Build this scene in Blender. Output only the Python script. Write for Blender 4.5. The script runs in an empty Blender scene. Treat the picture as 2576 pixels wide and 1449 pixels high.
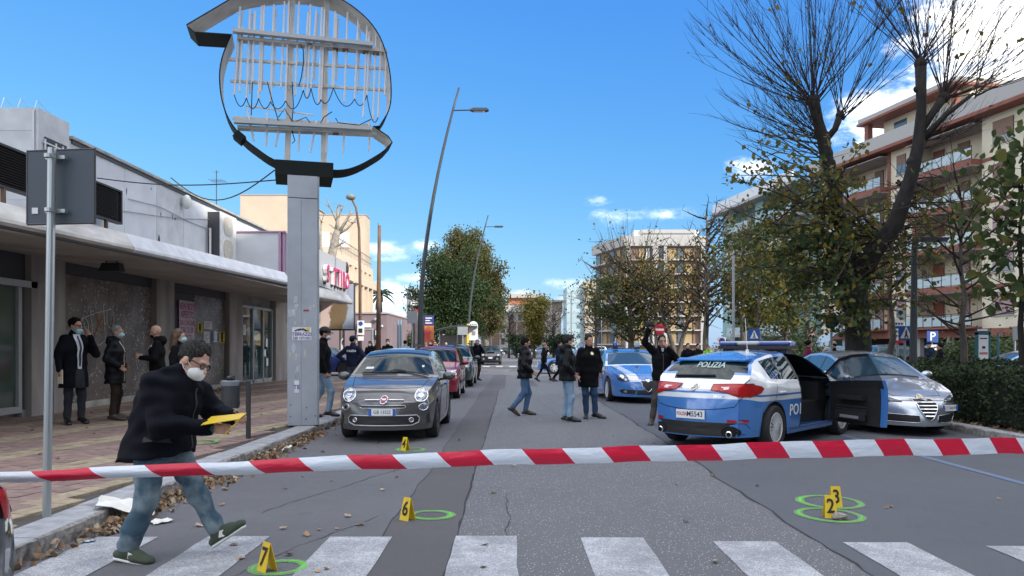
import bpy, bmesh, math, random
import numpy as np
from mathutils import Vector, Matrix
from mathutils.bvhtree import BVHTree
S = bpy.context.scene
COL = S.collection
PI = math.pi
R = math.radians
HC = 1.52                       # eye height of the photographer
FPX, CX, HY = 1935.0, 1288.0, 871.0
# ------------------------------------------------------------------ camera, sky, sun, exposure
cd = bpy.data.cameras.new('camera')
cam = bpy.data.objects.new('camera', cd)
COL.objects.link(cam)
cam.location = (0, 0, HC)
cam.rotation_euler = (R(90), 0, 0)
cd.lens = 27.04
cd.sensor_width = 36
cd.shift_y = 0.0569
cd.clip_start = 0.05
cd.clip_end = 4000
S.camera = cam
SUN_EL = 27.0
SUN_DIR = Vector((0.76, -0.65, 0)).normalized()      # horizontal direction towards the sun: right, behind the viewer
S.view_settings.view_transform = 'Standard'
S.view_settings.look = 'None'
S.view_settings.gamma = 1.0
S.view_settings.use_curve_mapping = False
S.view_settings.exposure = 1.0
w = bpy.data.worlds.new('World')
S.world = w
w.use_nodes = True
nt = w.node_tree
for n in list(nt.nodes):
 nt.nodes.remove(n)
def build_world():
 N = nt.nodes.new
 L = nt.links.new
 out = N('ShaderNodeOutputWorld')
 bg = N('ShaderNodeBackground')
 bg.inputs['Strength'].default_value = 0.10
 sky = N('ShaderNodeTexSky')
 sky.sky_type = 'NISHITA'
 sky.sun_disc = False
 sky.sun_elevation = R(SUN_EL)
 sky.sun_rotation = math.atan2(SUN_DIR.x, SUN_DIR.y)
 sky.altitude = 50
 sky.air_density = 1.0
 sky.dust_density = 0.4
 sky.ozone_density = 2.4
 tc = N('ShaderNodeTexCoord')
 sep = N('ShaderNodeSeparateXYZ')
 L(tc.outputs['Generated'], sep.inputs[0])
 def m(op, a, b=None, c=None, clamp=False):
  n = N('ShaderNodeMath')
  n.operation = op
  n.use_clamp = clamp
  for i, v in enumerate((a, b, c)):
   if v is None:
    continue
   if isinstance(v, (int, float)):
    n.inputs[i].default_value = v
   else:
    L(v, n.inputs[i])
  return n.outputs[0]
 def smooth(v, lo, hi):
  n = N('ShaderNodeMapRange')
  n.interpolation_type = 'SMOOTHSTEP'
  L(v, n.inputs[0])
  n.inputs[1].default_value = lo
  n.inputs[2].default_value = hi
  return n.outputs[0]
 sc_ = N('ShaderNodeSeparateColor')
 L(sky.outputs[0], sc_.inputs[0])
 cc = N('ShaderNodeCombineColor')
 for ch, (pw, kk) in enumerate(((1.12, .49), (.70, .53), (.20, .56))):
  v = m('POWER', m('MULTIPLY', sc_.outputs[ch], .1), pw)
  L(m('MULTIPLY', v, kk * 10), cc.inputs[ch])
 az = m('ARCTAN2', sep.outputs[0], sep.outputs[1])      # 0 = straight up the street
 el = m('ARCSINE', sep.outputs[2])
 comb = N('ShaderNodeCombineXYZ')
 L(az, comb.inputs[0])
 L(el, comb.inputs[1])
 def noise(scale, detail, rough, sx=1.0, sy=1.0, off=0.0):
  mp = N('ShaderNodeMapping')
  mp.inputs['Scale'].default_value = (sx, sy, 1)
  mp.inputs['Location'].default_value = (off, off * .7, off * .3)
  L(comb.outputs[0], mp.inputs[0])
  n = N('ShaderNodeTexNoise')
  n.inputs['Scale'].default_value = scale
  n.inputs['Detail'].default_value = detail
  n.inputs['Roughness'].default_value = rough
  L(mp.outputs[0], n.inputs[0])
  return n.outputs[0]
 n1 = noise(5.5, 7, .58, 1, 1.5, 3.1)
 n2 = noise(24, 7, .66, 1, 2.2, 1.7)
 def blob(a0, e0, ra, re, soft=.55):
  """cloud bank centred at azimuth a0, elevation e0 (degrees)"""
  da = m('MULTIPLY', m('SUBTRACT', az, R(a0)), 1 / R(ra))
  de = m('MULTIPLY', m('SUBTRACT', el, R(e0)), 1 / R(re))
  d = m('SQRT', m('ADD', m('MULTIPLY', da, da), m('MULTIPLY', de, de)))
  v = m('SUBTRACT', 1.0, d)
  return v
 masks = []
 for (a0, e0, ra, re, amp) in (
   (33.5, 19.5, 9, 7.5, .9), (29, 14, 7, 3.2, .7), (40, 24, 12, 9, .9), (24.5, 15.5, 2.6, 1.6, .55), (17.2, 12.4, 2.2, 1.1, .62),
   (7.8, 9.4, 2.4, .8, .40), (11.2, 9.6, 2.2, .9, .42), (6.3, 10.7, 1.6, .5, .35), (4.2, 4.7, 2.4, .5, .42), (-9.6, 3.0, 4.2, 2.0, .42),
   (-9.4, 7.0, 3.0, .8, .42), (-6.0, 7.4, 1.7, .7, .42), (-6.6, 5.0, 2.2, .5, .33), (.3, 4.0, 1.6, .4, .35), (5.4, 3.0, 2.6, .9, .4)):
  b = blob(a0, e0, ra, re)
  v = m('ADD', m('MULTIPLY', b, amp), m('MULTIPLY', m('SUBTRACT', n1, .5), 1.1))
  v = m('ADD', v, m('MULTIPLY', m('SUBTRACT', n2, .5), 1.0))
  fall = smooth(b, -.25, .35)
  masks.append(m('MULTIPLY', m('MULTIPLY', smooth(v, .05, .62), fall), min(1.0, amp * 1.15)))
 acc = masks[0]
 for k in masks[1:]:
  acc = m('MAXIMUM', acc, k)
 n3 = noise(3.2, 7, .6, 1, 1.7, 7.7)
 away = m('MAXIMUM', smooth(m('ABSOLUTE', az), R(44), R(62)), smooth(el, R(38), R(52)))
 acc = m('MAXIMUM', acc, m('MULTIPLY', m('MULTIPLY', smooth(n3, .40, .55), away), smooth(el, R(1), R(6))))  # unseen clouds outside the view, added to fill the shaded street with light
 shade = N('ShaderNodeMix')
 shade.data_type = 'RGBA'
 L(smooth(n2, .3, .62), shade.inputs[0])
 shade.inputs[6].default_value = (8.5, 9.2, 10.4, 1)
 shade.inputs[7].default_value = (16.5, 16.1, 15.5, 1)
 mix = N('ShaderNodeMix')
 mix.data_type = 'RGBA'
 L(acc, mix.inputs[0])
 L(cc.outputs[0], mix.inputs[6])
 L(shade.outputs[2], mix.inputs[7])
 L(mix.outputs[2], bg.inputs[0])
 L(bg.outputs[0], out.inputs[0])
build_world()
sd = bpy.data.lights.new('sun', 'SUN')
sd.energy = 2.7
sd.angle = R(0.53)
sd.color = (1.0, .93, .82)
sun = bpy.data.objects.new('sun', sd)
COL.objects.link(sun)
_d = Vector((SUN_DIR.x * math.cos(R(SUN_EL)), SUN_DIR.y * math.cos(R(SUN_EL)), math.sin(R(SUN_EL))))
sun.rotation_euler = (-_d).to_track_quat('-Z', 'Y').to_euler()
sun.location = _d * 200
# ------------------------------------------------------------------ placing helpers
def gp(px, py, z=0.0):
 """point of a level surface at height z seen in direction (px,py)"""
 Y = FPX * (HC - z) / (py - HY)
 return Vector(((px - CX) * Y / FPX, Y, z))
def at(px, py, Y):
 return Vector(((px - CX) * Y / FPX, Y, HC - (py - HY) * Y / FPX))
def walk_z(x):
 """pavement falls gently from the shops to the kerb"""
 return 0.13 + max(0.0, (-3.4 - x)) * 0.016
# ------------------------------------------------------------------ materials
_M = {}
def rgb(c):
 return (c[0], c[1], c[2], 1.0)
def mat(name, col, rough=.7, metal=0.0, col2=None, scale=6.0, amt=1.0, bump=0.0, bscale=None, spec=None, coat=0.0,
  detail=5, ramp=(.35, .65), emit=None, space='Object', stretch=(1, 1, 1), rough2=None, trans=0.0):
 if name in _M:
  return _M[name]
 m = bpy.data.materials.new(name)
 m.use_nodes = True
 t = m.node_tree
 b = t.nodes['Principled BSDF']
 b.inputs['Base Color'].default_value = rgb(col)
 b.inputs['Roughness'].default_value = rough
 b.inputs['Metallic'].default_value = metal
 if spec is not None:
  b.inputs['Specular IOR Level'].default_value = spec
 if coat:
  b.inputs['Coat Weight'].default_value = coat
  b.inputs['Coat Roughness'].default_value = .03
 if trans:
  b.inputs['Transmission Weight'].default_value = trans
 if emit:
  b.inputs['Emission Color'].default_value = rgb(emit[0])
  b.inputs['Emission Strength'].default_value = emit[1]
 if col2 is not None or bump:
  tc = t.nodes.new('ShaderNodeTexCoord')
  mp = t.nodes.new('ShaderNodeMapping')
  mp.inputs['Scale'].default_value = stretch
  t.links.new(tc.outputs[space], mp.inputs[0])
  nz = t.nodes.new('ShaderNodeTexNoise')
  nz.inputs['Scale'].default_value = scale
  nz.inputs['Detail'].default_value = detail
  t.links.new(mp.outputs[0], nz.inputs[0])
  if col2 is not None:
   rp = t.nodes.new('ShaderNodeValToRGB')
   rp.color_ramp.elements[0].position = ramp[0]
   rp.color_ramp.elements[1].position = ramp[1]
   rp.color_ramp.elements[0].color = rgb(col)
   rp.color_ramp.elements[1].color = rgb(col2)
   t.links.new(nz.outputs[0], rp.inputs[0])
   t.links.new(rp.outputs[0], b.inputs['Base Color'])
  if bump:
   n2 = nz
   if bscale:
    n2 = t.nodes.new('ShaderNodeTexNoise')
    n2.inputs['Scale'].default_value = bscale
    n2.inputs['Detail'].default_value = 6
    t.links.new(mp.outputs[0], n2.inputs[0])
   bp = t.nodes.new('ShaderNodeBump')
   bp.inputs['Strength'].default_value = bump
   bp.inputs['Distance'].default_value = .02
   t.links.new(n2.outputs[0], bp.inputs['Height'])
   t.links.new(bp.outputs[0], b.inputs['Normal'])
 _M[name] = m
 return m
class NT:
 """small wrapper for hand-made node materials"""
 def __init__(s, name):
  s.m = bpy.data.materials.new(name)
  s.m.use_nodes = True
  s.t = s.m.node_tree
  s.b = s.t.nodes['Principled BSDF']
  _M[name] = s.m
 def n(s, typ, **kw):
  nd = s.t.nodes.new(typ)
  for k, v in kw.items():
   if k.startswith('i_'):
    nd.inputs[k[2:].replace('_', ' ')].default_value = v
   else:
    setattr(nd, k, v)
  return nd
 def l(s, a, b):
  s.t.links.new(a, b)
 def math(s, op, a, b=None, clamp=False):
  nd = s.t.nodes.new('ShaderNodeMath')
  nd.operation = op
  nd.use_clamp = clamp
  for i, v in enumerate((a, b)):
   if v is None:
    continue
   if isinstance(v, (int, float)):
    nd.inputs[i].default_value = v
   else:
    s.l(v, nd.inputs[i])
  return nd.outputs[0]
 def step(s, v, lo, hi):
  nd = s.t.nodes.new('ShaderNodeMapRange')
  nd.interpolation_type = 'SMOOTHSTEP'
  s.l(v, nd.inputs[0])
  nd.inputs[1].default_value = lo
  nd.inputs[2].default_value = hi
  return nd.outputs[0]
 def mix(s, f, a, b):
  nd = s.t.nodes.new('ShaderNodeMix')
  nd.data_type = 'RGBA'
  for i, v in ((0, f), (6, a), (7, b)):
   if isinstance(v, tuple):
    nd.inputs[i].default_value = rgb(v)
   elif isinstance(v, (int, float)):
    nd.inputs[i].default_value = v
   else:
    s.l(v, nd.inputs[i])
  return nd.outputs[2]
 def noise(s, vec, scale, detail=5, rough=.55):
  nd = s.n('ShaderNodeTexNoise')
  nd.inputs['Scale'].default_value = scale
  nd.inputs['Detail'].default_value = detail
  nd.inputs['Roughness'].default_value = rough
  if vec is not None:
   s.l(vec, nd.inputs[0])
  return nd.outputs[0]
 def obj(s, scale=(1, 1, 1), rot=(0, 0, 0), space='Object'):
  tc = s.n('ShaderNodeTexCoord')
  mp = s.n('ShaderNodeMapping')
  mp.inputs['Scale'].default_value = scale
  mp.inputs['Rotation'].default_value = rot
  s.l(tc.outputs[space], mp.inputs[0])
  return mp.outputs[0]
 def bump(s, h, strength, dist=.02):
  bp = s.n('ShaderNodeBump')
  bp.inputs['Strength'].default_value = strength
  bp.inputs['Distance'].default_value = dist
  s.l(h, bp.inputs['Height'])
  s.l(bp.outputs[0], s.b.inputs['Normal'])
# ------------------------------------------------------------------ object helpers
def tag(o, label=None, cat=None, group=None, kind=None):
 if label:
  o['label'] = label
 if cat:
  o['category'] = cat
 if group:
  o['group'] = group
 if kind:
  o['kind'] = kind
 return o
def thing(name, label, cat, loc=(0, 0, 0), rz=0.0, group=None):
 o = bpy.data.objects.new(name, None)
 o.empty_display_size = .2
 COL.objects.link(o)
 o.location = loc
 o.rotation_euler = (0, 0, rz)
 return tag(o, label, cat, group)
def link_mesh(name, me, parent=None):
 o = bpy.data.objects.new(name, me)
 COL.objects.link(o)
 if parent is not None:
  o.parent = parent
 return o
def dup(o, parent=None, loc=None, rz=None, label=None, group=None):
 """a thing or part with copies of all it carries"""
 c = o.copy()
 COL.objects.link(c)
 if parent is not None:
  c.parent = parent
 if loc is not None:
  c.location = loc
 if rz is not None:
  c.rotation_euler = (0, 0, rz)
 if label:
  c['label'] = label
 if group:
  c['group'] = group
 for ch in o.children:
  dup(ch, c)
 return c
class MB:
 """collects shapes into one mesh"""
 def __init__(s):
  s.v = []
  s.f = []
  s.mi = []
  s.cur = 0
 def add(s, vs, fs):
  k = len(s.v)
  s.v.extend([tuple(p) for p in vs])
  for f in fs:
   s.f.append(tuple(i + k for i in f))
   s.mi.append(s.cur)
  return s
 def box(s, x0, x1, y0, y1, z0, z1, rz=0.0, bev=0.0):
  if bev:
   b = bev
   vs = []
   for z, i in ((z0, b), (z0 + b, 0), (z1 - b, 0), (z1, b)):
    vs += [(x0 + i + b, y0 + i, z), (x1 - i - b, y0 + i, z), (x1 - i, y0 + i + b, z), (x1 - i, y1 - i - b, z),
      (x1 - i - b, y1 - i, z), (x0 + i + b, y1 - i, z), (x0 + i, y1 - i - b, z), (x0 + i, y0 + i + b, z)]
   fs = [tuple(range(7, -1, -1)), tuple(range(24, 32))]
   for r in range(3):
    for q in range(8):
     fs.append((r * 8 + q, r * 8 + (q + 1) % 8, r * 8 + 8 + (q + 1) % 8, r * 8 + 8 + q))
  else:
   vs = [(x0, y0, z0), (x1, y0, z0), (x1, y1, z0), (x0, y1, z0), (x0, y0, z1), (x1, y0, z1), (x1, y1, z1), (x0, y1, z1)]
   fs = [(3, 2, 1, 0), (4, 5, 6, 7), (0, 1, 5, 4), (1, 2, 6, 5), (2, 3, 7, 6), (3, 0, 4, 7)]
  if rz:
   cx, cy = (x0 + x1) / 2, (y0 + y1) / 2
   c, n = math.cos(rz), math.sin(rz)
   vs = [(cx + (x - cx) * c - (y - cy) * n, cy + (x - cx) * n + (y - cy) * c, z) for x, y, z in vs]
  return s.add(vs, fs)
 def bar(s, p, q, wid, hei=None, up=(0, 0, 1)):
  """rectangular bar from p to q"""
  p, q = Vector(p), Vector(q)
  d = (q - p).normalized()
  u = Vector(up)
  if abs(d.dot(u)) > .98:
   u = Vector((0, 1, 0))
  a = d.cross(u).normalized() * wid / 2
  b = a.cross(d).normalized() * (hei if hei else wid) / 2
  vs = [p - a - b, p + a - b, p + a + b, p - a + b, q - a - b, q + a - b, q + a + b, q - a + b]
  return s.add(vs, [(3, 2, 1, 0), (4, 5, 6, 7), (0, 1, 5, 4), (1, 2, 6, 5), (2, 3, 7, 6), (3, 0, 4, 7)])
 def tube(s, pts, rad, n=8, cap=True):
  pts = [Vector(p) for p in pts]
  if isinstance(rad, (int, float)):
   rad = [rad] * len(pts)
  d0 = (pts[1] - pts[0]).normalized()
  u = Vector((0, 0, 1)) if abs(d0.z) < .9 else Vector((1, 0, 0))
  a = d0.cross(u).normalized()
  vs = []
  for i, p in enumerate(pts):
   d = (pts[min(i + 1, len(pts) - 1)] - pts[max(i - 1, 0)])
   if d.length < 1e-9:
    d = d0
   d = d.normalized()
   a = (a - d * a.dot(d))
   a = a.normalized() if a.length > 1e-6 else d.orthogonal().normalized()
   b = d.cross(a)
   for k in range(n):
    t = 2 * PI * k / n
    vs.append(p + (a * math.cos(t) + b * math.sin(t)) * rad[i])
  fs = []
  for i in range(len(pts) - 1):
   for k in range(n):
    fs.append((i * n + k, i * n + (k + 1) % n, i * n + n + (k + 1) % n, i * n + n + k))
  if cap:
   fs.append(tuple(range(n - 1, -1, -1)))
   fs.append(tuple(range((len(pts) - 1) * n, len(pts) * n)))
  return s.add(vs, fs)
 def cyl(s, c, r, z0, z1, n=16, r2=None):
  return s.tube([(c[0], c[1], z0), (c[0], c[1], z1)], [r, r if r2 is None else r2], n)
 def lathe(s, prof, c=(0, 0, 0), n=24, axis='Z'):
  """profile of (radius, height)"""
  vs = []
  for r, h in prof:
   for k in range(n):
    t = 2 * PI * k / n
    x, y = r * math.cos(t), r * math.sin(t)
    p = (x, y, h) if axis == 'Z' else ((h, x, y) if axis == 'X' else (x, h, y))
    vs.append((c[0] + p[0], c[1] + p[1], c[2] + p[2]))
  fs = []
  for i in range(len(prof) - 1):
   for k in range(n):
    fs.append((i * n + k, i * n + (k + 1) % n, i * n + n + (k + 1) % n, i * n + n + k))
  fs.append(tuple(range(n - 1, -1, -1)))
  fs.append(tuple(range((len(prof) - 1) * n, len(prof) * n)))
  return s.add(vs, fs)
 def ball(s, c, r, n=10, m=6):
  rx, ry, rz = (r, r, r) if isinstance(r, (int, float)) else r
  vs = [(c[0], c[1], c[2] - rz)]
  for i in range(1, m):
   f = PI * i / m - PI / 2
   for k in range(n):
    t = 2 * PI * k / n
    vs.append((c[0] + rx * math.cos(f) * math.cos(t), c[1] + ry * math.cos(f) * math.sin(t), c[2] + rz * math.sin(f)))
  vs.append((c[0], c[1], c[2] + rz))
  fs = [(0, 1 + (k + 1) % n, 1 + k) for k in range(n)]
  for i in range(m - 2):
   for k in range(n):
    a = 1 + i * n
    fs.append((a + k, a + (k + 1) % n, a + n + (k + 1) % n, a + n + k))
  a = 1 + (m - 2) * n
  fs += [(a + k, a + (k + 1) % n, len(vs) - 1) for k in range(n)]
  return s.add(vs, fs)
 def prism(s, poly, fn, d0, d1):
  """extrude a 2D outline: fn(u, v, d) -> point"""
  n = len(poly)
  vs = [fn(u, v, d0) for u, v in poly] + [fn(u, v, d1) for u, v in poly]
  fs = [tuple(range(n - 1, -1, -1)), tuple(range(n, 2 * n))]
  for i in range(n):
   j = (i + 1) % n
   fs.append((i, j, n + j, n + i))
  return s.add(vs, fs)
 def quad(s, a, b, c, d):
  return s.add([a, b, c, d], [(0, 1, 2, 3)])
 def mesh(s, name, mats, smooth=False, angle=None):
  me = bpy.data.meshes.new(name)
  me.from_pydata(s.v, [], s.f)
  for m in (mats if isinstance(mats, (list, tuple)) else [mats]):
   me.materials.append(m)
  if len(me.materials) > 1:
   me.polygons.foreach_set('material_index', s.mi)
  if smooth or angle:
   me.polygons.foreach_set('use_smooth', [True] * len(me.polygons))
   if angle:
    me.set_sharp_from_angle(angle=R(angle))
  me.update()
  return me
 def build(s, name, mats, parent=None, smooth=False, angle=None):
  return link_mesh(name, s.mesh(name, mats, smooth, angle), parent)
def text_mesh(txt, size, bold=True, depth=0.0, spacing=1.0, xs=1.0, align='CENTER'):
 """vertices (x right, y up) and faces of a word"""
 cu = bpy.data.curves.new('t', 'FONT')
 cu.body = txt
 cu.size = size
 cu.align_x = align
 cu.align_y = 'CENTER'
 cu.space_character = spacing
 cu.resolution_u = 3
 if bold:
  cu.offset = size * .018
 cu.extrude = depth
 o = bpy.data.objects.new('t', cu)
 COL.objects.link(o)
 dg = bpy.context.evaluated_depsgraph_get()
 me = o.evaluated_get(dg).to_mesh()
 vs = [(v.co.x * xs, v.co.y, v.co.z) for v in me.vertices]
 fs = [tuple(p.vertices) for p in me.polygons]
 o.evaluated_get(dg).to_mesh_clear()
 bpy.data.objects.remove(o)
 bpy.data.curves.remove(cu)
 return vs, fs
def put_text(mb, txt, size, origin, right, up, off=0.0, **kw):
 vs, fs = text_mesh(txt, size, **kw)
 o, r, u = Vector(origin), Vector(right).normalized(), Vector(up).normalized()
 n = r.cross(u)
 mb.add([o + r * x + u * y + n * (z + off) for x, y, z in vs], fs)
def lerp(a, b, t):
 return a + (b - a) * t
rnd = random.Random(7)
# ================================================================== ground, road, pavement
def asphalt(name, base, dark, speck, specks=.5, rough=.85, cracks=0.0, patch=.5, coarse=170):
 k = NT(name)
 v = k.obj()
 big = k.noise(v, .55, 6, .6)
 mid = k.noise(v, 5.5, 6, .65)
 fine = k.noise(v, coarse, 3, .7)
 vor = k.n('ShaderNodeTexVoronoi')
 vor.inputs['Scale'].default_value = coarse * .45
 k.l(v, vor.inputs[0])
 c = k.mix(k.step(big, .5 - .25 * patch, .5 + .25 * patch), dark, base)
 c = k.mix(k.math('MULTIPLY', k.step(mid, .42, .7), .35), c, tuple(x * 1.22 for x in base))
 c = k.mix(k.math('MULTIPLY', k.step(fine, .3, .75), .55), tuple(x * .55 for x in dark), c)
 c = k.mix(k.math('MULTIPLY', k.step(vor.outputs[0], .22, .08), specks), c, speck)
 spot = k.noise(v, 1.9, 3, .5)
 c = k.mix(k.math('MULTIPLY', k.step(spot, .64, .74), .45), c, tuple(x * .5 for x in dark))
 lane = k.noise(k.obj(scale=(1.1, .10, 1)), 1.0, 4, .6)
 c = k.mix(k.math('MULTIPLY', k.step(lane, .48, .68), .38), c, tuple(x * .72 for x in dark))
 drip = k.noise(v, 11, 3, .55)
 c = k.mix(k.math('MULTIPLY', k.step(drip, .70, .74), .5), c, tuple(x * .45 for x in dark))
 k.l(c, k.b.inputs['Base Color'])
 k.b.inputs['Roughness'].default_value = rough
 k.b.inputs['Specular IOR Level'].default_value = .35
 h = k.math('ADD', k.math('MULTIPLY', fine, .8), k.math('MULTIPLY', vor.outputs[0], .8))
 k.bump(h, .55, .012)
 return k.m
A_LEFT = asphalt('asphalt_left', (.25, .25, .258), (.19, .19, .198), (.33, .33, .33), .3)
A_TRENCH = asphalt('asphalt_trench', (.19, .182, .182), (.15, .144, .145), (.25, .25, .25), .3)
A_MID = asphalt('asphalt_middle', (.24, .241, .248), (.195, .196, .203), (.75, .75, .73), .95, coarse=85)
A_RIGHT = asphalt('asphalt_right', (.19, .197, .216), (.152, .158, .176), (.32, .33, .34), .35)
A_FAR = asphalt('asphalt_far', (.20, .20, .21), (.16, .16, .165), (.3, .3, .3), .2, coarse=60)
A_EARTH = mat('dry_earth', (.10, .08, .055), .95, col2=(.16, .13, .09), scale=1.6, bump=.4)
M_CRACK = mat('crack', (.03, .03, .032), .95)
def sheet(name, pts, m, z=0.0, par=None):
 me = bpy.data.meshes.new(name)
 me.from_pydata([(p[0], p[1], z) for p in pts], [], [tuple(range(len(pts)))])
 me.materials.append(m)
 o = link_mesh(name, me, par)
 if par is None:
  tag(o, kind='structure')
 return o
sheet('ground', [(-1500, -300), (1500, -300), (1500, 2600), (-1500, 2600)], A_FAR, -.05)
def jag(x, y0, y1, amp, stepy=.22, seed=1):
 r = random.Random(seed)
 out = []
 y = y0
 o = 0.0
 while y < y1:
  o = o * .8 + r.uniform(-amp, amp)
  out.append((x + o, y))
  y += stepy * r.uniform(.7, 1.4) * max(1.0, y / 10)
 out.append((x + o * .5, y1))
 return out
j1 = jag(-1.0, -6, 27, .018, seed=2)
j2 = jag(-.45, -6, 62, .012, seed=3)
j3 = jag(2.40, -6, 62, .022, seed=4)
road = tag(bpy.data.objects.new('road', None), kind='structure')
COL.objects.link(road)
sheet('asphalt_lane', [(-3.42, -6)] + j1 + [(-1.05, 62), (-3.42, 62)], A_LEFT, 0, road)
sheet('asphalt_patch', j1 + [(j2_[0], j2_[1]) for j2_ in reversed([p for p in j2 if p[1] < 27] + [(-.45, 27)])], A_TRENCH, 0, road)
sheet('asphalt_lane', [(j1[-1][0], 27.0), (-.45, 27.0), (-.45, 62), (-1.05, 62)], A_LEFT, 0, road)
sheet('asphalt_lane', j2 + list(reversed(j3)), A_MID, 0, road)
sheet('asphalt_lane', j3 + [(7.92, 62), (7.92, -6)], A_RIGHT, 0, road)
sheet('crossroads', [(-60, 62), (60, 62), (60, 175), (-60, 175)], A_FAR, 0)
def crack(pts, w0, z=.003):
 r = random.Random(len(pts) * 13 + int(pts[0][1] * 10))
 mb = MB()
 prev = None
 for i, (x, y) in enumerate(pts):
  w = w0 * r.uniform(.3, 1.3)
  a, b = (x - w / 2, y, z), (x + w / 2, y, z)
  if prev:
   mb.quad(prev[0], prev[1], b, a)
  prev = (a, b)
 return mb.build('crack', M_CRACK, road)
crack([p for p in j2 if 2 < p[1] < 40], .022)
crack([p for p in j3 if 2 < p[1] < 24], .03)
crack([p for p in j1 if 2 < p[1] < 26], .008)
for (x0, y0, x1, y1, s) in ((.02, 4.2, -.05, 7.9, 21), (-2.3, 7.0, -1.4, 9.6, 22), (-1.9, 5.0, -1.2, 6.9, 23), (1.0, 17, .4, 27, 24)):
 r = random.Random(s)
 pts = []
 o = 0
 for i in range(30):
  t = i / 29
  o = o * .8 + r.uniform(-.02, .02)
  pts.append((lerp(x0, x1, t) + o, lerp(y0, y1, t)))
 crack(pts, .009)
for (x0, x1, y0, y1) in ((-1.0, -.25, 27.2, 41), (.3, 1.0, 29, 34), (-.2, .75, 46, 50)):
 sheet('repair_patch', [(x0, y0), (x1, y0 + .3), (x1 - .05, y1), (x0 + .04, y1 - .2)], A_TRENCH, .004, road)
# ---- zebra crossing paint
k = NT('worn_white_paint')
v = k.obj()
f = k.noise(v, 95, 4, .75)
g = k.noise(v, 2.6, 6, .65)
s_ = k.noise(v, 9, 5, .6)
wear = k.math('ADD', k.math('MULTIPLY', g, .42), k.math('ADD', k.math('MULTIPLY', f, .85), k.math('MULTIPLY', s_, .2)))
c = k.mix(k.step(wear, .62, .80), (.55, .56, .57), (.21, .213, .22))
c = k.mix(k.math('MULTIPLY', k.step(s_, .35, .6), .25), c, (.42, .43, .45))
k.l(c, k.b.inputs['Base Color'])
k.b.inputs['Roughness'].default_value = .75
k.bump(f, .5, .01)
PAINT = k.m
zeb = tag(bpy.data.objects.new('zebra_crossing', None), kind='structure')
COL.objects.link(zeb)
for i, (xl, top, bot) in enumerate(((-3.3, 6.12, 2.2), (-2.42, 6.14, 2.2), (-1.45, 6.12, 2.2), (-.45, 6.15, 2.2), (.55, 6.1, 2.2), (1.56, 5.98, 2.2), (2.56, 5.95, 2.2), (3.6, 5.84, 2.2), (4.6, 5.8, 2.2), (5.6, 5.75, 2.2))):
 r = random.Random(i)
 n = 14
 le = [(xl + r.uniform(-.008, .008), lerp(bot, top, t / n)) for t in range(n + 1)]
 ri = [(xl + .49 + r.uniform(-.008, .008), lerp(bot, top, t / n) + r.uniform(-.005, .005)) for t in range(n + 1)]
 sheet('stripe', le + list(reversed(ri)), PAINT, .005, zeb)
FARP = mat('far_white_paint', (.62, .62, .61), .7, col2=(.35, .35, .36), scale=3)
zeb2 = tag(bpy.data.objects.new('far_zebra_crossing', None), kind='structure')
COL.objects.link(zeb2)
for i in range(9):
 sheet('stripe', [(-2.2 + i, 56.2), (-1.68 + i, 56.2), (-1.68 + i, 59.2), (-2.2 + i, 59.2)], FARP, .005, zeb2)
for (x0, x1, y) in ((-12, 3, 118), (4, 14, 121), (-2, 10, 96), (-3, 9, 84)):
 sheet('stop_line', [(x0, y), (x1, y), (x1, y + .8), (x0, y + .8)], FARP, .005, zeb2)
BLUEP = mat('blue_road_paint', (.09, .16, .30), .85, col2=(.16, .175, .20), scale=14, ramp=(.40, .62), bump=.2)
sheet('parking_line', [(5.6, -5), (5.71, -5), (5.71, 50), (5.6, 50)], BLUEP, .005, road)
# ---- kerbs
M_STONE = mat('kerb_stone', (.40, .40, .41), .85, col2=(.23, .24, .25), scale=7, bump=.5, bscale=38, ramp=(.3, .7))
M_STONE2 = mat('kerb_stone_rough', (.36, .34, .31), .9, col2=(.17, .16, .15), scale=16, bump=.9, bscale=26, ramp=(.3, .65))
def kerb(name, path, width, side, hgt, seg=1.0):
 """row of stones along a path; side=-1 body lies to the left of the road edge"""
 root = tag(bpy.data.objects.new(name, None), kind='structure')
 COL.objects.link(root)
 r = random.Random(5)
 pts = [Vector((p[0], p[1], 0)) for p in path]
 for a, b in zip(pts, pts[1:]):
  L = (b - a).length
  n = max(1, round(L / seg))
  d = (b - a) / n
  nn = Vector((d.y, -d.x, 0)).normalized() * -side
  for i in range(n):
   p, q = a + d * i + d.normalized() * .006, a + d * (i + 1) - d.normalized() * .006
   h = hgt + r.uniform(-.006, .006)
   m = 9
   vs = []
   for t in range(m):
    c = p + (q - p) * (t / (m - 1))
    ch = r.uniform(.004, .03)
    vs += [c - nn * width + Vector((0, 0, -.12)), c - nn * width + Vector((0, 0, h)), c - nn * (ch + .012) + Vector((0, 0, h - r.uniform(0, .006))),
      c - nn * r.uniform(0, .008) + Vector((0, 0, h - ch)), c + nn * r.uniform(-.006, .008) + Vector((0, 0, h * .5)), c + nn * .004 + Vector((0, 0, -.12))]
   fs = []
   for t in range(m - 1):
    for e in range(6):
     o0, o1 = t * 6, t * 6 + 6
     fs.append((o0 + e, o0 + (e + 1) % 6, o1 + (e + 1) % 6, o1 + e))
   fs += [tuple(range(5, -1, -1)), tuple(range((m - 1) * 6, m * 6))]
   mb = MB()
   mb.add(vs, fs)
   mi = []
   for t in range(m - 1):
    mi += [0, 0, 1, 1, 1, 0]
   mb.mi = mi + [0, 0]
   mb.build('kerb_stone', [M_STONE, M_STONE2], root)
 return root
KX = -3.42
kerb('left_kerb', [(-3.50, -4), (-3.44, 5.6), (-3.50, 9), (-3.40, 14.2), (-3.40, 40), (-3.3, 62)], .34, -1, .13)
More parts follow.
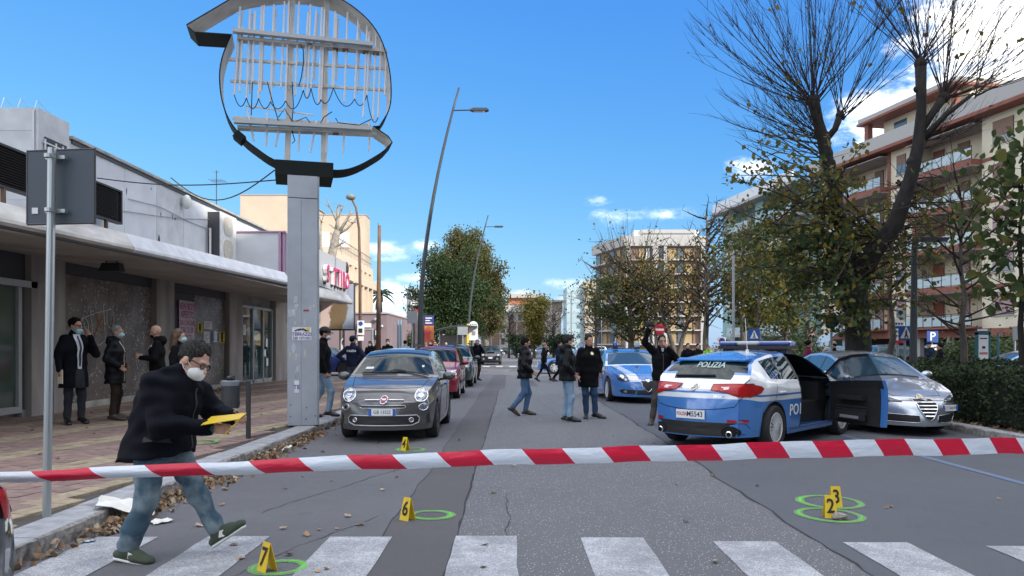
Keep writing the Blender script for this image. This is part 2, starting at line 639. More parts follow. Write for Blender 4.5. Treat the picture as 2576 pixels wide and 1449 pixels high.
kerb('right_kerb', [(7.92, -4), (7.92, 20), (7.92, 50)], .22, 1, .13)
# ---- pavement of small setts in tan and plum bands
TAN = [mat('tan_paver_%d' % i, c, .85, col2=tuple(x * .68 for x in c), scale=9, bump=.35, bscale=55) for i, c in enumerate(((.40, .325, .22), (.345, .28, .19)))]
PLUM = [mat('plum_paver_%d' % i, c, .85, col2=tuple(x * .7 for x in c), scale=9, bump=.35, bscale=55) for i, c in enumerate(((.30, .205, .172), (.26, .18, .155)))]
pave = tag(bpy.data.objects.new('pavement', None), kind='structure')
COL.objects.link(pave)
bed = MB()
for y0, y1 in ((-4, 31.5),):
 bed.add([(-3.8, y0, .108), (-9.3, y0, .108 + .088), (-9.3, y1, .108 + .088), (-3.8, y1, .108)], [(3, 2, 1, 0)])
bed.build('mortar_bed', mat('mortar', (.07, .065, .06), .95), pave)
ROT = R(-11)
cr, sr = math.cos(ROT), math.sin(ROT)
PW, PL = .215, .215
paver_me = {}
def paver_mesh(w, l, m):
 key = (m.name,)
 if key not in paver_me:
  mb = MB()
  e, hh = .006, .03
  a, b = w / 2 - .004, l / 2 - .004
  mb.add([(-a, -b, -hh), (a, -b, -hh), (a, b, -hh), (-a, b, -hh), (-a, -b, -e), (a, -b, -e), (a, b, -e), (-a, b, -e),
    (-a + e, -b + e, 0), (a - e, -b + e, 0), (a - e, b - e, 0), (-a + e, b - e, 0)],
    [(0, 1, 5, 4), (1, 2, 6, 5), (2, 3, 7, 6), (3, 0, 4, 7), (4, 5, 9, 8), (5, 6, 10, 9), (6, 7, 11, 10), (7, 4, 8, 11), (8, 9, 10, 11)])
  paver_me[key] = mb.mesh('paver', m)
 return paver_me[key]
cells = []
for iu in range(-80, 80):
 for iv in range(-60, 190):
  u, v_ = iu * PW, iv * PL + (PL / 2 if iu % 2 else 0)
  x, y = -6.4 + u * cr - v_ * sr, v_ * cr + u * sr
  if not (-9.2 < x < -3.88 - (0.06 if 5.6 < y < 13 else 0) and 3.2 < y < 31.3):
   continue
  b = (iu + 200) % 6
  tan = b < 2
  if y < 6.6 and x > -5.0:
   tan = ((iu + 200) % 5) < 3
  cells.append((x, y, tan, rnd.random()))
cells.sort(key=lambda c: c[1] + abs(c[0] + 3.9) * .25)
stuffs = {}
for i, (x, y, tan, q) in enumerate(cells):
 m = (TAN if tan else PLUM)[0 if q < .6 else 1]
 z = walk_z(x) + (q - .5) * .005
 tx, ty = (rnd.random() - .5) * .012, (rnd.random() - .5) * .012
 if i < 300:
  o = link_mesh('paver', paver_mesh(PW, PL, m), pave)
  o.location = (x, y, z)
  o.rotation_euler = (tx, ty + .016, ROT)
 else:
  mb = stuffs.setdefault(m.name, MB())
  a, b_ = PW / 2 - .005, PL / 2 - .005
  c4 = [(x + p * cr - s * sr, y + s * cr + p * sr) for p, s in ((-a, -b_), (a, -b_), (a, b_), (-a, b_))]
  zz = [z + p[0] * 0 + tx * (p[1] - y) - (.016 + ty) * (p[0] - x) for p in c4]
  mb.add([(c4[j][0], c4[j][1], zz[j]) for j in range(4)] + [(c4[j][0], c4[j][1], zz[j] - .03) for j in range(4)],
    [(0, 1, 2, 3), (4, 5, 1, 0), (5, 6, 2, 1), (6, 7, 3, 2), (7, 4, 0, 3)])
for nme, mb in stuffs.items():
 tag(mb.build('paver_field', _M[nme], pave), kind='stuff')
sheet('forecourt', [(-3.74, 31.5), (-3.74, 62), (-30, 62), (-30, 31.5)], A_LEFT, .118)
soil = mat('planting_soil', (.05, .04, .03), .95, col2=(.10, .075, .05), scale=8, bump=.6)
sheet('planting_strip', [(8.14, -5), (12.5, -5), (12.5, 50), (8.14, 50)], soil, .09)
sheet('service_road', [(12.5, -5), (60, -5), (60, 62), (12.5, 62)], A_RIGHT, -.004)
# ================================================================== buildings
M_PANEL = mat('pale_wall_panel', (.60, .62, .66), .6, col2=(.47, .49, .53), scale=1.3, ramp=(.35, .75), bump=.08)
M_PANEL2 = mat('pale_wall_panel_dirty', (.55, .57, .60), .65, col2=(.40, .41, .43), scale=2.6, ramp=(.35, .8), bump=.1)
M_CONC = mat('old_concrete', (.42, .41, .39), .9, col2=(.24, .235, .225), scale=2.5, ramp=(.3, .7), bump=.4, bscale=22)
M_FASC = mat('stained_fascia', (.66, .64, .60), .8, col2=(.40, .39, .36), scale=3.2, ramp=(.35, .62), bump=.3, stretch=(1, .35, 1))
M_FASC2 = mat('white_fascia', (.72, .73, .75), .6, col2=(.58, .59, .6), scale=4, ramp=(.4, .7))
M_SOFF = mat('soffit', (.42, .40, .37), .9, col2=(.30, .285, .265), scale=1.2)
M_FRAMEG = mat('grey_metal', (.42, .44, .46), .4, .5)
M_DARK = mat('black_metal', (.02, .02, .022), .5)
M_DARK2 = mat('dark_grey_metal', (.045, .048, .055), .5)
M_WHITE = mat('white_metal', (.72, .73, .73), .5, col2=(.6, .6, .59), scale=6)
M_GLASS = mat('dark_glass', (.012, .016, .018), .03, spec=.9)
M_GREENGL = mat('greenish_glass', (.05, .085, .07), .08, spec=.7)
M_PURPLE = mat('purple_trim', (.40, .23, .36), .6)
M_MAG = mat('magenta_letter', (.55, .03, .16), .5)
M_LOUV = mat('black_louvre', (.022, .02, .02), .5)
M_PAPER = mat('white_paper', (.75, .75, .76), .8, col2=(.62, .63, .65), scale=12)
M_INK = mat('black_ink', (.015, .015, .018), .7)
M_RUST = mat('rusty_pole', (.16, .09, .055), .8, col2=(.08, .05, .04), scale=7, bump=.3, stretch=(1, 1, .3))
k = NT('stained_shop_panel')
v = k.obj()
n1 = k.noise(v, 1.5, 5, .6)
n2 = k.noise(v, 16, 5, .75)
vo = k.n('ShaderNodeTexVoronoi')
vo.inputs['Scale'].default_value = 9
k.l(v, vo.inputs[0])
spl = k.math('MULTIPLY', k.step(vo.outputs[0], .30, .10), k.step(k.noise(v, 2.2, 4, .6), .42, .56))
blot = k.math('MULTIPLY', k.step(n2, .53, .62), k.step(k.noise(v, 1.1, 4, .6), .45, .58))
c = k.mix(k.step(n1, .3, .7), (.10, .086, .08), (.21, .18, .17))
c = k.mix(k.math('MULTIPLY', k.math('MAXIMUM', spl, blot), .8), c, (.62, .59, .54))
k.l(c, k.b.inputs['Base Color'])
k.b.inputs['Roughness'].default_value = .32
k.b.inputs['Metallic'].default_value = .25
M_STAIN = k.m
M_BRUSH = mat('worn_steel_pillar', (.36, .335, .315), .55, .15, col2=(.22, .20, .19), scale=2.2, stretch=(1, 1, .25))
XW = -9.0
def yw(px, X=XW):
 return X * FPX / (px - CX)
# ---------------- shop building on the left
shop = thing('shop_building', 'long low grey shop building with a concrete canopy on the left side of the street', 'shop building', (XW, 22, .2))
def loc_build(mb, name, m, root, **kw):
 """build from world coordinates under a thing that stands at root.location"""
 l = root.location
 c, n = math.cos(-root.rotation_euler.z), math.sin(-root.rotation_euler.z)
 mb.v = [((x - l.x) * c - (y - l.y) * n, (x - l.x) * n + (y - l.y) * c, z - l.z) for x, y, z in mb.v]
 return mb.build(name, m, root, **kw)
def part(name, m, root, fn, **kw):
 mb = MB()
 fn(mb)
 return loc_build(mb, name, m, root, **kw)
zb = .18
ycol = [(yw(63), yw(118)), (yw(118) + .02, yw(150)), (yw(382), yw(428)), (yw(568), yw(602)), (yw(686), yw(712))]
part('wall', M_CONC, shop, lambda b: (b.box(-18, XW - .12, 14.64, 34, zb, 5.4), b.box(-18, XW - .121, 9, 14.6, zb, 3.35)))
part('plinth', M_CONC, shop, lambda b: b.box(XW - .12, XW + .02, 14.1, 30, zb, .36))
for (a, b_) in ycol:
 part('pillar', M_BRUSH, shop, lambda b: b.box(XW - .12, XW + .12, a, b_ - .01, zb, 3.22))
part('shop_window', M_GREENGL, shop, lambda b: b.box(XW - .10, XW - .04, 9.2, 14.0, .42, 2.6))
part('window_frame', M_FRAMEG, shop, lambda b: (b.box(XW - .1, XW + .02, 14.0, 14.1, .3, 2.66), b.box(XW - .1, XW + .02, 9.2, 14.0, .3, .42), b.box(XW - .1, XW + .12, 9.2, 14.4, 2.6, 2.72)))
part('lintel', M_DARK2, shop, lambda b: b.box(XW - .1, XW + .0, 9.2, 14.3, 2.72, 3.22))
for (a, b_) in ((15.31, 17.2), (17.215, 19.19), (yw(491), yw(566))):
 part('stained_panel', M_STAIN, shop, lambda b: b.box(XW - .08, XW - .02, a, b_, .37, 2.98))
part('lintel', M_DARK2, shop, lambda b: b.box(XW - .1, XW - .01, 15.3, 24.2, 2.99, 3.22))
part('poster_board', M_DARK2, shop, lambda b: b.box(XW - .1, XW - .03, yw(429), yw(490), .37, 2.98))
dy0, dy1 = yw(604), yw(684)
wdt = (dy1 - dy0)
dr = part('door', M_FRAMEG, shop, lambda b: [b.box(XW - .07, XW + .02, dy0 + wdt * f - .05, dy0 + wdt * f + .05, .22, 2.9) for f in (0, .37, .70, 1)] +
   [b.box(XW - .065, XW + .01, dy0, dy1, z, z + .09) for z in (.22, 2.82)])
for f0, f1 in ((0, .37), (.37, .70), (.70, 1)):
 part('pane', mat('shop_door_glass', (.02, .05, .05), .03, spec=.9), shop, lambda b: b.box(XW - .05, XW - .03, dy0 + wdt * f0 + .055, dy0 + wdt * f1 - .055, .315, 2.815))
part('door_handle', M_WHITE, shop, lambda b: b.tube([(XW + .06, dy0 + wdt * .42, 1.1), (XW + .1, dy0 + wdt * .40, 1.25), (XW + .06, dy0 + wdt * .42, 1.4)], .018, 6))
def poster(name, px0, px1, py0, py1, m, X=XW):
 y0, y1 = yw(px0, X), yw(px1, X)
 ym = (y0 + y1) / 2
 z1, z0 = HC - (py0 - HY) * ym / FPX, HC - (py1 - HY) * ym / FPX
 part(name, m, shop, lambda b: b.box(X + .0, X + .012, y0, y1, z0, z1))
 return y0, y1, z0, z1
M_POSTW = mat('lilac_white_poster', (.62, .58, .66), .6, col2=(.5, .46, .54), scale=5)
y0, y1, z0, z1 = poster('poster', 450, 488, 757, 862, M_POSTW, XW + .0)
tx = MB()
M_PINKINK = mat('pink_ink', (.42, .07, .17), .7)
for t, zf, sz in (('NEW BOYS', .86, .26), ('APERTO', .66, .28), ('DA LUN-SAB', .47, .2), ('9.30  21.00', .3, .22), ('SABATO', .12, .2)):
 put_text(tx, t, sz, (XW + .016, (y0 + y1) / 2, lerp(z0, z1, zf)), (0, 1, 0), (0, 0, 1), xs=.85)
loc_build(tx, 'poster_lettering', M_PINKINK, shop)
M_YEL = mat('yellow_print', (.72, .55, .03), .7)
M_BLUPR = mat('blue_print', (.05, .15, .42), .7)
for (a, b_, c_, d_, m_, ink) in ((496, 508, 812, 838, M_YEL, M_INK), (512, 533, 808, 828, M_PAPER, M_INK), (512, 526, 834, 863, M_PAPER, M_INK),
         (533, 549, 833, 862, M_BLUPR, M_PAPER), (551, 564, 835, 862, M_YEL, M_INK)):
 y0, y1, z0, z1 = poster('notice', a, b_, c_, d_, m_, XW - .018)
 h, wd = z1 - z0, y1 - y0
 ik = MB()
 X = XW - .003
 if m_ is M_PAPER:
  for q in range(6):
   ik.box(X, X + .002, y0 + wd * .12, y0 + wd * (.55 + .3 * ((q * 7) % 3) / 2), z0 + h * (.13 + .13 * q), z0 + h * (.16 + .13 * q))
 else:
  ik.add([(X, (y0 + y1) / 2 + wd * .28 * math.cos(t * PI / 8), (z0 + z1) / 2 + wd * .36 * math.sin(t * PI / 8) + h * .05) for t in range(16)], [tuple(range(16))])
  ik.box(X, X + .002, y0 + wd * .1, y1 - wd * .1, z1 - h * .16, z1 - h * .06)
  ik.box(X, X + .002, y0 + wd * .1, y1 - wd * .1, z0 + h * .05, z0 + h * .13)
 loc_build(ik, 'notice_print', ink, shop)
for (f, z, s) in ((.1, 1.9, .25), (.8, 1.5, .22), (.82, .8, .2), (.75, 1.15, .18)):
 part('notice', M_PAPER, shop, lambda b: b.box(XW - .02, XW - .012, dy0 + wdt * f, dy0 + wdt * f + s, z, z + s * 1.4))
sc = MB()
X = XW - .012
for pts in (((1.32, 16.55), (2.1, 16.4)), ((1.25, 17.05), (2.1, 16.95)), ((1.75, 16.1), (1.9, 16.7), (2.0, 17.3)), ((1.15, 16.2), (1.2, 16.8), (1.35, 17.2))):
 sc.tube([(X, y, z + .35) for z, y in pts], .009, 5)
for (cy, cz) in ((16.2, 1.9), (17.25, 2.15)):
 sc.tube([(X, cy + .16 * math.cos(t * PI / 8), cz + .22 * math.sin(t * PI / 8)) for t in range(17)], .009, 5)
loc_build(sc, 'chalk_scrawl', mat('chalk', (.55, .54, .52), .9), shop)
part('chalk_scrawl', mat('orange_chalk', (.45, .18, .05), .9), shop, lambda b: (b.tube([(X, 16.6, 1.75), (X, 16.95, 2.2)], .01, 5), b.tube([(X, 16.95, 1.8), (X, 16.65, 2.25)], .01, 5)))
def edge(y):
 return -6.9 + .093 * (y - 10.4)
part('canopy', M_SOFF, shop, lambda b: b.add([(XW - .1, 7, 3.225), (edge(7) - .02, 7, 3.205), (edge(26.1) - .02, 26.1, 3.0), (XW - .1, 30, 3.225), (XW - .1, 7, 3.40), (edge(7) - .3, 7, 3.40), (edge(26.1) - .3, 26.1, 3.34), (XW - .1, 30, 3.40)],
            [(0, 1, 2, 3), (7, 6, 5, 4), (0, 4, 5, 1), (1, 5, 6, 2), (2, 6, 7, 3), (3, 7, 4, 0)]))
yk = 13.4
for i, (a, b_, m_) in enumerate(((7, 10.2, M_FASC), (10.21, yk, M_FASC), (yk + .012, 17.0, M_FASC2), (17.01, 20.6, M_FASC2), (20.9, 23.4, M_FASC), (23.41, 26.1, M_FASC))):
 dz = 0 if i < 4 else -.22
 pr = [(0, 3.16 + dz), (.05, 3.20 + dz), (.04, 3.25 + dz), (-.14, 3.50 + dz), (-.4, 3.52 + dz), (-.4, 3.16 + dz)]
 part('canopy_edge', m_, shop, lambda b: b.add([(edge(y) + u, y, z) for y in (a, b_) for u, z in pr],
             [(5, 4, 3, 2, 1, 0), (6, 7, 8, 9, 10, 11)] + [(j, (j + 1) % 6, 6 + (j + 1) % 6, 6 + j) for j in range(6)]))
part('gutter', M_DARK, shop, lambda b: b.bar((edge(7) - .03, 7, 3.14), (edge(20.5) - .03, 20.5, 3.14), .06, .035))
ys = [14.62 + 1.62 * i for i in range(13)]
for i, (a, b_) in enumerate(zip(ys, ys[1:])):
 part('wall_panel', M_PANEL if i % 3 else M_PANEL2, shop, lambda b: b.box(XW - .12, XW, a, b_ - .012, 3.4, 5.72))
part('roof_edge', M_CONC, shop, lambda b: (b.box(XW - .4, XW + .07, 15.64, 34.1, 5.74, 5.80)))
part('flashing', M_DARK2, shop, lambda b: b.box(XW, XW + .03, 15.7, 34.1, 5.66, 5.735))
part('roof_kerb', mat('pinkish_roof_edge', (.62, .52, .48), .8), shop, lambda b: b.box(XW - .9, XW - .45, 21, 31, 5.72, 5.98))
rf = part('roof_room', M_PANEL2, shop, lambda b: b.box(-13.5, XW + .01, 14.6, 15.62, 3.4, 6.05))
for z in (4.3, 5.1, 5.62):
 part('panel_joint', M_FRAMEG, shop, lambda b: b.box(-13.5, XW - .12, 14.594, 14.6, z, z + .012))
part('downpipe', M_FRAMEG, shop, lambda b: b.box(XW - .10, XW - .05, 14.57, 14.6, 4.0, 6.0))
part('roof_room_window', M_DARK, shop, lambda b: b.box(XW + .01, XW + .03, 14.78, 15.5, 4.9, 5.55))
for z in (4.98, 5.2, 5.42):
 part('window_bar', M_WHITE, shop, lambda b: b.box(XW + .03, XW + .05, 14.72, 15.5, z, z + .025))
for y in (14.75, 15.1, 15.33):
 part('window_bar', M_WHITE, shop, lambda b: b.box(XW + .03, XW + .055, y, y + .025, 4.86, 5.5))
part('roof_netting', mat('wire', (.5, .5, .52), .5, .6), shop, lambda b: [b.tube([(XW - .1 - i * .32, 14.65, 6.05), (XW - .2 - i * .32, 14.9, 6.28 + .03 * (i % 3)), (XW - .15 - i * .32, 15.5, 6.05)], .008, 4) for i in range(13)])
for a, b_ in ((9.0, 11.6), (11.64, 14.3), (14.34, 16.95)):
 lv = part('louvre_frame', M_LOUV, shop, lambda b: (b.box(-8.66, -8.58, a, a + .05, 4.2, 4.94), b.box(-8.66, -8.58, b_ - .05, b_, 4.2, 4.94), b.box(-8.66, -8.58, a + .05, b_ - .05, 4.9, 4.94), b.box(-8.66, -8.58, a + .05, b_ - .05, 4.2, 4.24), b.box(-8.70, -8.68, a, b_, 4.2, 4.94)))
 for q in range(14):
  z = 4.27 + q * .045
  part('louvre_slat', M_LOUV, shop, lambda b: b.add([(-8.65, a + .05, z + .03), (-8.65, b_ - .05, z + .03), (-8.60, b_ - .05, z), (-8.60, a + .05, z), (-8.655, a + .05, z + .025), (-8.655, b_ - .05, z + .025), (-8.605, b_ - .05, z - .006), (-8.605, a + .05, z - .006)],
               [(0, 3, 2, 1), (4, 5, 6, 7), (0, 1, 5, 4), (2, 3, 7, 6), (1, 2, 6, 5), (3, 0, 4, 7)]))
for y in (10, 13, 16.3):
 part('louvre_post', M_RUST, shop, lambda b: b.box(-8.65, -8.59, y, y + .06, 3.4, 4.2))
part('rusty_rail', M_RUST, shop, lambda b: b.box(-8.72, -8.52, 14.5, 17.6, 3.40, 3.44))
hole = MB()
rr = random.Random(3)
for (px, py, w_, h_) in ((400, 605, .12, .33), (399, 604, .06, .2), (404, 540, .05, .16), (433, 546, .07, .18), (318, 480, .05, .2), (440, 551, .12, .06), (380, 475, .05, .08)):
 Y = yw(px)
 c_ = at(px, py, Y)
 hole.add([(XW + .004, c_.y + w_ * .5 * math.cos(t) * rr.uniform(.6, 1.2), c_.z + h_ * .5 * math.sin(t) * rr.uniform(.7, 1.2)) for t in [i * PI / 5 for i in range(10)]], [tuple(range(10))])
loc_build(hole, 'wall_stain', M_DARK2, shop)
part('wall_lamp', M_WHITE, shop, lambda b: (b.ball((XW + .14, 20.95, 5.45), (.13, .13, .2)), b.box(XW, XW + .1, 20.9, 21.0, 5.4, 5.5)), smooth=True)
ac = thing('air_conditioner', 'tall white twin fan air conditioner unit fixed to the upper grey wall', 'air conditioner', (-8.75, 23.4, 4.1))
part('casing', M_WHITE, ac, lambda b: b.box(-8.99, -8.62, 22.78, 24.08, 4.1, 5.52, bev=.02))
for z in (4.45, 5.15):
 part('fan_grille', mat('beige_grille', (.5, .46, .40), .6), ac, lambda b: b.prism([(.36 * math.copysign(abs(math.cos(t)) ** .6, math.cos(t)), .29 * math.copysign(abs(math.sin(t)) ** .6, math.sin(t))) for t in [i * PI / 12 for i in range(24)]], lambda u, v, d: (-8.62 + d, 23.35 + u, z + v), 0, .02))
 part('fan_hub', M_WHITE, ac, lambda b: b.lathe([(.05, 0), (.05, .01)], (-8.6, 23.35, z), 10, 'X'))
part('dark_side', M_DARK2, ac, lambda b: b.box(-9.0, -8.66, 22.74, 22.776, 4.0, 5.5))  # dark sheet over the casing side that faces the viewer
part('drain_pipe', M_WHITE, ac, lambda b: b.box(-8.9, -8.86, 22.6, 22.66, 4.0, 5.0))
for i, (x, y, z, lab) in enumerate(((-7.6, 14.6, 3.10, 'black box floodlight hanging under the canopy above the standing men'), (-7.15, 26.0, 2.86, 'small black floodlight under the canopy near the glass door'))):
 fl = thing('floodlight', lab, 'floodlight', (x, y, z), 0, 'floodlights under the canopy')
 part('housing', M_DARK, fl, lambda b: b.add([(x - .2, y - .1, z - .16), (x + .2, y - .1, z - .16), (x + .2, y + .12, z - .16), (x - .2, y + .12, z - .16), (x - .16, y - .06, z), (x + .17, y - .06, z), (x + .17, y + .1, z), (x - .16, y + .1, z)],
            [(3, 2, 1, 0), (4, 5, 6, 7), (0, 1, 5, 4), (1, 2, 6, 5), (2, 3, 7, 6), (3, 0, 4, 7)]))
 part('bracket', M_DARK, fl, lambda b: (b.bar((x - .1, y, z), (x - .1, y, z + .1), .02), b.bar((x + .1, y, z), (x + .1, y, z + .1), .02)))
sg = thing('shop_sign', 'boxed pale grey fascia sign with purple trim and raised pink letters', 'shop sign', (-8, 28, 3.75))
part('sign_face', M_PANEL, sg, lambda b: b.box(-8.98, -7.32, 24.1, 24.2, 3.82, 5.08))
part('sign_box', mat('grey_sign_box', (.36, .37, .40), .6), sg, lambda b: b.box(-8.98, -7.1, 24.21, 33.0, 3.75, 5.10))
part('trim', M_PURPLE, sg, lambda b: (b.box(-8.98, -7.1, 24.05, 24.2, 5.085, 5.13), b.box(-7.3, -7.23, 24.04, 24.2, 3.78, 5.08), b.box(-7.19, -7.13, 24.1, 24.2, 3.78, 5.08), b.box(-8.98, -7.1, 24.05, 24.2, 3.76, 3.815)))
lx = -7.08
for ch, y in (('S', 29.0), ('T', 30.15), ('T', 30.75), ('I', 31.25), ('R', 31.75), ('O', 32.4)):
 lb = MB()
 put_text(lb, ch, .92, (lx + .16, y, 4.22), (0, 1, 0), (0, 0, 1), depth=.005)
 lo = loc_build(lb, 'letter', M_MAG, sg)
 lb = MB()
 put_text(lb, ch, .92, (lx + .07, y, 4.22), (0, 1, 0), (0, 0, 1), depth=.07)
 loc_build(lb, 'letter_side', M_WHITE, sg)
 part('letter_stud', M_DARK, sg, lambda b: b.box(lx - .02, lx + .05, y - .1, y + .1, 3.86, 3.94))
part('letter_side', M_WHITE, sg, lambda b: b.box(lx, lx + .14, 29.42, 29.8, 4.42, 4.52))
part('broken_end', M_DARK, sg, lambda b: b.ball((-7.1, 33.0, 4.85), (.1, .12, .3), 7, 5))
bb = thing('billboard', 'large printed billboard with grey and brown hair shapes beside the pink lettering', 'billboard', (-8.3, 33.3, 2.2))
k = NT('billboard_print')
v = k.obj(scale=(1, 1, 1), rot=(.3, .6, .2))
wv = k.n('ShaderNodeTexWave')
wv.inputs['Scale'].default_value = 6
wv.inputs['Distortion'].default_value = 9
wv.inputs['Detail'].default_value = 4
k.l(v, wv.inputs[0])
v2 = k.obj()
sp = k.n('ShaderNodeSeparateXYZ')
k.l(v2, sp.inputs[0])
n1 = k.noise(v2, 1.4, 4, .6)
c = k.mix(k.step(wv.outputs[1], .2, .8), (.09, .10, .13), (.34, .35, .40))
c = k.mix(k.step(k.math('ADD', sp.outputs[0], k.math('MULTIPLY', n1, .7)), .28, .42), c, (.60, .48, .46))
c = k.mix(k.step(k.math('ADD', sp.outputs[0], k.math('MULTIPLY', n1, 1.1)), .98, 1.1), c, k.mix(wv.outputs[1], (.10, .07, .04), (.26, .19, .11)))
c = k.mix(k.step(k.math('ADD', k.math('MULTIPLY', sp.outputs[0], 1), k.math('MULTIPLY', n1, .8)), 1.5, 1.62), c, k.mix(wv.outputs[1], (.2, .24, .33), (.42, .48, .58)))
k.l(c, k.b.inputs['Base Color'])
part('print', k.m, bb, lambda b: b.box(-9.4, -6.83, 33.1, 33.16, 2.26, 4.2))
part('board_frame', M_DARK2, bb, lambda b: (b.box(-9.45, -6.78, 33.165, 33.3, 2.2, 4.25)))
# ---------------- low mauve building
M_MAUVE = mat('mauve_plaster', (.22, .165, .178), .85, col2=(.18, .14, .15), scale=1.2)
mv = thing('mauve_building', 'low flat roofed mauve plaster building behind the blue car', 'building', (-11.5, 46, .1))
part('wall', M_MAUVE, mv, lambda b: b.box(-17, -6.5, 40, 56, .1, 3.2))
part('roof_edge', mat('mauve_coping', (.34, .27, .28), .8), mv, lambda b: b.box(-17.05, -6.45, 39.93, 56.05, 3.2, 3.28))
M_SHUT = mat('mauve_shutter', (.22, .17, .185), .7)
for (a, b_) in ((-10.2, -8.9), (-8.75, -8.1)):
 part('window_frame', M_DARK, mv, lambda b: b.box(a, b_, 39.94, 40, 1.0, 2.5))
 part('shutter', M_SHUT, mv, lambda b: b.box(a + .07, b_ - .07, 39.9, 39.94, 1.05, 2.42))
part('door', M_SHUT, mv, lambda b: b.box(-7.95, -7.3, 39.93, 40, .15, 2.35))
part('door_frame', M_FRAMEG, mv, lambda b: (b.box(-7.28, -7.18, 39.9, 40, .15, 2.45), b.box(-8.05, -7.28, 39.9, 40, 2.36, 2.45)))
part('door_sign', M_WHITE, mv, lambda b: b.box(-8.0, -7.3, 39.88, 39.93, 2.5, 2.72))
part('meter_box', M_DARK2, mv, lambda b: b.box(-7.12, -6.9, 39.85, 40, 1.95, 2.4))
part('meter_dial', M_WHITE, mv, lambda b: b.box(-7.08, -6.95, 39.84, 39.85, 2.1, 2.35))
part('emblem', mat('white_emblem_ground', (.6, .58, .58), .8), mv, lambda b: b.add([(-8.9 + .24 + .24 * math.cos(t), 39.985, 1.75 + .24 * math.sin(t)) for t in [i * PI / 10 for i in range(11)]] + [(-8.9, 39.985, 1.3), (-8.42, 39.985, 1.3)], [tuple(range(11)) + (11, 12)]))
part('emblem_mark', M_INK, mv, lambda b: (b.tube([(-8.66 + .17 * math.cos(t), 39.97, 1.72 + .17 * math.sin(t)) for t in [i * PI / 8 for i in range(17)]], .018, 5), b.tube([(-8.82, 39.97, 1.72), (-8.5, 39.97, 1.72)], .02, 5), b.tube([(-8.78, 39.97, 1.78), (-8.7, 39.97, 1.88), (-8.6, 39.97, 1.86), (-8.55, 39.97, 1.78)], .02, 5)))
part('wall_lamp', M_FRAMEG, mv, lambda b: b.ball((-7.05, 39.85, 2.9), (.12, .12, .1)))
part('wall_lamp', M_FRAMEG, mv, lambda b: b.ball((-6.75, 39.88, 2.55), (.08, .08, .08)))
# ---------------- beige block
M_BEIGE = mat('beige_plaster', (.50, .42, .325), .85, col2=(.44, .37, .285), scale=.6)
M_BEIGE2 = mat('beige_trim', (.53, .45, .35), .8)
bg_ = thing('beige_building', 'tall beige plaster block with a lower terraced wing and pilasters', 'building', (-16, 62, 0))
part('wall', M_BEIGE, bg_, lambda b: b.box(-21.2, -16.7, 60, 74, 0, 13.3))
part('wall', M_BEIGE, bg_, lambda b: b.box(-16.69, -11.5, 60.3, 62.2, 0, 11.8))
part('roof_edge', mat('grey_flashing', (.3, .31, .33), .6), bg_, lambda b: (b.box(-21.25, -16.6, 59.95, 74, 13.3, 13.38), b.box(-16.6, -11.45, 60.25, 62.3, 11.8, 11.88)))
part('wing', M_BEIGE, bg_, lambda b: b.box(-19, -11.0, 46.2, 59.9, 0, 7.3))
part('cornice', M_BEIGE2, bg_, lambda b: b.box(-19.05, -10.85, 46.1, 59.95, 7.0, 7.5))
for i in range(8):
 y = 47 + i * 1.75
 part('pilaster', M_BEIGE2, bg_, lambda b: b.box(-11.0, -10.78, y, y + .45, 2.2, 6.98))
 part('window', mat('brown_slot_window', (.10, .07, .05), .4), bg_, lambda b: b.box(-11.0, -10.97, y + .75, y + 1.3, 2.8, 4.4))
 part('window', _M['brown_slot_window'], bg_, lambda b: b.box(-11.0, -10.97, y + .75, y + 1.3, 5.0, 5.7))
 part('fin', M_BEIGE2, bg_, lambda b: b.box(-11.0, -10.7, y + .45, y + 1.74, 5.9, 6.5))
rl = MB()
for i in range(29):
 rl.bar((-10.95, 46.3 + i * .48, 7.5), (-10.95, 46.3 + i * .48, 8.35), .03)
for z in (7.9, 8.35):
 rl.bar((-10.95, 46.3, z), (-10.95, 59.9, z), .05)
tag(loc_build(rl, 'railing', mat('grey_rail', (.28, .25, .22), .6), bg_), kind='stuff')
for (x0, x1) in ((-14.9, -14.3), (-13.55, -12.75)):
 part('window', M_BEIGE2, bg_, lambda b: b.box(x0 - .08, x1 + .08, 60.22, 60.3, 9.2, 10.5))
 part('roller_shutter', mat('pale_grey_shutter', (.62, .63, .66), .6), bg_, lambda b: b.box(x0, x1, 60.18, 60.22, 9.28, 10.42))
tag(part('terrace_rail', _M['grey_rail'], bg_, lambda b: [b.bar((-21 + i * .5, 59.5, 9.6), (-21 + i * .5, 59.5, 10.4), .03) for i in range(10)] + [b.bar((-21, 59.5, 10.4), (-16.5, 59.5, 10.4), .05)]), kind='stuff')
part('terrace', M_BEIGE, bg_, lambda b: b.box(-21.2, -16.0, 57, 59.95, 7.4, 9.55))
# ---------------- apartment blocks on the right
M_CREAM = mat('cream_plaster', (.66, .60, .46), .85, col2=(.58, .53, .41), scale=.8)
M_BRICK = mat('brick_red_band', (.25, .092, .065), .8, col2=(.20, .075, .055), scale=2)
M_MAUVSH = mat('mauve_roller_shutter', (.33, .22, .23), .6)
M_BRNSH = mat('brown_roller_shutter', (.20, .12, .085), .6)
M_RAILGL = mat('pale_balcony_glass', (.34, .42, .45), .12, spec=.8)
M_SKYGL = mat('window_glass', (.06, .09, .12), .04, spec=1.0)
M_GREYPL = mat('grey_plaster', (.38, .37, .355), .85)
def strip_building(root, pieces):
 for name, m, b_ in pieces:
  mb = MB()
  mb.box(*b_)
  mb.build(name, m, root)
ang = math.atan2(.982, -.191)
ap = thing('apartment_building', 'cream apartment building with brick red bands and glass balconies at the right', 'apartment building', (35.3, 57.5, 0), ang)
F0, FH, NF = 2.86, 3.14, 5
pieces = []
solids = [(-7.5, .2), (7.4, 10.5), (17.6, 20.8)]
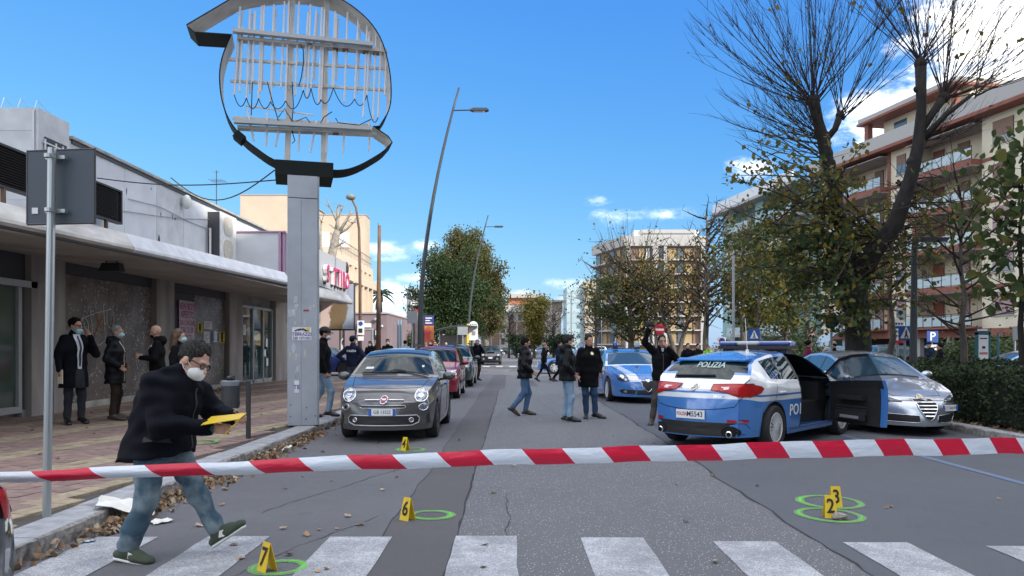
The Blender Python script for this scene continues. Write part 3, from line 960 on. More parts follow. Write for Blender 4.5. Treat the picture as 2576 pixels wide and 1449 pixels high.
bays = [(.2, 7.4), (10.5, 17.6)]
ZR = F0 + FH * NF
for (a, b_) in solids:
 pieces.append(('wall', M_CREAM, (a, b_, -12, 0, F0, ZR)))
pieces.append(('back_wall', M_CREAM, (-7.5, 20.8, -12.2, -1.7, F0, ZR + .01)))
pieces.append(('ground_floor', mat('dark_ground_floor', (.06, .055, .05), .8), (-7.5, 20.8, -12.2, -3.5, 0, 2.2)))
pieces.append(('base_band', M_BRICK, (-7.6, 20.9, -12.1, .12, 2.2, F0)))
for s in (-7, -3.5, .2, 3.8, 7.2, 10.6, 14, 17.4, 20.4):
 pieces.append(('column', M_GREYPL, (s - .2, s + .2, -.6, -.2, 0, 2.2)))
for i in range(1, NF):
 z = F0 + FH * i
 for (a, b_) in solids:
  pieces.append(('band', M_BRICK, (a - .01, b_ + .01, -.1, .05, z - .16, z + .10)))
for i in range(NF):
 z = F0 + FH * i
 for (a, b_) in bays:
  pieces.append(('balcony_slab', M_BRICK, (a + .01, b_ - .01, -1.69, .95, z - .30, z + .14) if i else (a + .01, b_ - .01, -1.69, .95, z + .002, z + .14)))
  pieces.append(('soffit', M_GREYPL, (a + .02, b_ - .02, -1.69, .90, z + FH - .36, z + FH - .303)))
  n = 7
  for q in range(n):
   s0 = lerp(a + .06, b_ - .06, q / n)
   s1 = lerp(a + .06, b_ - .06, (q + 1) / n)
   pieces.append(('railing_panel', M_RAILGL, (s0 + .04, s1 - .04, .86, .88, z + .24, z + 1.0)))
   pieces.append(('railing_post', M_DARK, (s0 - .02, s0 + .02, .85, .90, z + .14, z + 1.12)))
  pieces.append(('railing_post', M_DARK, (b_ - .08, b_ - .04, .85, .90, z + .14, z + 1.12)))
  pieces.append(('handrail', M_DARK, (a + .05, b_ - .05, .85, .90, z + 1.12, z + 1.17)))
  sh = M_MAUVSH if i < 2 else M_BRNSH
  for (f0, f1, m_) in ((.03, .15, sh), (.42, .60, sh), (.80, .98, M_BRICK)):
   s0, s1 = lerp(a, b_, f0), lerp(a, b_, f1)
   pieces.append(('balcony_door', M_DARK2, (s0, s1, -1.68, -1.66, z + .14, z + 2.45)))
   top = .14 if m_ is M_BRICK else (.14 if (i + int(f0 * 10)) % 3 else 1.1)
   pieces.append(('roller_shutter', m_, (s0 + .06, s1 - .06, -1.66, -1.63, z + top, z + 2.4)))
 for s in (-1.75, -5.4, 9.0, 19.3):
  op = (0, .35, 0, .45, .28)[i] if s < 3 else .5
  pieces.append(('window', M_DARK2, (s - .95 if s < 3 else s - .6, s + .95 if s < 3 else s + .6, 0, .02, z + .95, z + 2.62)))
  w_ = .9 if s < 3 else .55
  pieces.append(('pane', M_SKYGL, (s - w_, s + w_, .021, .03, z + 1.0, z + 1.0 + 1.56 * op + .02)))
  pieces.append(('roller_shutter', M_MAUVSH if i < 3 else M_BRNSH, (s - w_, s + w_, .021, .06, z + 1.03 + 1.56 * op, z + 2.57)))
  pieces.append(('sill', M_GREYPL, (s - w_ - .12, s + w_ + .12, 0.0, .12, z + .88, z + .949)))
for s in (7.2, 10.35):
 pieces.append(('red_pilaster', M_BRICK, (s, s + .35, 0, .09, F0, ZR)))
pieces.append(('eave', M_BRICK, (-7.9, 21.2, -12.4, 1.25, ZR + .02, ZR + .30)))
pieces.append(('parapet', M_GREYPL, (-7.85, 21.15, 1.0, 1.2, ZR + .30, ZR + 1.45)))
pieces.append(('roof', M_GREYPL, (-7.85, 21.15, -12.3, 1.0, ZR + .30, ZR + .5)))
pieces.append(('attic', M_CREAM, (2.5, 12.6, -9, -1.0, ZR + .5, ZR + 3.3)))
pieces.append(('attic_window', M_SKYGL, (9.6, 11.2, -1.0, -.96, ZR + 1.9, ZR + 2.9)))
pieces.append(('attic_roof', M_GREYPL, (2.2, 14.2, -10, .5, ZR + 3.50, ZR + 3.9)))
pieces.append(('attic_fascia', M_BRICK, (2.1, 14.3, -10.1, .6, ZR + 3.3, ZR + 3.499)))
pieces.append(('attic_column', M_BRICK, (13.2, 13.7, -.3, .2, ZR + .5, ZR + 3.3)))
pieces.append(('attic_column', M_BRICK, (2.6, 3.1, -.3, .2, ZR + .5, ZR + 3.3)))
strip_building(ap, pieces)
cp = thing('entrance_canopy', 'curved translucent entrance canopy in front of the cream apartment building', 'canopy', (29.6, 66.5, 0))
part('vault', mat('pale_blue_plastic', (.40, .48, .52), .3), cp, lambda b: b.add([(28.0 + 1.6 * math.cos(t), y, 1.5 + 1.3 * math.sin(t)) for y in (64, 67) for t in [i * PI / 10 for i in range(11)]], [(j, j + 1, 12 + j, 11 + j) for j in range(10)]))
part('arch', M_DARK2, cp, lambda b: b.tube([(28.0 + 1.62 * math.cos(t), 64, 1.5 + 1.32 * math.sin(t)) for t in [i * PI / 10 for i in range(11)]], .06, 6))
for s in (-1, 1):
 part('leg', M_DARK2, cp, lambda b: b.box(28 + s * 1.6 - .05, 28 + s * 1.6 + .05, 64, 64.1, 0, 1.5))
M_TEAL = mat('teal_plaster', (.27, .42, .40), .8, col2=(.23, .37, .36), scale=.8)
tl = thing('teal_building', 'teal plaster apartment block half hidden behind the big tree', 'apartment building', (29.5, 80, 0), math.atan2(18.5, -2.5))
pieces = [('wall', M_TEAL, (-1, 18.7, -12, -1.5, 0, 18.2)), ('wall', M_TEAL, (15.2, 18.7, -1.5, 0, 0, 18.2)), ('wall', M_TEAL, (7.4, 9.4, -1.5, 0, 0, 18.2)),
   ('roof_slab', M_GREYPL, (-1.5, 19.3, -12.5, 1.2, 18.2, 18.5)), ('parapet', M_WHITE, (-1.4, 19.2, .9, 1.15, 18.5, 19.6))]
for i in range(5):
 z = 2.6 + i * 3.12
 for (a, b_) in ((-.9, 7.4), (9.4, 15.2)):
  pieces.append(('balcony_slab', M_GREYPL, (a, b_, -1.5, 1.0, z, z + .25)))
  pieces.append(('railing_panel', M_WHITE if i % 2 else M_RAILGL, (a, b_, .93, .98, z + .25, z + 1.15)))
  for q in range(3):
   s0 = lerp(a, b_, .1 + q * .3)
   pieces.append(('window', M_DARK2, (s0, s0 + 1.2, -1.5, -1.46, z + .4, z + 2.5)))
   pieces.append(('roller_shutter', M_BRNSH if q == 1 else M_GREYPL, (s0 + .05, s0 + 1.15, -1.46, -1.43, z + 1.2, z + 2.45)))
strip_building(tl, pieces)
M_GOLD = mat('golden_shutter', (.36, .26, .13), .7, col2=(.28, .20, .10), scale=.4)
M_BROWNW = mat('brown_facade', (.23, .165, .125), .85, col2=(.18, .13, .10), scale=.4)
md = thing('apartment_building', 'tall apartment block with golden shutters and grey roof parapet seen up the street', 'apartment building', (25, 170, 0))
foot = [(25, 170), (42, 170), (42, 190), (20.4, 187)]
mb = MB()
mb.prism(foot, lambda u, v, d: (u, v, d), 0, 23.6)
loc_build(mb, 'wall', M_BROWNW, md)
mb = MB()
mb.prism([(24.4, 169), (43, 169), (43, 191), (19.4, 187.5)], lambda u, v, d: (u, v, d), 23.6, 25.8)
loc_build(mb, 'parapet', M_GREYPL, md)
part('roof_room', M_WHITE, md, lambda b: b.box(27.5, 42, 173, 185, 25.8, 27.6))
part('roof_room', M_GREYPL, md, lambda b: b.box(29, 41, 172.4, 173, 26.9, 27.7))
for i in range(7):
 z = 2.0 + i * 3.1
 part('balcony_slab', M_GREYPL, md, lambda b: b.box(25.6, 42.5, 168.8, 169.99, z - .2, z + .1))
 part('balcony_slab', M_GREYPL, md, lambda b: b.add([(24.2, 170.6, z - .2), (23.2, 170.2, z - .2), (18.8, 186.4, z - .2), (20.3, 186.9, z - .2), (24.2, 170.6, z + .1), (23.2, 170.2, z + .1), (18.8, 186.4, z + .1), (20.3, 186.9, z + .1)], [(0, 1, 2, 3), (7, 6, 5, 4), (0, 4, 5, 1), (1, 5, 6, 2), (2, 6, 7, 3), (3, 7, 4, 0)]))
 for q, (x0, x1, m_) in enumerate(((26.2, 27.6, M_BRNSH), (28.0, 29.2, M_GOLD), (29.5, 30.4, M_WHITE), (34.4, 36.2, M_GOLD), (36.6, 37.6, M_SKYGL), (38.0, 39.7, M_GOLD), (40.0, 41.4, M_BRNSH), (32.4, 33.2, M_SKYGL))):
  part('shutter', m_, md, lambda b: b.box(x0, x1, 169.8, 169.98, z + .12, z + 2.6))
 for q in range(4):
  t0, t1 = .1 + q * .24, .22 + q * .24
  a_ = Vector((lerp(25, 20.4, t0) - .15, lerp(170, 187, t0), 0))
  b2 = Vector((lerp(25, 20.4, t1) - .15, lerp(170, 187, t1), 0))
  part('shutter', (M_GOLD, M_SKYGL)[q % 2], md, lambda b: b.bar(a_ + Vector((0, 0, z + 1.3)), b2 + Vector((0, 0, z + 1.3)), .1, 2.4))
for (x0, x1) in ((25.05, 26.0), (30.9, 32.2), (33.4, 34.1), (41.5, 42.3)):
 part('white_pier', M_GREYPL, md, lambda b: b.box(x0, x1, 168.9, 170, 0, 23.5))
# ---------------- far end of the street
M_PBLUE = mat('pale_blue_wall', (.36, .48, .52), .8, col2=(.32, .43, .47), scale=.2)
pb = thing('apartment_building', 'plain pale blue end wall of an apartment block far up the street', 'apartment building', (20, 245, 0))
part('wall', M_PBLUE, pb, lambda b: b.box(17, 22.3, 239, 255, 0, 20))
part('wall', mat('tan_wall', (.42, .36, .27), .85), pb, lambda b: b.box(22.32, 27.5, 238, 255, 0, 21.6))
for i in range(6):
 z = 2.5 + 3.1 * i
 part('balcony', M_GREYPL, pb, lambda b: b.box(22.6, 27, 236.8, 237.99, z, z + 1.1))
 part('joint_line', M_DARK2, pb, lambda b: b.box(17, 22.3, 238.98, 238.999, z, z + .08))
M_TANW = mat('grey_tan_wall', (.40, .36, .31), .9, col2=(.31, .275, .24), scale=.25)
M_BRNW2 = mat('dark_brown_shutter', (.15, .10, .08), .8)
fb = thing('apartment_building', 'low wide grey and tan building closing the far end of the street', 'building', (2, 205, 0))
part('wall', M_TANW, fb, lambda b: b.box(-8, 12.8, 200, 216, 0, 10.4))
part('parapet', M_GREYPL, fb, lambda b: b.box(-8.5, 7.2, 199.3, 216, 10.4, 12.2))
part('roof_room', mat('orange_brick', (.38, .15, .08), .85), fb, lambda b: b.box(-1, 6, 205, 213, 12.2, 14.4))
part('roof_room', M_TANW, fb, lambda b: b.box(-6.4, -2.4, 206, 214, 12.2, 15.4))
part('roof_slab', M_GREYPL, fb, lambda b: b.box(-1.6, 8, 204, 214, 14.4, 15.5))
part('upper_floor', M_TANW, fb, lambda b: b.box(7.3, 13.3, 203, 216, 10.4, 13.8))
part('pergola', M_GREYPL, fb, lambda b: (b.box(8, 14.3, 201, 206, 13.2, 13.6), b.box(10, 10.4, 201, 201.4, 10.5, 13.2), b.box(13.5, 13.9, 201, 201.4, 10.5, 13.2)))
for i in range(3):
 z = 1.2 + i * 3.1
 for q in range(9):
  x = -7.2 + q * 2.2
  if i < 2 and q in (0, 1, 3, 4):
   part('shutter', M_BRNW2, fb, lambda b: b.box(x - .2, x + 1.7, 199.9, 200, z + .6, z + 3.6))
  else:
   part('window', M_DARK2, fb, lambda b: b.box(x, x + .9, 199.92, 200, z + .8, z + 2.4))
tw = thing('tower_block', 'dark grey tower block with small balconies behind the evergreen trees', 'tower block', (-30, 250, 0))
part('wall', mat('dark_grey_facade', (.20, .20, .21), .85), tw, lambda b: b.box(-34, -27, 248, 262, 0, 20))
for i in range(6):
 part('balcony', M_WHITE, tw, lambda b: b.box(-32.5, -29, 246.8, 247.99, 2.3 + i * 3.1, 3.3 + i * 3.1))
 part('window', M_DARK, tw, lambda b: b.box(-28.7, -27.6, 247.9, 248, 2.8 + i * 3.1, 4.3 + i * 3.1))
wb = thing('apartment_building', 'pale grey block glimpsed between the trunks of the tall evergreens', 'apartment building', (-18, 190, 0))
part('wall', mat('pale_grey_blue', (.42, .47, .52), .85), wb, lambda b: b.box(-19.5, -12, 186, 200, 0, 11))
for i in range(3):
 part('balcony', M_WHITE, wb, lambda b: b.box(-19, -13, 184.8, 185.99, 1.8 + i * 3.1, 2.8 + i * 3.1))
oc = thing('apartment_building', 'unseen apartment block added beyond the right edge to shade the street', 'apartment building', (27.8, -10.6, 0), R(49))  # invented block out of view, placed to cast the open shade on the street
OC = MB()
OC.box(-19, 21, -7, 7, 0, 27)
OC.build('wall', mat('grey_brown_plaster', (.17, .15, .13), .9), oc)
for i in range(8):
 z = .5 + i * 3.2
 OC = MB()
 OC.box(-19.1, 21.1, 7.0, 7.06, z + 2.7, z + 2.95)
 OC.build('band', M_BRICK, oc)
 for q in range(10):
  OC = MB()
  OC.box(-17.5 + q * 4, -15.9 + q * 4, 7.0, 7.05, z + .9, z + 2.4)
  OC.build('window', M_BRNSH, oc)
# ================================================================== cars
def paint(name, col, metallic=.3, rough=.28):
 return mat(name, col, rough, metallic, coat=1.0)
M_TYRE = mat('tyre_rubber', (.018, .018, .018), .85)
M_RIM = mat('silver_rim', (.62, .63, .64), .35, .3)
M_RIMD = mat('dark_rim', (.06, .06, .065), .35, .7)
M_RIMB = mat('rim_backing', (.01, .01, .01), .8)
M_CARGL = mat('car_glass', (.008, .022, .028), .02, spec=.38)
M_CARGL2 = mat('car_glass_blue', (.04, .085, .12), .02, spec=.6)
M_TRIM = mat('black_trim', (.014, .014, .015), .55)
M_UNDER = mat('underbody', (.006, .006, .006), .95)
M_SEAM = mat('panel_seam', (.008, .008, .01), .9)
M_CHROME = mat('chrome', (.75, .76, .78), .12, 1.0)
M_REDL = mat('red_lamp', (.36, .008, .010), .2, spec=.4)
M_CLEARL = mat('clear_lamp', (.30, .32, .34), .08, .55, spec=.9, coat=1)
M_LAMPDK = mat('lamp_housing', (.05, .055, .06), .12, .3, coat=1)
M_PLATE = mat('plate_white', (.72, .73, .74), .5)
M_PLATEB = mat('plate_blue', (.02, .10, .45), .5)
M_CABIN = mat('cabin_black', (.008, .008, .009), .8)
def cinterp(x, pts, sig):
 xs = np.array([p[0] for p in pts], float)
 ys = np.array([p[1] for p in pts], float)
 out = np.zeros_like(x)
 ks = np.linspace(-2, 2, 9)
 wt = np.exp(-ks ** 2 / 1.2)
 wt /= wt.sum()
 for k_, w_ in zip(ks, wt):
  xx = np.clip(x + k_ * sig, xs[0], xs[-1])
  out += w_ * np.interp(xx, xs, ys)
 return out
_wheels = {}
def wheel_mesh(r, wd, style, rimmat):
 key = (r, style, rimmat.name)
 if key in _wheels:
  return _wheels[key]
 t = MB()
 rr = r * .68
 t.lathe([(rr, -wd / 2 + .01), (r * .93, -wd / 2), (r * .985, -wd / 2 + .02), (r, -wd * .25), (r, wd * .25), (r * .985, wd / 2 - .02), (r * .93, wd / 2), (rr + .005, wd / 2 - .008), (rr, wd / 2 - .03)], n=36, axis='X')
 tm = t.mesh('tyre', M_TYRE, angle=40)
 m = MB()
 m.lathe([(rr - .004, -wd / 2 + .02), (rr + .002, wd / 2 - .012), (rr - .014, wd / 2 - .008), (rr - .02, wd / 2 - .03)], n=36, axis='X')
 ns = {'fan': 20, 'five': 5, 'ten': 7}[style]
 for i in range(ns):
  a = 2 * PI * i / ns
  w_ = {'fan': .0105, 'five': .055, 'ten': .03}[style]
  ca, sa = math.cos(a), math.sin(a)
  def P(rad, off, x):
   return (x, rad * ca - off * sa, rad * sa + off * ca)
  x1, x0 = wd / 2 - .012, wd / 2 - .045
  w2 = w_ * (.65 if style == 'fan' else 1.3)
  vs = [P(.045, -w2, x0), P(rr - .012, -w_, x0), P(rr - .012, w_, x0), P(.045, w2, x0), P(.045, -w2, x1 + .004), P(rr - .012, -w_, x1), P(rr - .012, w_, x1), P(.045, w2, x1 + .004)]
  m.add(vs, [(3, 2, 1, 0), (4, 5, 6, 7), (0, 1, 5, 4), (1, 2, 6, 5), (2, 3, 7, 6), (3, 0, 4, 7)])
 m.lathe([(.065, wd / 2 - .05), (.065, wd / 2 - .004), (.03, wd / 2)], n=14, axis='X')
 m.cur = 1
 m.lathe([(rr - .01, wd / 2 - .075), (.01, wd / 2 - .07)], n=24, axis='X')
 m.cur = 0
 rm = m.mesh('rim', [rimmat, M_RIMB], angle=40)
 _wheels[key] = (tm, rm)
 return tm, rm
class Car:
 def __init__(c, name, label, loc, heading, sp, body, group=None, cat='car', rim=None, rim_style='ten', glass=None, open_door=False, simple=False):
  """heading: angle clockwise from straight up the street (+Y)"""
  c.sp = sp
  c.root = thing(name, label, cat, loc, -heading, group)
  L_, W_, H_ = sp['L'], sp['W'], sp['H']
  c.L, c.W, c.H = L_, W_, H_
  N = sp.get('N', 86)
  d = np.linspace(0, L_, N)
  zt = cinterp(d, sp['top'], .035)
  zb = cinterp(d, sp['belt'], .05)
  hw = cinterp(d, sp['plan'], .03)
  wr = sp['wr']
  c.axles = (sp['fo'], sp['fo'] + sp['wb'])
  zl = np.full(N, sp.get('sill', .19))
  zl = np.interp(d, [0, .35, .6, L_ - .6, L_ - .35, L_], [sp.get('lowf', .2), sp.get('lowf', .2), sp.get('sill', .19), sp.get('sill', .19), sp.get('lowr', .24), sp.get('lowr', .26)])
  ra = wr + .055
  for ax in c.axles:
   q = np.abs(d - ax) < ra
   arch = wr + np.sqrt(np.maximum(0, ra ** 2 - (d - ax) ** 2))
   zl = np.where(q, np.maximum(zl, arch), zl)
  zs = np.minimum(zb, zt - .045)
  zl = np.minimum(zl, zs - .06)
  ref = np.maximum(.2, H_ - zb)
  tt = np.clip((zt - zs - .05) / (ref - .05), 0, 1)
  sh = .955
  rows = []
  tl = [0, .12, .3, .5, .7, .88, 1]
  for t in tl:
   rows.append((hw * np.interp(t, [0, .2, .5, .72, .9, 1], [.95, .985, .995, 1.0, .985, sh]), zl + (zs - zl) * t))
  crown = .022 + .03 * tt
  rw = np.full(N, sp['roofw']) if not isinstance(sp['roofw'], list) else cinterp(d, sp['roofw'], .08)
  xr = hw * sh + (np.minimum(hw * sh, rw) - hw * sh) * tt
  xr = np.minimum(xr, hw * sh - .01)
  zr = zt - crown
  for t in (.07, .5, .9, 1):
   bul = .014 * math.sin(PI * t)
   rows.append((hw * sh + (xr - hw * sh) * t + bul * tt, zs + (zr - zs) * t))
  for t in (.075, .35, .68, 1):
   rows.append((xr * (1 - t), zr + (zt - zr) * (1 - (1 - t) ** 2.2)))
  nr = len(rows)              # 15
  c.nr = nr
  V = []
  idx = {}
  for i in range(N):
   y = L_ / 2 - d[i]
   for r in range(nr):
    x, z = rows[r][0][i], rows[r][1][i]
    idx[i, r, 0] = len(V)
    V.append((x, y, z))
    if r < nr - 1:
     idx[i, r, 1] = len(V)
     V.append((-x, y, z))
    else:
     idx[i, r, 1] = idx[i, r, 0]
  F = {}
  def put(key, f):
   F.setdefault(key, []).append(f)
  ws, rs, sg = sp['ws'], sp['rs'], sp['sg']
  for i in range(N - 1):
   dm = (d[i] + d[i + 1]) / 2
   tall = min(zt[i] - zs[i], zt[i + 1] - zs[i + 1])
   for r in range(nr - 1):
    for s in (0, 1):
     q = [idx[i, r, s], idx[i, r + 1, s], idx[i + 1, r + 1, s], idx[i + 1, r, s]]
     if s == 0:
      q = q[::-1]
     key = 'body'
     if r in (7, 8) and sg[0] < dm < sg[1] and tall > .09:
      key = 'side%d' % s
      if any(abs(dm - p) < .035 for p in sp['pillars']):
       key = 'pillar'
     elif r >= 11 and ws[0] < dm < ws[1]:
      key = 'windscreen'
     elif r >= 11 and rs[0] < dm < rs[1]:
      key = 'body' if r == 11 and (dm > rs[1] - .13 or dm < rs[0] + .05) else 'rear_window'
     for di, (d0, d1) in enumerate(sp.get('doors', [])):
      if d0 < dm < d1 and 1 <= r <= 9:
       key = ('door%d%d' % (di, s)) if key == 'body' and (r < 9 or (open_door and di == 0 and s == 0)) else ('dglass%d%d' % (di, s) if key.startswith('side') else key)
     put(key, tuple(q))
  for i, sgn, bow, tagn in ((0, 1, sp.get('bowf', .16), 'body'), (N - 1, -1, sp.get('bowr', .1), 'body')):
   K = 12
   xm = max(rows[r][0][i] for r in range(nr))
   grid = []
   for r in range(nr):
    x = rows[r][0][i]
    z = rows[r][1][i]
    line = []
    for k_ in range(K + 1):
     f = 1 - 2 * k_ / K
     if k_ == 0:
      line.append(idx[i, r, 0])
     elif k_ == K:
      line.append(idx[i, r, 1])
     else:
      xx = x * f
      h = (z - rows[0][1][i]) / max(.01, rows[nr - 1][1][i] - rows[0][1][i])
      b_ = bow * ((x / xm) ** 2) * (1 - f * f) * (1 - .35 * h * h) * (1 if h < .9 else 1)
      line.append(len(V))
      V.append((xx, (L_ / 2 - d[i]) + sgn * b_, z))
    grid.append(line)
   for r in range(nr - 1):
    for k_ in range(K):
     q = (grid[r][k_], grid[r][k_ + 1], grid[r + 1][k_ + 1], grid[r + 1][k_])
     q = q if sgn > 0 else q[::-1]
     q = tuple(dict.fromkeys(q))
     if len(q) > 2:
      put(tagn, q)
  c.V, c.F = V, F
  c.bvh = BVHTree.FromPolygons(V, [f for k_ in F for f in F[k_]])
  gl = glass or M_CARGL
  c.body_mat = body
  def mk(nm, keys, m, parent=c.root, smooth=38):
   fs = [f for k_ in keys for f in F.get(k_, [])]
   if not fs:
    return None
   used = sorted({i for f in fs for i in f})
   rm = {o: n for n, o in enumerate(used)}
   mb = MB()
   mb.v = [V[o] for o in used]
   mb.f = [tuple(rm[i] for i in f) for f in fs]
   mb.mi = [0] * len(fs)
   return mb.build(nm, m, parent, angle=smooth)
  mk('body', ['body'], body)
  mk('windscreen', ['windscreen'], gl)
  mk('rear_window', ['rear_window'], gl)
  mk('pillar_trim', ['pillar'], M_TRIM)
  for s in (0, 1):
   mk('side_window', ['side%d' % s], gl)
  c.doors = {}
  for di in range(len(sp.get('doors', []))):
   for s in (0, 1):
    if open_door and di == 0 and s == 0:
     c.open_faces = (F.get('door00', []), F.get('dglass00', []))
     continue
    dobj = mk('door', ['door%d%d' % (di, s)], body)
    if dobj is not None:
     mk('window', ['dglass%d%d' % (di, s)], gl, dobj)
     d0, d1 = sp['doors'][di]
     yy = L_ / 2 - d1 + .17
     xx = c.hit('S', s, yy, .84 * sp.get('hz', 1.0))
     if xx is not None and not simple:
      sx = 1 if s == 0 else -1
      h_ = MB()
      h_.box(xx[0] - .005, xx[0] + .03, yy - .09, yy + .09, xx[2] - .018, xx[2] + .018, bev=.008) if s == 0 else h_.box(xx[0] - .03, xx[0] + .005, yy - .09, yy + .09, xx[2] - .018, xx[2] + .018, bev=.008)
      h_.build('handle', body, dobj)
  mb = MB()
  ya, yb = L_ / 2 - .25, -L_ / 2 + .2
  zc = min(.62, float(zb.min()))
  mb.box(-W_ / 2 + .24, W_ / 2 - .24, yb, ya, .17, zc)
  f_, r_ = c.axles
  mb.box(-W_ / 2 + .09, -W_ / 2 + .24, L_ / 2 - r_ + ra + .03, L_ / 2 - f_ - ra - .03, .2, .5)
  if not open_door:
   mb.box(W_ / 2 - .24, W_ / 2 - .09, L_ / 2 - r_ + ra + .03, L_ / 2 - f_ - ra - .03, .2, .5)
  mb.build('underbody', M_UNDER, c.root)
  tw_ = .2
  for ax in c.axles:
   for sx in (1, -1):
    wo = bpy.data.objects.new('wheel', None)
    COL.objects.link(wo)
    wo.parent = c.root
    wo.location = (sx * (W_ / 2 - tw_ / 2 - .025), L_ / 2 - ax, wr)
    wo.rotation_euler = (random.random() * 3, 0, 0 if sx > 0 else PI)
    tm, rm = wheel_mesh(wr, tw_, rim_style, rim or M_RIM)
    link_mesh('tyre', tm, wo)
    link_mesh('rim', rm, wo)
  if not simple:
   sm = MB()
   for s in (0, 1):
    for d0, d1 in sp.get('doors', []):
     for dd in (d0, d1):
      c.line(sm, 'S', s, [(L_ / 2 - dd, z) for z in np.linspace(.28, 1.0, 14)], .0045)
     c.line(sm, 'S', s, [(L_ / 2 - x, .27) for x in np.linspace(d0, d1, 14)], .0045)
   hd = sp.get('hood')
   if hd:
    for sx in (1, -1):
     c.line(sm, 'T', 0, [(sx * np.interp(t, [0, 1], hd[2]), L_ / 2 - lerp(hd[0], hd[1], t)) for t in np.linspace(0, 1, 14)], .005)
    c.line(sm, 'T', 0, [(x, L_ / 2 - hd[0] - .10 * (x / .7) ** 2 + .03) for x in np.linspace(-hd[2][0], hd[2][0], 16)], .005)
   sm.build('panel_seam', M_SEAM, c.root)['kind'] = 'stuff'
  mz, md_ = sp.get('mirror', (.98, 1.42))
  for sx in (1, -1):
   if open_door and sx > 0:
    continue
   h_ = c.hit('S', 0 if sx > 0 else 1, L_ / 2 - md_, mz - .04)
   x0 = abs(h_[0]) if h_ else W_ / 2 - .05
   mb = MB()
   mb.ball((sx * (x0 + .14), L_ / 2 - md_ + .02, mz + .05), (.115, .075, .075), 12, 8)
   mo = mb.build('mirror', sp.get('mirror_mat', body), c.root, smooth=True)
   mb = MB()
   mb.bar((sx * (x0 - .02), L_ / 2 - md_ + .02, mz - .01), (sx * (x0 + .1), L_ / 2 - md_ + .01, mz + .01), .06, .04)
   mb.build('mirror_arm', M_TRIM, mo)
   mb = MB()
   mb.ball((sx * (x0 + .14), L_ / 2 - md_ - .045, mz + .05), (.095, .02, .058), 12, 6)
   mb.build('mirror_glass', M_CHROME, mo, smooth=True)
 # -------- projection of details on to the shell
 def hit(c, ax, s, a, b):
  o, d_ = {'F': (Vector((a, 9, b)), Vector((0, -1, 0))), 'R': (Vector((a, -9, b)), Vector((0, 1, 0))),
     'S': (Vector((9 if s == 0 else -9, a, b)), Vector((-1 if s == 0 else 1, 0, 0))), 'T': (Vector((a, b, 9)), Vector((0, 0, -1)))}[ax]
  h = c.bvh.ray_cast(o, d_)
  return h[0] if h[0] is not None else None
 def hitn(c, ax, s, a, b, off):
  o, d_ = {'F': (Vector((a, 9, b)), Vector((0, -1, 0))), 'R': (Vector((a, -9, b)), Vector((0, 1, 0))),
     'S': (Vector((9 if s == 0 else -9, a, b)), Vector((-1 if s == 0 else 1, 0, 0))), 'T': (Vector((a, b, 9)), Vector((0, 0, -1)))}[ax]
  h = c.bvh.ray_cast(o, d_)
  if h[0] is None:
   return None
  n = h[1]
  if n.dot(d_) > 0:
   n = -n
  return h[0] + (n * .5 - d_ * .5).normalized() * off
 def line(c, mb, ax, s, pts, rad, off=.0):
  out = [c.hitn(ax, s, a, b, off) for a, b in pts]
  run = []
  for p in out + [None]:
   if p is None or (run and (p - run[-1]).length > .2):
    if len(run) > 1:
     mb.tube(run, rad, 4)
    run = [p] if p is not None else []
   else:
    run.append(p)
 def patch(c, name, poly, ax, m, s=0, off=.006, rings=4, parent=None, rim=None, rim_r=.012, centre=None):
  """a panel laid on the shell: outline in the axis' own plane"""
  n = len(poly)
  P = []
  for i in range(n):
   a, b = poly[i], poly[(i + 1) % n]
   L_ = math.hypot(b[0] - a[0], b[1] - a[1])
   kk = max(1, int(L_ / .06))
   for q in range(kk):
    P.append((lerp(a[0], b[0], q / kk), lerp(a[1], b[1], q / kk)))
  cx = centre[0] if centre else sum(p[0] for p in P) / len(P)
  cy = centre[1] if centre else sum(p[1] for p in P) / len(P)
  vs, ok = [], True
  lines = []
  for r in range(rings + 1):
   f = r / rings
   row = []
   for p in (P if r else [(cx, cy)]):
    h = c.hitn(ax, s, lerp(cx, p[0], f), lerp(cy, p[1], f), off)
    if h is None:
     h = c.hitn(ax, s, lerp(cx, p[0], f * .9), lerp(cy, p[1], f * .9), off)
    if h is None:
     h = vs[-1] if vs else Vector((0, 0, 0))
    row.append(len(vs))
    vs.append(h)
   lines.append(row)
  fs = []
  N = len(P)
  for k_ in range(N):
   fs.append((lines[0][0], lines[1][k_], lines[1][(k_ + 1) % N]))
  for r in range(1, rings):
   for k_ in range(N):
    fs.append((lines[r][k_], lines[r + 1][k_], lines[r + 1][(k_ + 1) % N], lines[r][(k_ + 1) % N]))
  mb = MB()
  mb.add(vs, fs)
  o = mb.build(name, m, parent or c.root, angle=35)
  if rim is not None:
   mb = MB()
   out = [vs[i] for i in lines[-1]]
   mb.tube(out + [out[0]], rim_r, 6, cap=False)
   mb.build(name + '_surround', rim, o, smooth=True)
  return o
 def disc(c, name, ctr, rx, ry, ax, m, s=0, off=.008, parent=None, rim=None, rim_r=.01, n=18):
  return c.patch(name, [(ctr[0] + rx * math.cos(2 * PI * i / n), ctr[1] + ry * math.sin(2 * PI * i / n)) for i in range(n)], ax, m, s, off, 3, parent, rim, rim_r)
 def words(c, name, txt, size, ctr, ax, m, s=0, off=.008, flip=1, xs=1.0, parent=None, slant=0.0, spacing=1.0):
  vs, fs = text_mesh(txt, size, spacing=spacing)
  out = []
  for x, y, z in vs:
   x = x * xs * flip + slant * y
   h = c.hitn(ax, s, ctr[0] + x, ctr[1] + y, off)
   out.append(h if h is not None else Vector((0, 0, .5)))
  mb = MB()
  mb.add(out, fs)
  return mb.build(name, m, parent or c.root)
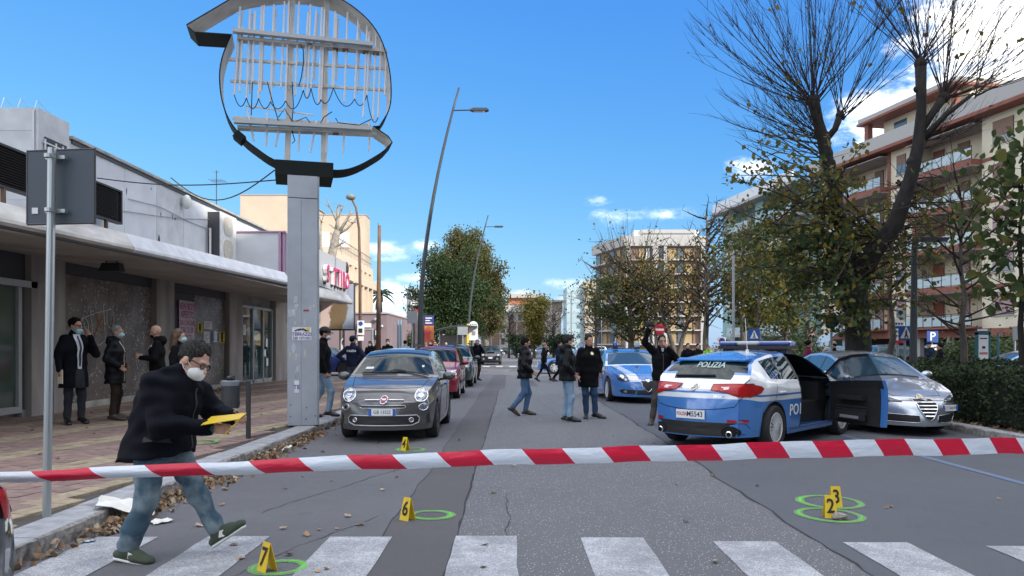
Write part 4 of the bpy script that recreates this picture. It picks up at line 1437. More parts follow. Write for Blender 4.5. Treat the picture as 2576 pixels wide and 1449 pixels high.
 def plate(c, y, z, x=0.0, txt='', face=1, blue=True, w_=.40, h_=.11, police=False, size=.08):
  """licence plate; face=+1 front, -1 rear"""
  mb = MB()
  yy = y
  mb.box(x - w_ / 2, x + w_ / 2, min(yy, yy + face * .014), max(yy, yy + face * .014), z - h_ / 2, z + h_ / 2)
  p = mb.build('licence_plate', M_PLATE, c.root)
  yo = yy + face * .016
  right = (-1, 0, 0) if face > 0 else (1, 0, 0)
  if blue:
   for sx in (-1, 1):
    mb = MB()
    mb.box(x + sx * (w_ / 2 - .022) - .022, x + sx * (w_ / 2 - .022) + .022, min(yo, yo - face * .001), max(yo, yo - face * .001), z - h_ / 2, z + h_ / 2)
    mb.build('blue_band', M_PLATEB, p)
  mb = MB()
  if police:
   put_text(mb, txt[1], size, (x + w_ * .16, yo, z), right, (0, 0, 1), xs=.9)
   mb.build('plate_number', M_INK, p)
   mb = MB()
   put_text(mb, txt[0], size * .7, (x - w_ * .30, yo, z), right, (0, 0, 1), xs=.62)
   mb.build('plate_word', mat('red_ink', (.4, .03, .04), .6), p)
  elif txt:
   put_text(mb, txt, size, (x, yo, z), right, (0, 0, 1), xs=.85, bold=False)
   mb.build('plate_number', M_INK, p)
  return p
def mirror_poly(p):
 return [(-a, b) for a, b in reversed(p)]
# ---------------- shapes of the cars
SP_500 = dict(L=3.57, W=1.63, H=1.49, wb=2.30, fo=.72, wr=.30, roofw=.54, sill=.2, lowf=.20, bowf=.20, bowr=.12,
    top=[(0, .64), (.05, .70), (.16, .80), (.4, .90), (.75, .97), (.98, 1.01), (1.5, 1.38), (1.8, 1.465), (2.25, 1.49), (2.75, 1.44), (3.15, 1.29), (3.42, 1.03), (3.52, .88), (3.57, .75)],
    belt=[(0, .62), (.4, .78), (.8, .89), (1, .93), (3, .97), (3.57, .92)],
    plan=[(0, .58), (.05, .64), (.15, .71), (.4, .785), (.8, .812), (2.6, .815), (3.2, .78), (3.45, .70), (3.57, .60)],
    ws=(1.03, 1.62), rs=(2.95, 3.36), sg=(1.16, 2.98), pillars=[2.2], doors=[(1.02, 2.2)], hood=(.28, 1.0, (.56, .66)), mirror=(.95, 1.35))
SP_PANDA = dict(L=3.54, W=1.58, H=1.54, wb=2.30, fo=.68, wr=.29, roofw=.56, sill=.22, lowf=.22, bowf=.13, bowr=.06,
    top=[(0, .66), (.05, .76), (.25, .87), (.7, .97), (.95, 1.03), (1.42, 1.44), (1.66, 1.515), (2.4, 1.54), (3.15, 1.51), (3.36, 1.44), (3.48, 1.0), (3.54, .8)],
    belt=[(0, .64), (.5, .85), (.9, .93), (3.54, .98)],
    plan=[(0, .62), (.06, .68), (.2, .745), (.6, .785), (3.0, .785), (3.4, .75), (3.54, .68)],
    ws=(.98, 1.5), rs=(3.22, 3.5), sg=(1.12, 3.2), pillars=[1.98, 2.72], doors=[(1.0, 1.96), (1.98, 2.8)], hood=(.2, .95, (.55, .62)), mirror=(.98, 1.28))
SP_SUV = dict(L=4.45, W=1.76, H=1.60, wb=2.53, fo=.92, wr=.335, roofw=.60, sill=.28, lowf=.28, bowf=.12, bowr=.06, lowr=.34,
    top=[(0, .76), (.05, .86), (.3, .96), (1.05, 1.05), (1.25, 1.09), (1.8, 1.50), (2.1, 1.575), (2.9, 1.60), (3.9, 1.57), (4.2, 1.49), (4.38, 1.08), (4.45, .9)],
    belt=[(0, .72), (.6, .93), (1.2, 1.0), (4.45, 1.04)],
    plan=[(0, .70), (.08, .77), (.3, .84), (.8, .875), (3.8, .875), (4.3, .83), (4.45, .76)],
    ws=(1.3, 1.88), rs=(4.02, 4.4), sg=(1.45, 4.1), pillars=[2.42, 3.35], doors=[(1.3, 2.4), (2.42, 3.4)], hood=(.25, 1.2, (.6, .7)), mirror=(1.04, 1.6))
SP_GIU = dict(L=4.35, W=1.80, H=1.465, wb=2.63, fo=.92, wr=.325, roofw=[(0, .60), (2.4, .60), (3.2, .57), (3.8, .52), (4.35, .50)], sill=.2, lowf=.18, bowf=.26, bowr=.17, N=110, lowr=.22,
    top=[(0, .64), (.04, .70), (.2, .78), (.85, .91), (1.22, .985), (1.95, 1.36), (2.3, 1.44), (2.75, 1.465), (3.25, 1.44), (3.7, 1.37), (3.92, 1.29), (4.2, 1.03), (4.3, .97), (4.35, .90)],
    belt=[(0, .62), (.5, .78), (1.2, .92), (2.5, .965), (3.3, 1.0), (4.0, 1.05), (4.35, .98)],
    plan=[(0, .60), (.08, .69), (.3, .80), (.8, .88), (2, .895), (3.3, .90), (3.8, .87), (4.15, .78), (4.35, .66)],
    ws=(1.27, 2.0), rs=(3.84, 4.20), sg=(1.42, 3.66), pillars=[2.72], doors=[(1.42, 2.72), (2.74, 3.56)], hood=(.12, 1.2, (.42, .70)), mirror=(.96, 1.62))
SP_147 = dict(L=4.22, W=1.73, H=1.44, wb=2.55, fo=.90, wr=.315, roofw=.575, sill=.2, lowf=.18, bowf=.34, bowr=.14,
    top=[(0, .60), (.05, .66), (.3, .745), (.85, .875), (1.2, .95), (1.92, 1.33), (2.25, 1.41), (2.7, 1.44), (3.25, 1.41), (3.75, 1.26), (4.08, 1.0), (4.22, .85)],
    belt=[(0, .58), (.5, .74), (1.15, .87), (4.22, .95)],
    plan=[(0, .54), (.1, .65), (.35, .77), (.8, .845), (2, .865), (3.4, .86), (3.95, .79), (4.22, .66)],
    ws=(1.25, 1.98), rs=(3.4, 4.02), sg=(1.4, 3.55), pillars=[2.35, 3.2], doors=[(1.28, 2.35), (2.37, 3.3)], hood=(.1, 1.18, (.4, .68)), mirror=(.93, 1.58))
SP_SED = dict(L=4.62, W=1.81, H=1.43, wb=2.81, fo=.82, wr=.325, roofw=.59, sill=.2, lowf=.2, bowf=.14, bowr=.1,
    top=[(0, .64), (.05, .72), (.25, .80), (1.1, .92), (1.4, .98), (2.05, 1.33), (2.4, 1.41), (2.8, 1.43), (3.3, 1.38), (3.95, 1.10), (4.1, 1.07), (4.5, 1.04), (4.58, .98), (4.62, .85)],
    belt=[(0, .62), (.5, .78), (1.3, .90), (4.62, .98)],
    plan=[(0, .66), (.08, .74), (.3, .83), (.8, .89), (3.8, .90), (4.3, .85), (4.62, .72)],
    ws=(1.45, 2.12), rs=(3.4, 3.98), sg=(1.6, 3.75), pillars=[2.5, 3.35], doors=[(1.45, 2.48), (2.5, 3.45)], hood=(.2, 1.38, (.55, .7)), mirror=(.98, 1.75))
# ---------------- grey small hatchback parked on the left
c = Car('parked_car', 'dark grey rounded small hatchback parked at the left kerb facing the viewer', (-2.03, 12.22 + 1.785, 0), PI, SP_500, paint('graphite_paint', (.075, .075, .077), .25, .3), 'cars parked along the left kerb', rim=M_RIMD, rim_style='five')
for sx in (1, -1):
 h = c.disc('headlight', (sx * .575, .735), .098, .098, 'F', M_CLEARL, rim=M_CHROME, rim_r=.012)
 c.disc('headlight_lens', (sx * .575, .735), .04, .04, 'F', M_CHROME, off=.02, parent=h)
 h = c.disc('driving_light', (sx * .615, .555), .064, .052, 'F', M_CLEARL, rim=M_CHROME, rim_r=.008)
 c.disc('lamp_lens', (sx * .615, .555), .024, .022, 'F', M_CHROME, off=.016, parent=h)
 c.patch('side_vent', [(sx * .66, .42), (sx * .70, .47), (sx * .715, .30), (sx * .67, .28)], 'F', M_TRIM, off=.008)
c.patch('intake_slot', [(-.34, .585), (.34, .585), (.36, .555), (.33, .545), (-.33, .545), (-.36, .555)], 'F', M_TRIM, off=.01, rim=M_CHROME, rim_r=.004)
lg = c.patch('lower_grille', [(-.52, .43), (.52, .43), (.56, .39), (.55, .32), (.45, .275), (-.45, .275), (-.55, .32), (-.56, .39)], 'F', M_TRIM, off=.01, rim=M_FRAMEG, rim_r=.011)
for sx in (1, -1):
 c.disc('fog_lamp', (sx * .44, .36), .034, .034, 'F', M_CLEARL, off=.02, rim=M_CHROME, rim_r=.008, parent=lg)
mb = MB()
for sx in (1, -1):
 c.line(mb, 'F', 0, [(sx * x, .665) for x in np.linspace(.075, .31, 8)], .009, .006)
mb.build('chrome_whisker', M_CHROME, c.root)
b_ = c.disc('badge', (0, .665), .056, .056, 'F', mat('badge_red', (.30, .05, .06), .3, .3), off=.018, rim=M_CHROME, rim_r=.01)
c.words('badge_word', 'FIAT', .034, (0, .665), 'F', M_CHROME, off=.026, flip=-1, parent=b_)
c.plate(c.L / 2 + .20, .487, 0, 'GB 135SS', 1, w_=.42, h_=.105)
mb = MB()
c.line(mb, 'T', 0, [(x, c.L / 2 - 1.07 + .08 * (x / .6) ** 2) for x in np.linspace(-.6, .05, 12)], .012, .02)
c.line(mb, 'T', 0, [(x, c.L / 2 - 1.05) for x in np.linspace(-.05, .55, 12)], .012, .02)
mb.build('wiper', M_TRIM, c.root)
c.patch('windscreen_sticker', [(.38, c.L / 2 - 1.15), (.52, c.L / 2 - 1.16), (.5, c.L / 2 - 1.21), (.37, c.L / 2 - 1.2)], 'T', M_PAPER, off=.006, rings=1)
c.patch('windscreen_sticker', [(-.50, c.L / 2 - 1.2), (-.46, c.L / 2 - 1.2), (-.46, c.L / 2 - 1.25), (-.50, c.L / 2 - 1.25)], 'T', M_PAPER, off=.006, rings=1)
mb = MB()
mb.box(-.735, -.70, c.L / 2 - 2.3, c.L / 2 - 1.1, .21, .25)
mb.build('side_skirt', M_CHROME, c.root)
# ---------------- red boxy hatchback behind it
c = Car('parked_car', 'red boxy small hatchback parked behind the dark grey car', (-2.29, 21.9 + 1.77, 0), PI, SP_PANDA, paint('red_paint', (.27, .012, .03), .3, .25), 'cars parked along the left kerb')
for sx in (1, -1):
 h = c.patch('headlight', [(sx * .42, .80), (sx * .66, .84), (sx * .70, .70), (sx * .50, .66), (sx * .42, .70)], 'F', M_CLEARL, rim=M_CHROME, rim_r=.006)
 c.disc('headlight_lens', (sx * .57, .75), .05, .05, 'F', M_CHROME, off=.014, parent=h)
 mb = MB()
 mb.bar((sx * .60, 1.0, 1.55), (sx * .60, -1.35, 1.545), .04, .045)
 mb.build('roof_rail', M_DARK2, c.root)
c.patch('grille', [(-.36, .74), (.36, .74), (.34, .67), (-.34, .67)], 'F', M_TRIM, off=.01)
c.patch('bumper_intake', [(-.5, .42), (.5, .42), (.5, .30), (-.5, .30)], 'F', M_TRIM, off=.01)
c.plate(c.L / 2 + .13, .5, 0, 'DV 418KL', 1)
for s in (0, 1):
 c.patch('side_moulding', [(-1.2, .5), (.9, .5), (.9, .43), (-1.2, .43)], 'S', M_DARK2, s=s, off=.012)
# ---------------- dark green estate behind that
c = Car('parked_car', 'dark green high estate car parked behind the red hatchback', (-2.32, 28.2 + 2.2, 0), PI, SP_SUV, paint('dark_green_paint', (.03, .05, .045), .4, .3), 'cars parked along the left kerb')
for sx in (1, -1):
 c.patch('headlight', [(sx * .45, .86), (sx * .76, .88), (sx * .78, .74), (sx * .48, .74)], 'F', M_CLEARL, rim=M_TRIM, rim_r=.006)
 mb = MB()
 mb.bar((sx * .63, .9, 1.62), (sx * .63, -1.7, 1.60), .04, .04)
 mb.build('roof_rail', M_DARK2, c.root)
c.patch('grille', [(-.4, .85), (.4, .85), (.36, .74), (-.36, .74)], 'F', M_TRIM, off=.01)
c.plate(c.L / 2 + .12, .55, 0, 'CZ 902GT', 1)
# ---------------- black estate driving towards us
c = Car('moving_car', 'black estate car with bonnet scoop driving down the street towards the viewer', (-1.75, 62.6 + 2.2, 0), PI, SP_SUV, paint('black_paint', (.012, .013, .015), .3, .25))
for sx in (1, -1):
 h = c.patch('headlight', [(sx * .50, .90), (sx * .80, .92), (sx * .82, .74), (sx * .52, .74)], 'F', M_CLEARL, rim=M_TRIM, rim_r=.006)
 c.disc('fog_lamp', (sx * .55, .5), .09, .09, 'F', M_CLEARL, off=.01)
c.patch('grille', [(-.38, .86), (.38, .86), (.36, .74), (-.36, .74)], 'F', M_TRIM, off=.01, rim=M_CHROME)
c.plate(c.L / 2 + .12, .58, 0, 'EX 305PB', 1)
mb = MB()
mb.box(-.3, .3, 1.25, 1.6, 1.02, 1.09, bev=.02)
mb.build('bonnet_scoop', M_TRIM, c.root)
# ---------------- blue car on the forecourt at left
c = Car('parked_car', 'deep blue hatchback parked on the forecourt behind the sign pillar', (-8.9, 37.3, .118), R(105), SP_147, paint('deep_blue_paint', (.012, .035, .19), .3, .25), rim=M_RIMD, rim_style='five', glass=M_CARGL2)
for sx in (1, -1):
 c.patch('headlight', [(sx * .38, .70), (sx * .70, .78), (sx * .74, .66), (sx * .42, .62)], 'F', M_CLEARL, rim=M_TRIM, rim_r=.006)
 c.patch('headlight', [(1.95, .70), (1.45, .76), (1.52, .66), (1.9, .62)], 'S', M_CLEARL, s=0 if sx > 0 else 1)
c.patch('grille', [(-.3, .6), (.3, .6), (.26, .42), (-.26, .42)], 'F', M_TRIM, off=.01)
# ---------------- police cars
POL_BLUE = (.055, .19, .50)
def police_paint(name, kind):
 k = NT(name)
 k.b.inputs['Roughness'].default_value = .22
 k.b.inputs['Metallic'].default_value = .1
 k.b.inputs['Coat Weight'].default_value = 1.0
 k.b.inputs['Coat Roughness'].default_value = .03
 tc = k.n('ShaderNodeTexCoord')
 sp = k.n('ShaderNodeSeparateXYZ')
 k.l(tc.outputs['Object'], sp.inputs[0])
 sn = k.n('ShaderNodeSeparateXYZ')
 k.l(tc.outputs['Normal'], sn.inputs[0])
 x, y, z = sp.outputs
 ax = k.math('ABSOLUTE', x)
 def gt(v, t):
  return k.step(v, t - .004, t + .004)
 def lt(v, t):
  return k.math('SUBTRACT', 1.0, gt(v, t))
 def mul(*a):
  o = a[0]
  for b in a[1:]:
   o = k.math('MULTIPLY', o, b)
  return o
 rear = gt(k.math('MULTIPLY', y, -1), 1.86)
 low = k.math('ADD', .725, k.math('MULTIPLY', k.step(k.math('MULTIPLY', y, -1), 1.75, 2.15), .045))
 ln = k.math('ADD', .79, k.math('MULTIPLY', k.step(k.math('MULTIPLY', y, -1), 1.8, 2.2), .05))
 side = mul(gt(k.math('SUBTRACT', z, low), 0.0), lt(z, 1.10), lt(y, .95))
 line = mul(gt(k.math('SUBTRACT', z, ln), 0.0), lt(k.math('SUBTRACT', z, ln), .03), lt(y, .95))
 cp_ = mul(gt(k.math('MULTIPLY', y, -1), .95), lt(sn.outputs[2], .72), gt(z, 1.05))
 t = k.math('MULTIPLY', k.math('SUBTRACT', 2.15, y), 1 / 1.25)
 inner = k.math('ADD', .20, k.math('MULTIPLY', t, .27))
 outer = k.math('ADD', .47, k.math('MULTIPLY', t, .20))
 hood = mul(gt(y, .95), gt(k.math('SUBTRACT', ax, inner), 0), lt(k.math('SUBTRACT', ax, outer), 0), gt(z, .58))
 rs_ = mul(gt(z, 1.38), gt(k.math('SINE', k.math('MULTIPLY', k.math('ADD', y, k.math('MULTIPLY', ax, .9)), 5.2)), .80), lt(y, -.2))
 wh = k.math('MAXIMUM', k.math('MAXIMUM', mul(side, k.math('SUBTRACT', 1.0, line)), cp_), k.math('MAXIMUM', hood, rs_))
 if kind == 'sedan':
  wh = mul(gt(z, .74), lt(z, .98), k.math('SUBTRACT', 1.0, mul(gt(z, .80), lt(z, .83))), lt(y, .9))
 c_ = k.mix(wh, POL_BLUE, (.70, .72, .74))
 k.l(c_, k.b.inputs['Base Color'])
 return k.m
M_POL = police_paint('police_livery', 'hatch')
M_POLS = police_paint('police_livery_saloon', 'sedan')
M_POLB = paint('police_blue', POL_BLUE, .1, .25)
M_POLW = paint('police_white', (.70, .72, .74), .0, .25)
M_BLULAMP = mat('blue_beacon', (.012, .05, .26), .08, spec=.9, coat=1)
SP_GIU['mirror_mat'] = M_POLW
TH = R(43)
hx, hy = math.sin(TH), math.cos(TH)
rax = Vector((3.84, 11.35, 0)) + Vector((-hy, hx, 0)) * .80           # middle of the rear axle
ctr = rax + Vector((hx, hy, 0)) * (4.35 / 2 - .80)
c = Car('police_car', 'blue and white police hatchback seen from behind with its front door open', (ctr.x, ctr.y, 0), TH, SP_GIU, M_POL, 'police cars stopped in the road', cat='police car', rim_style='fan', open_door=True)
YR = -c.L / 2
for sx in (1, -1):
 tlp = [(sx * .25, .965), (sx * .45, .975), (sx * .77, .985), (sx * .80, .93), (sx * .77, .80), (sx * .66, .80), (sx * .5, .855), (sx * .28, .885)]
 o = c.patch('tail_light', tlp, 'R', M_REDL, off=.012, rings=4, rim=M_TRIM, rim_r=.004, centre=(sx * .6, .90))
 c.patch('tail_light_clear', [(sx * .40, .93), (sx * .52, .935), (sx * .53, .895), (sx * .42, .89)], 'R', mat('lamp_white', (.6, .5, .5), .2), off=.018, rings=1, parent=o)
 c.patch('tail_light', [(-2.02, .985), (-1.78, .94), (-1.74, .91), (-1.80, .85), (-2.02, .79)], 'S', M_REDL, s=0 if sx > 0 else 1, off=.012, rim=M_TRIM, rim_r=.004)
 c.patch('reflector', [(sx * .52, .475), (sx * .75, .475), (sx * .74, .435), (sx * .52, .435)], 'R', M_REDL, off=.008, rings=1)
 mb = MB()
 mb.lathe([(.042, -2.2), (.05, -2.26), (.034, -2.262), (.03, -2.2)], (sx * .56, 0, .27), 14, 'Y')
 mb.build('exhaust', M_CHROME, c.root, angle=40)
 c.disc('exhaust_recess', (sx * .56, .30), .12, .085, 'R', M_UNDER, off=.008)
c.patch('rear_diffuser', [(-.72, .42), (-.6, .43), (.6, .43), (.72, .42), (.78, .30), (.62, .235), (-.62, .235), (-.78, .30)], 'R', M_TRIM, off=.006)
c.plate(YR - .165, .535, 0, ('POLIZIA', 'M5543'), -1, blue=False, w_=.46, h_=.125, police=True, size=.105)
mb = MB()
c.line(mb, 'R', 0, [(x, .66 - .06 * (1 - (x / .62) ** 2)) for x in np.linspace(-.62, .62, 24)], .006)
for sx in (1, -1):
 c.line(mb, 'R', 0, [(sx * lerp(.62, .70, t), lerp(.66, .80, t)) for t in np.linspace(0, 1, 8)], .006)
 c.line(mb, 'R', 0, [(sx * lerp(.70, .74, t), lerp(.99, 1.04, t)) for t in np.linspace(0, 1, 8)], .006)
mb.build('tailgate_seam', M_SEAM, c.root)
o = c.disc('badge', (0, .915), .042, .042, 'R', mat('badge_gold', (.3, .3, .2), .3, .6), off=.02, rim=M_CHROME, rim_r=.007)
c.words('model_script', 'giulietta', .055, (.42, .80), 'R', M_CHROME, off=.008)
c.words('rear_window_word', 'POLIZIA', .11, (.05, 1.235), 'R', mat('pale_green_lettering', (.42, .55, .50), .5), off=.012, xs=1.15)
mb = MB()
mb.add([(-.60, YR + .56, 1.345), (.60, YR + .56, 1.345), (.56, YR + .40, 1.315), (-.56, YR + .40, 1.315), (-.60, YR + .56, 1.31), (.60, YR + .56, 1.31), (.56, YR + .41, 1.295), (-.56, YR + .41, 1.295)], [(0, 3, 2, 1), (4, 5, 6, 7), (0, 1, 5, 4), (2, 3, 7, 6), (1, 2, 6, 5), (3, 0, 4, 7)])
mb.build('spoiler', M_POLB, c.root)
mb = MB()
c.line(mb, 'R', 0, [(x, 1.085 + .02 * x) for x in np.linspace(-.45, .2, 8)], .014, .02)
mb.build('rear_wiper', M_TRIM, c.root)
c.words('number_113', '113', .15, (-1.36, 1.085), 'S', M_BLUPR, s=0, off=.012, xs=1.0, slant=-.2)
c.words('side_lettering', 'POLIZIA', .20, (-.28, .56), 'S', M_PLATE, s=1, off=.01, flip=-1)
c.words('side_lettering', 'PO', .235, (-.83, .555), 'S', M_PLATE, s=0, off=.010, xs=1.1)
c.words('side_lettering', 'I', .235, (-.60, .555), 'S', M_PLATE, s=0, off=.010, xs=1.1)
mb = MB()
mb.tube([(.25, -1.05, 1.42), (.25, -1.05, 1.47)], .025, 10)
mb.tube([(.25, -1.05, 1.47), (.25, -1.12, 1.95)], .006, 5)
mb.build('aerial', M_WHITE, c.root)
for (x0, x1, m_, nm) in ((-.62, -.30, M_BLULAMP, 'beacon'), (-.298, .10, M_FRAMEG, 'beacon_middle'), (.102, .62, M_BLULAMP, 'beacon')):
 mb = MB()
 mb.box(x0, x1, -.34, -.08, 1.53, 1.605, bev=.022)
 mb.build(nm, m_, c.root)
mb = MB()
mb.box(-.6, .6, -.38, -.04, 1.475, 1.529)
for sx in (-1, 1):
 mb.box(sx * .5 - .05, sx * .5 + .05, -.3, -.1, 1.40, 1.475)
mb.build('light_bar_base', M_TRIM, c.root)
mb = MB()
mb.box(-.5, .5, -.02, .25, 1.462, 1.48)
mb.build('roof_board', mat('roof_red', (.35, .05, .05), .4), c.root)
mb = MB()
xi = c.W / 2 - .24
mb.box(-xi, xi, -.35, 1.0, .24, .30)
mb.box(-xi - .1, -xi - .05, -.5, 1.0, .3, 1.2)
mb.box(-xi, xi, .70, 1.05, .45, .92)
mb.box(-.16, .16, -.6, .75, .3, .58)
mb.build('cabin_floor', M_CABIN, c.root)
for sx in (-1, 1):
 mb = MB()
 mb.box(sx * .38 - .25, sx * .38 + .25, -.35, .22, .30, .52, bev=.06)
 mb.add([(sx * .38 - .24, -.32, .5), (sx * .38 + .24, -.32, .5), (sx * .38 + .20, -.52, 1.12), (sx * .38 - .20, -.52, 1.12), (sx * .38 - .24, -.45, .5), (sx * .38 + .24, -.45, .5), (sx * .38 + .20, -.62, 1.12), (sx * .38 - .20, -.62, 1.12)],
   [(0, 1, 2, 3), (7, 6, 5, 4), (0, 4, 5, 1), (1, 5, 6, 2), (2, 6, 7, 3), (3, 7, 4, 0)])
 mb.box(sx * .38 - .12, sx * .38 + .12, -.66, -.56, 1.14, 1.34, bev=.03)
 mb.build('seat', M_CABIN, c.root)
mb = MB()
mb.tube([(-.38 + .19 * math.cos(t), .55 + .05 * math.sin(t), .88 + .18 * math.sin(t)) for t in [i * PI / 8 for i in range(17)]], .018, 6)
mb.build('steering_wheel', M_CABIN, c.root)
mb = MB()
for y0, y1 in ((-.60, .76),):
 mb.box(c.W / 2 - .26, c.W / 2 - .075, y0, y1, .20, .285, bev=.02)
mb.build('sill', M_POLB, c.root)
DOORGL = mat('door_glass', (.05, .09, .12), .03, spec=.6)
DOORGL.node_tree.nodes['Principled BSDF'].inputs['Alpha'].default_value = .5
def open_front_door(c, ang, trim):
 """the front right door swung out on its hinge"""
 fs0, fs1 = c.open_faces
 d0 = c.sp['doors'][0][0]
 hy_ = c.L / 2 - d0
 hxx = c.hit('S', 0, hy_ + .05, .6)[0] - .02
 cs, sn = math.cos(ang), math.sin(ang)
 def tr(p, inset=0.0):
  x, y, z = p[0] - hxx - inset, p[1] - hy_, p[2]
  return (hxx + x * cs - y * sn, hy_ + x * sn + y * cs, z)
 def shell(fs, t0, t1, edge=True):
  used = sorted({i for f in fs for i in f})
  rm = {o: n for n, o in enumerate(used)}
  mb = MB()
  n = len(used)
  mb.v = [tr(c.V[o], t0) for o in used] + [tr(c.V[o], t1) for o in used]
  cnt = {}
  for f in fs:
   mb.f.append(tuple(rm[i] for i in f))
   mb.f.append(tuple(rm[i] + n for i in reversed(f)))
   for a, b in zip(f, f[1:] + f[:1]):
    cnt[(min(a, b), max(a, b))] = cnt.get((min(a, b), max(a, b)), 0) + 1
  for f in fs:
   for a, b in zip(f, f[1:] + f[:1]):
    if cnt[(min(a, b), max(a, b))] == 1:
     mb.f.append((rm[b], rm[a], rm[a] + n, rm[b] + n))
  mb.mi = [0] * len(mb.f)
  return mb
 do = shell(fs0, 0, .06).build('door', trim[0], c.root)
 do['label'] = 'open front door swung out from the body'
 shell(fs1, .02, .026).build('window', DOORGL, do)
 inner = [f for f in fs0 if all(.27 < c.V[i][2] < .99 and hy_ - 1.25 < c.V[i][1] < hy_ - .03 for i in f)]
 shell(inner, .062, .085).build('door_lining', M_CABIN, do)
 frame = [f for f in fs0 if any(c.V[i][2] > .965 for i in f)]
 shell(frame, .061, .072).build('window_seal', M_CABIN, do)
 def box(x0, x1, y0, y1, z0, z1):
  vs = [(hxx - .12 - x1, hy_ + y0, z0), (hxx - .12 - x0, hy_ + y0, z0), (hxx - .12 - x0, hy_ + y1, z0), (hxx - .12 - x1, hy_ + y1, z0)]
  vs += [(v[0], v[1], z1) for v in vs]
  mb = MB()
  mb.add([tr(v) for v in vs], [(3, 2, 1, 0), (4, 5, 6, 7), (0, 1, 5, 4), (1, 2, 6, 5), (2, 3, 7, 6), (3, 0, 4, 7)])
  return mb
 box(-.03, .05, -.95, -.35, .68, .74).build('armrest', M_CABIN, do)
 box(.0, .03, -.98, -.3, .36, .50).build('door_pocket', mat('pocket_black', (.02, .02, .022), .6), do)
 box(.031, .036, -.42, -.86, .385, .43).build('sticker', M_FRAMEG, do)
 for z in (.52, .47, .57):
  box(.0, .006, -1.0, -.3, z, z + .006).build('lining_rib', mat('grey_rib', (.06, .06, .065), .5), do)
 mb = MB()
 p = tr((hxx + .11, hy_ - .18, 1.0))
 mb.ball(p, (.10, .10, .075), 12, 8)
 mo = mb.build('mirror', M_POLW, do, smooth=True)
 mb = MB()
 p = tr((hxx + .11, hy_ - .245, 1.0))
 mb.ball(p, (.075, .075, .06), 12, 8)
 mb.build('mirror_glass', M_CHROME, mo, smooth=True)
open_front_door(c, R(57), (M_POLB,))
# ---- second police car, seen from the front
c = Car('police_car', 'blue and white police hatchback facing the viewer with two roof beacons', (3.38, 20.5 + 2.17, 0), PI - R(5), SP_GIU, M_POL, 'police cars stopped in the road', cat='police car', rim_style='fan', glass=M_CARGL2)
YF = c.L / 2
for sx in (1, -1):
 h = c.patch('headlight', [(sx * .47, .60), (sx * .62, .585), (sx * .72, .62), (sx * .74, .72), (sx * .68, .80), (sx * .58, .78), (sx * .50, .70)], 'F', M_LAMPDK, off=.012, rim=M_TRIM, rim_r=.006)
 c.disc('headlight_lens', (sx * .63, .70), .05, .045, 'F', M_CHROME, off=.02, parent=h)
 c.disc('headlight_lens', (sx * .55, .63), .035, .03, 'F', M_CLEARL, off=.02, parent=h)
 c.patch('fog_recess', [(sx * .30, .36), (sx * .62, .38), (sx * .70, .34), (sx * .64, .27), (sx * .34, .25)], 'F', M_TRIM, off=.01)
 c.disc('fog_lamp', (sx * .56, .32), .04, .035, 'F', M_CLEARL, off=.018)
c.patch('lower_grille', [(-.28, .36), (.28, .36), (.30, .24), (-.30, .24)], 'F', M_TRIM, off=.009)
c.patch('shield_grille', [(-.19, .60), (.19, .60), (.14, .46), (.05, .34), (0, .31), (-.05, .34), (-.14, .46)], 'F', M_TRIM, off=.016, rim=M_CHROME, rim_r=.012)
c.disc('badge', (0, .62), .05, .05, 'F', M_CHROME, off=.03)
for x in (-.33, .33):
 mb = MB()
 mb.lathe([(.075, 0), (.08, .04), (.066, .13), (.03, .155)], (x, -.05, 1.50), 16)
 mb.build('beacon', M_BLULAMP if x > 0 else mat('clear_beacon', (.3, .42, .48), .1, spec=.9), c.root, angle=40)
 mb = MB()
 mb.cyl((x, -.05), .085, 1.44, 1.5)
 mb.build('beacon_base', M_TRIM, c.root)
# ---- police saloon standing across the street
c = Car('police_car', 'blue and white police saloon parked side on across the street behind the walking people', (3.82, 43.2, 0), -PI / 2, SP_SED, M_POLS, 'police cars stopped in the road', cat='police car', rim_style='ten', glass=M_CARGL2)
c.words('side_lettering', 'POLIZIA', .22, (-1.62, .90), 'S', M_BLUPR, s=1, off=.01, flip=-1)
c.words('side_lettering', 'POLIZIA', .24, (-.1, .60), 'S', M_PLATE, s=1, off=.01, flip=-1)
for sx in (1, -1):
 c.patch('tail_light', [(-2.25, .92), (-1.98, .90), (-1.98, .80), (-2.25, .76)], 'S', M_REDL, s=0 if sx > 0 else 1)
 c.patch('headlight', [(2.2, .72), (1.85, .76), (1.9, .66), (2.2, .62)], 'S', M_CLEARL, s=0 if sx > 0 else 1)
mb = MB()
mb.box(-.5, .5, -.2, .05, 1.44, 1.55, bev=.03)
mb.build('beacon_bar', M_BLULAMP, c.root)
# ---------------- silver hatchback parked in the bay at right
c = Car('parked_car', 'silver hatchback with shield grille parked by the hedge facing the viewer', (6.97, 13.15 + 2.11, 0), PI, SP_147, paint('silver_paint', (.50, .53, .57), .75, .28), rim_style='ten', glass=M_CARGL2)
for sx in (1, -1):
 h = c.patch('headlight', [(sx * .36, .585), (sx * .62, .69), (sx * .70, .70), (sx * .72, .64), (sx * .58, .58)], 'F', M_LAMPDK, off=.012, rim=M_TRIM, rim_r=.005)
 c.disc('headlight_lens', (sx * .62, .645), .04, .035, 'F', M_CLEARL, off=.018, parent=h)
 c.patch('headlight', [(1.80, .64), (1.52, .72), (1.50, .70), (1.62, .62)], 'S', M_LAMPDK, s=0 if sx > 0 else 1, off=.01)
 c.patch('bumper_intake', [(sx * .16, .36), (sx * .58, .38), (sx * .63, .36), (sx * .54, .25), (sx * .14, .24)], 'F', M_TRIM, off=.010, rim=M_CHROME, rim_r=.005)
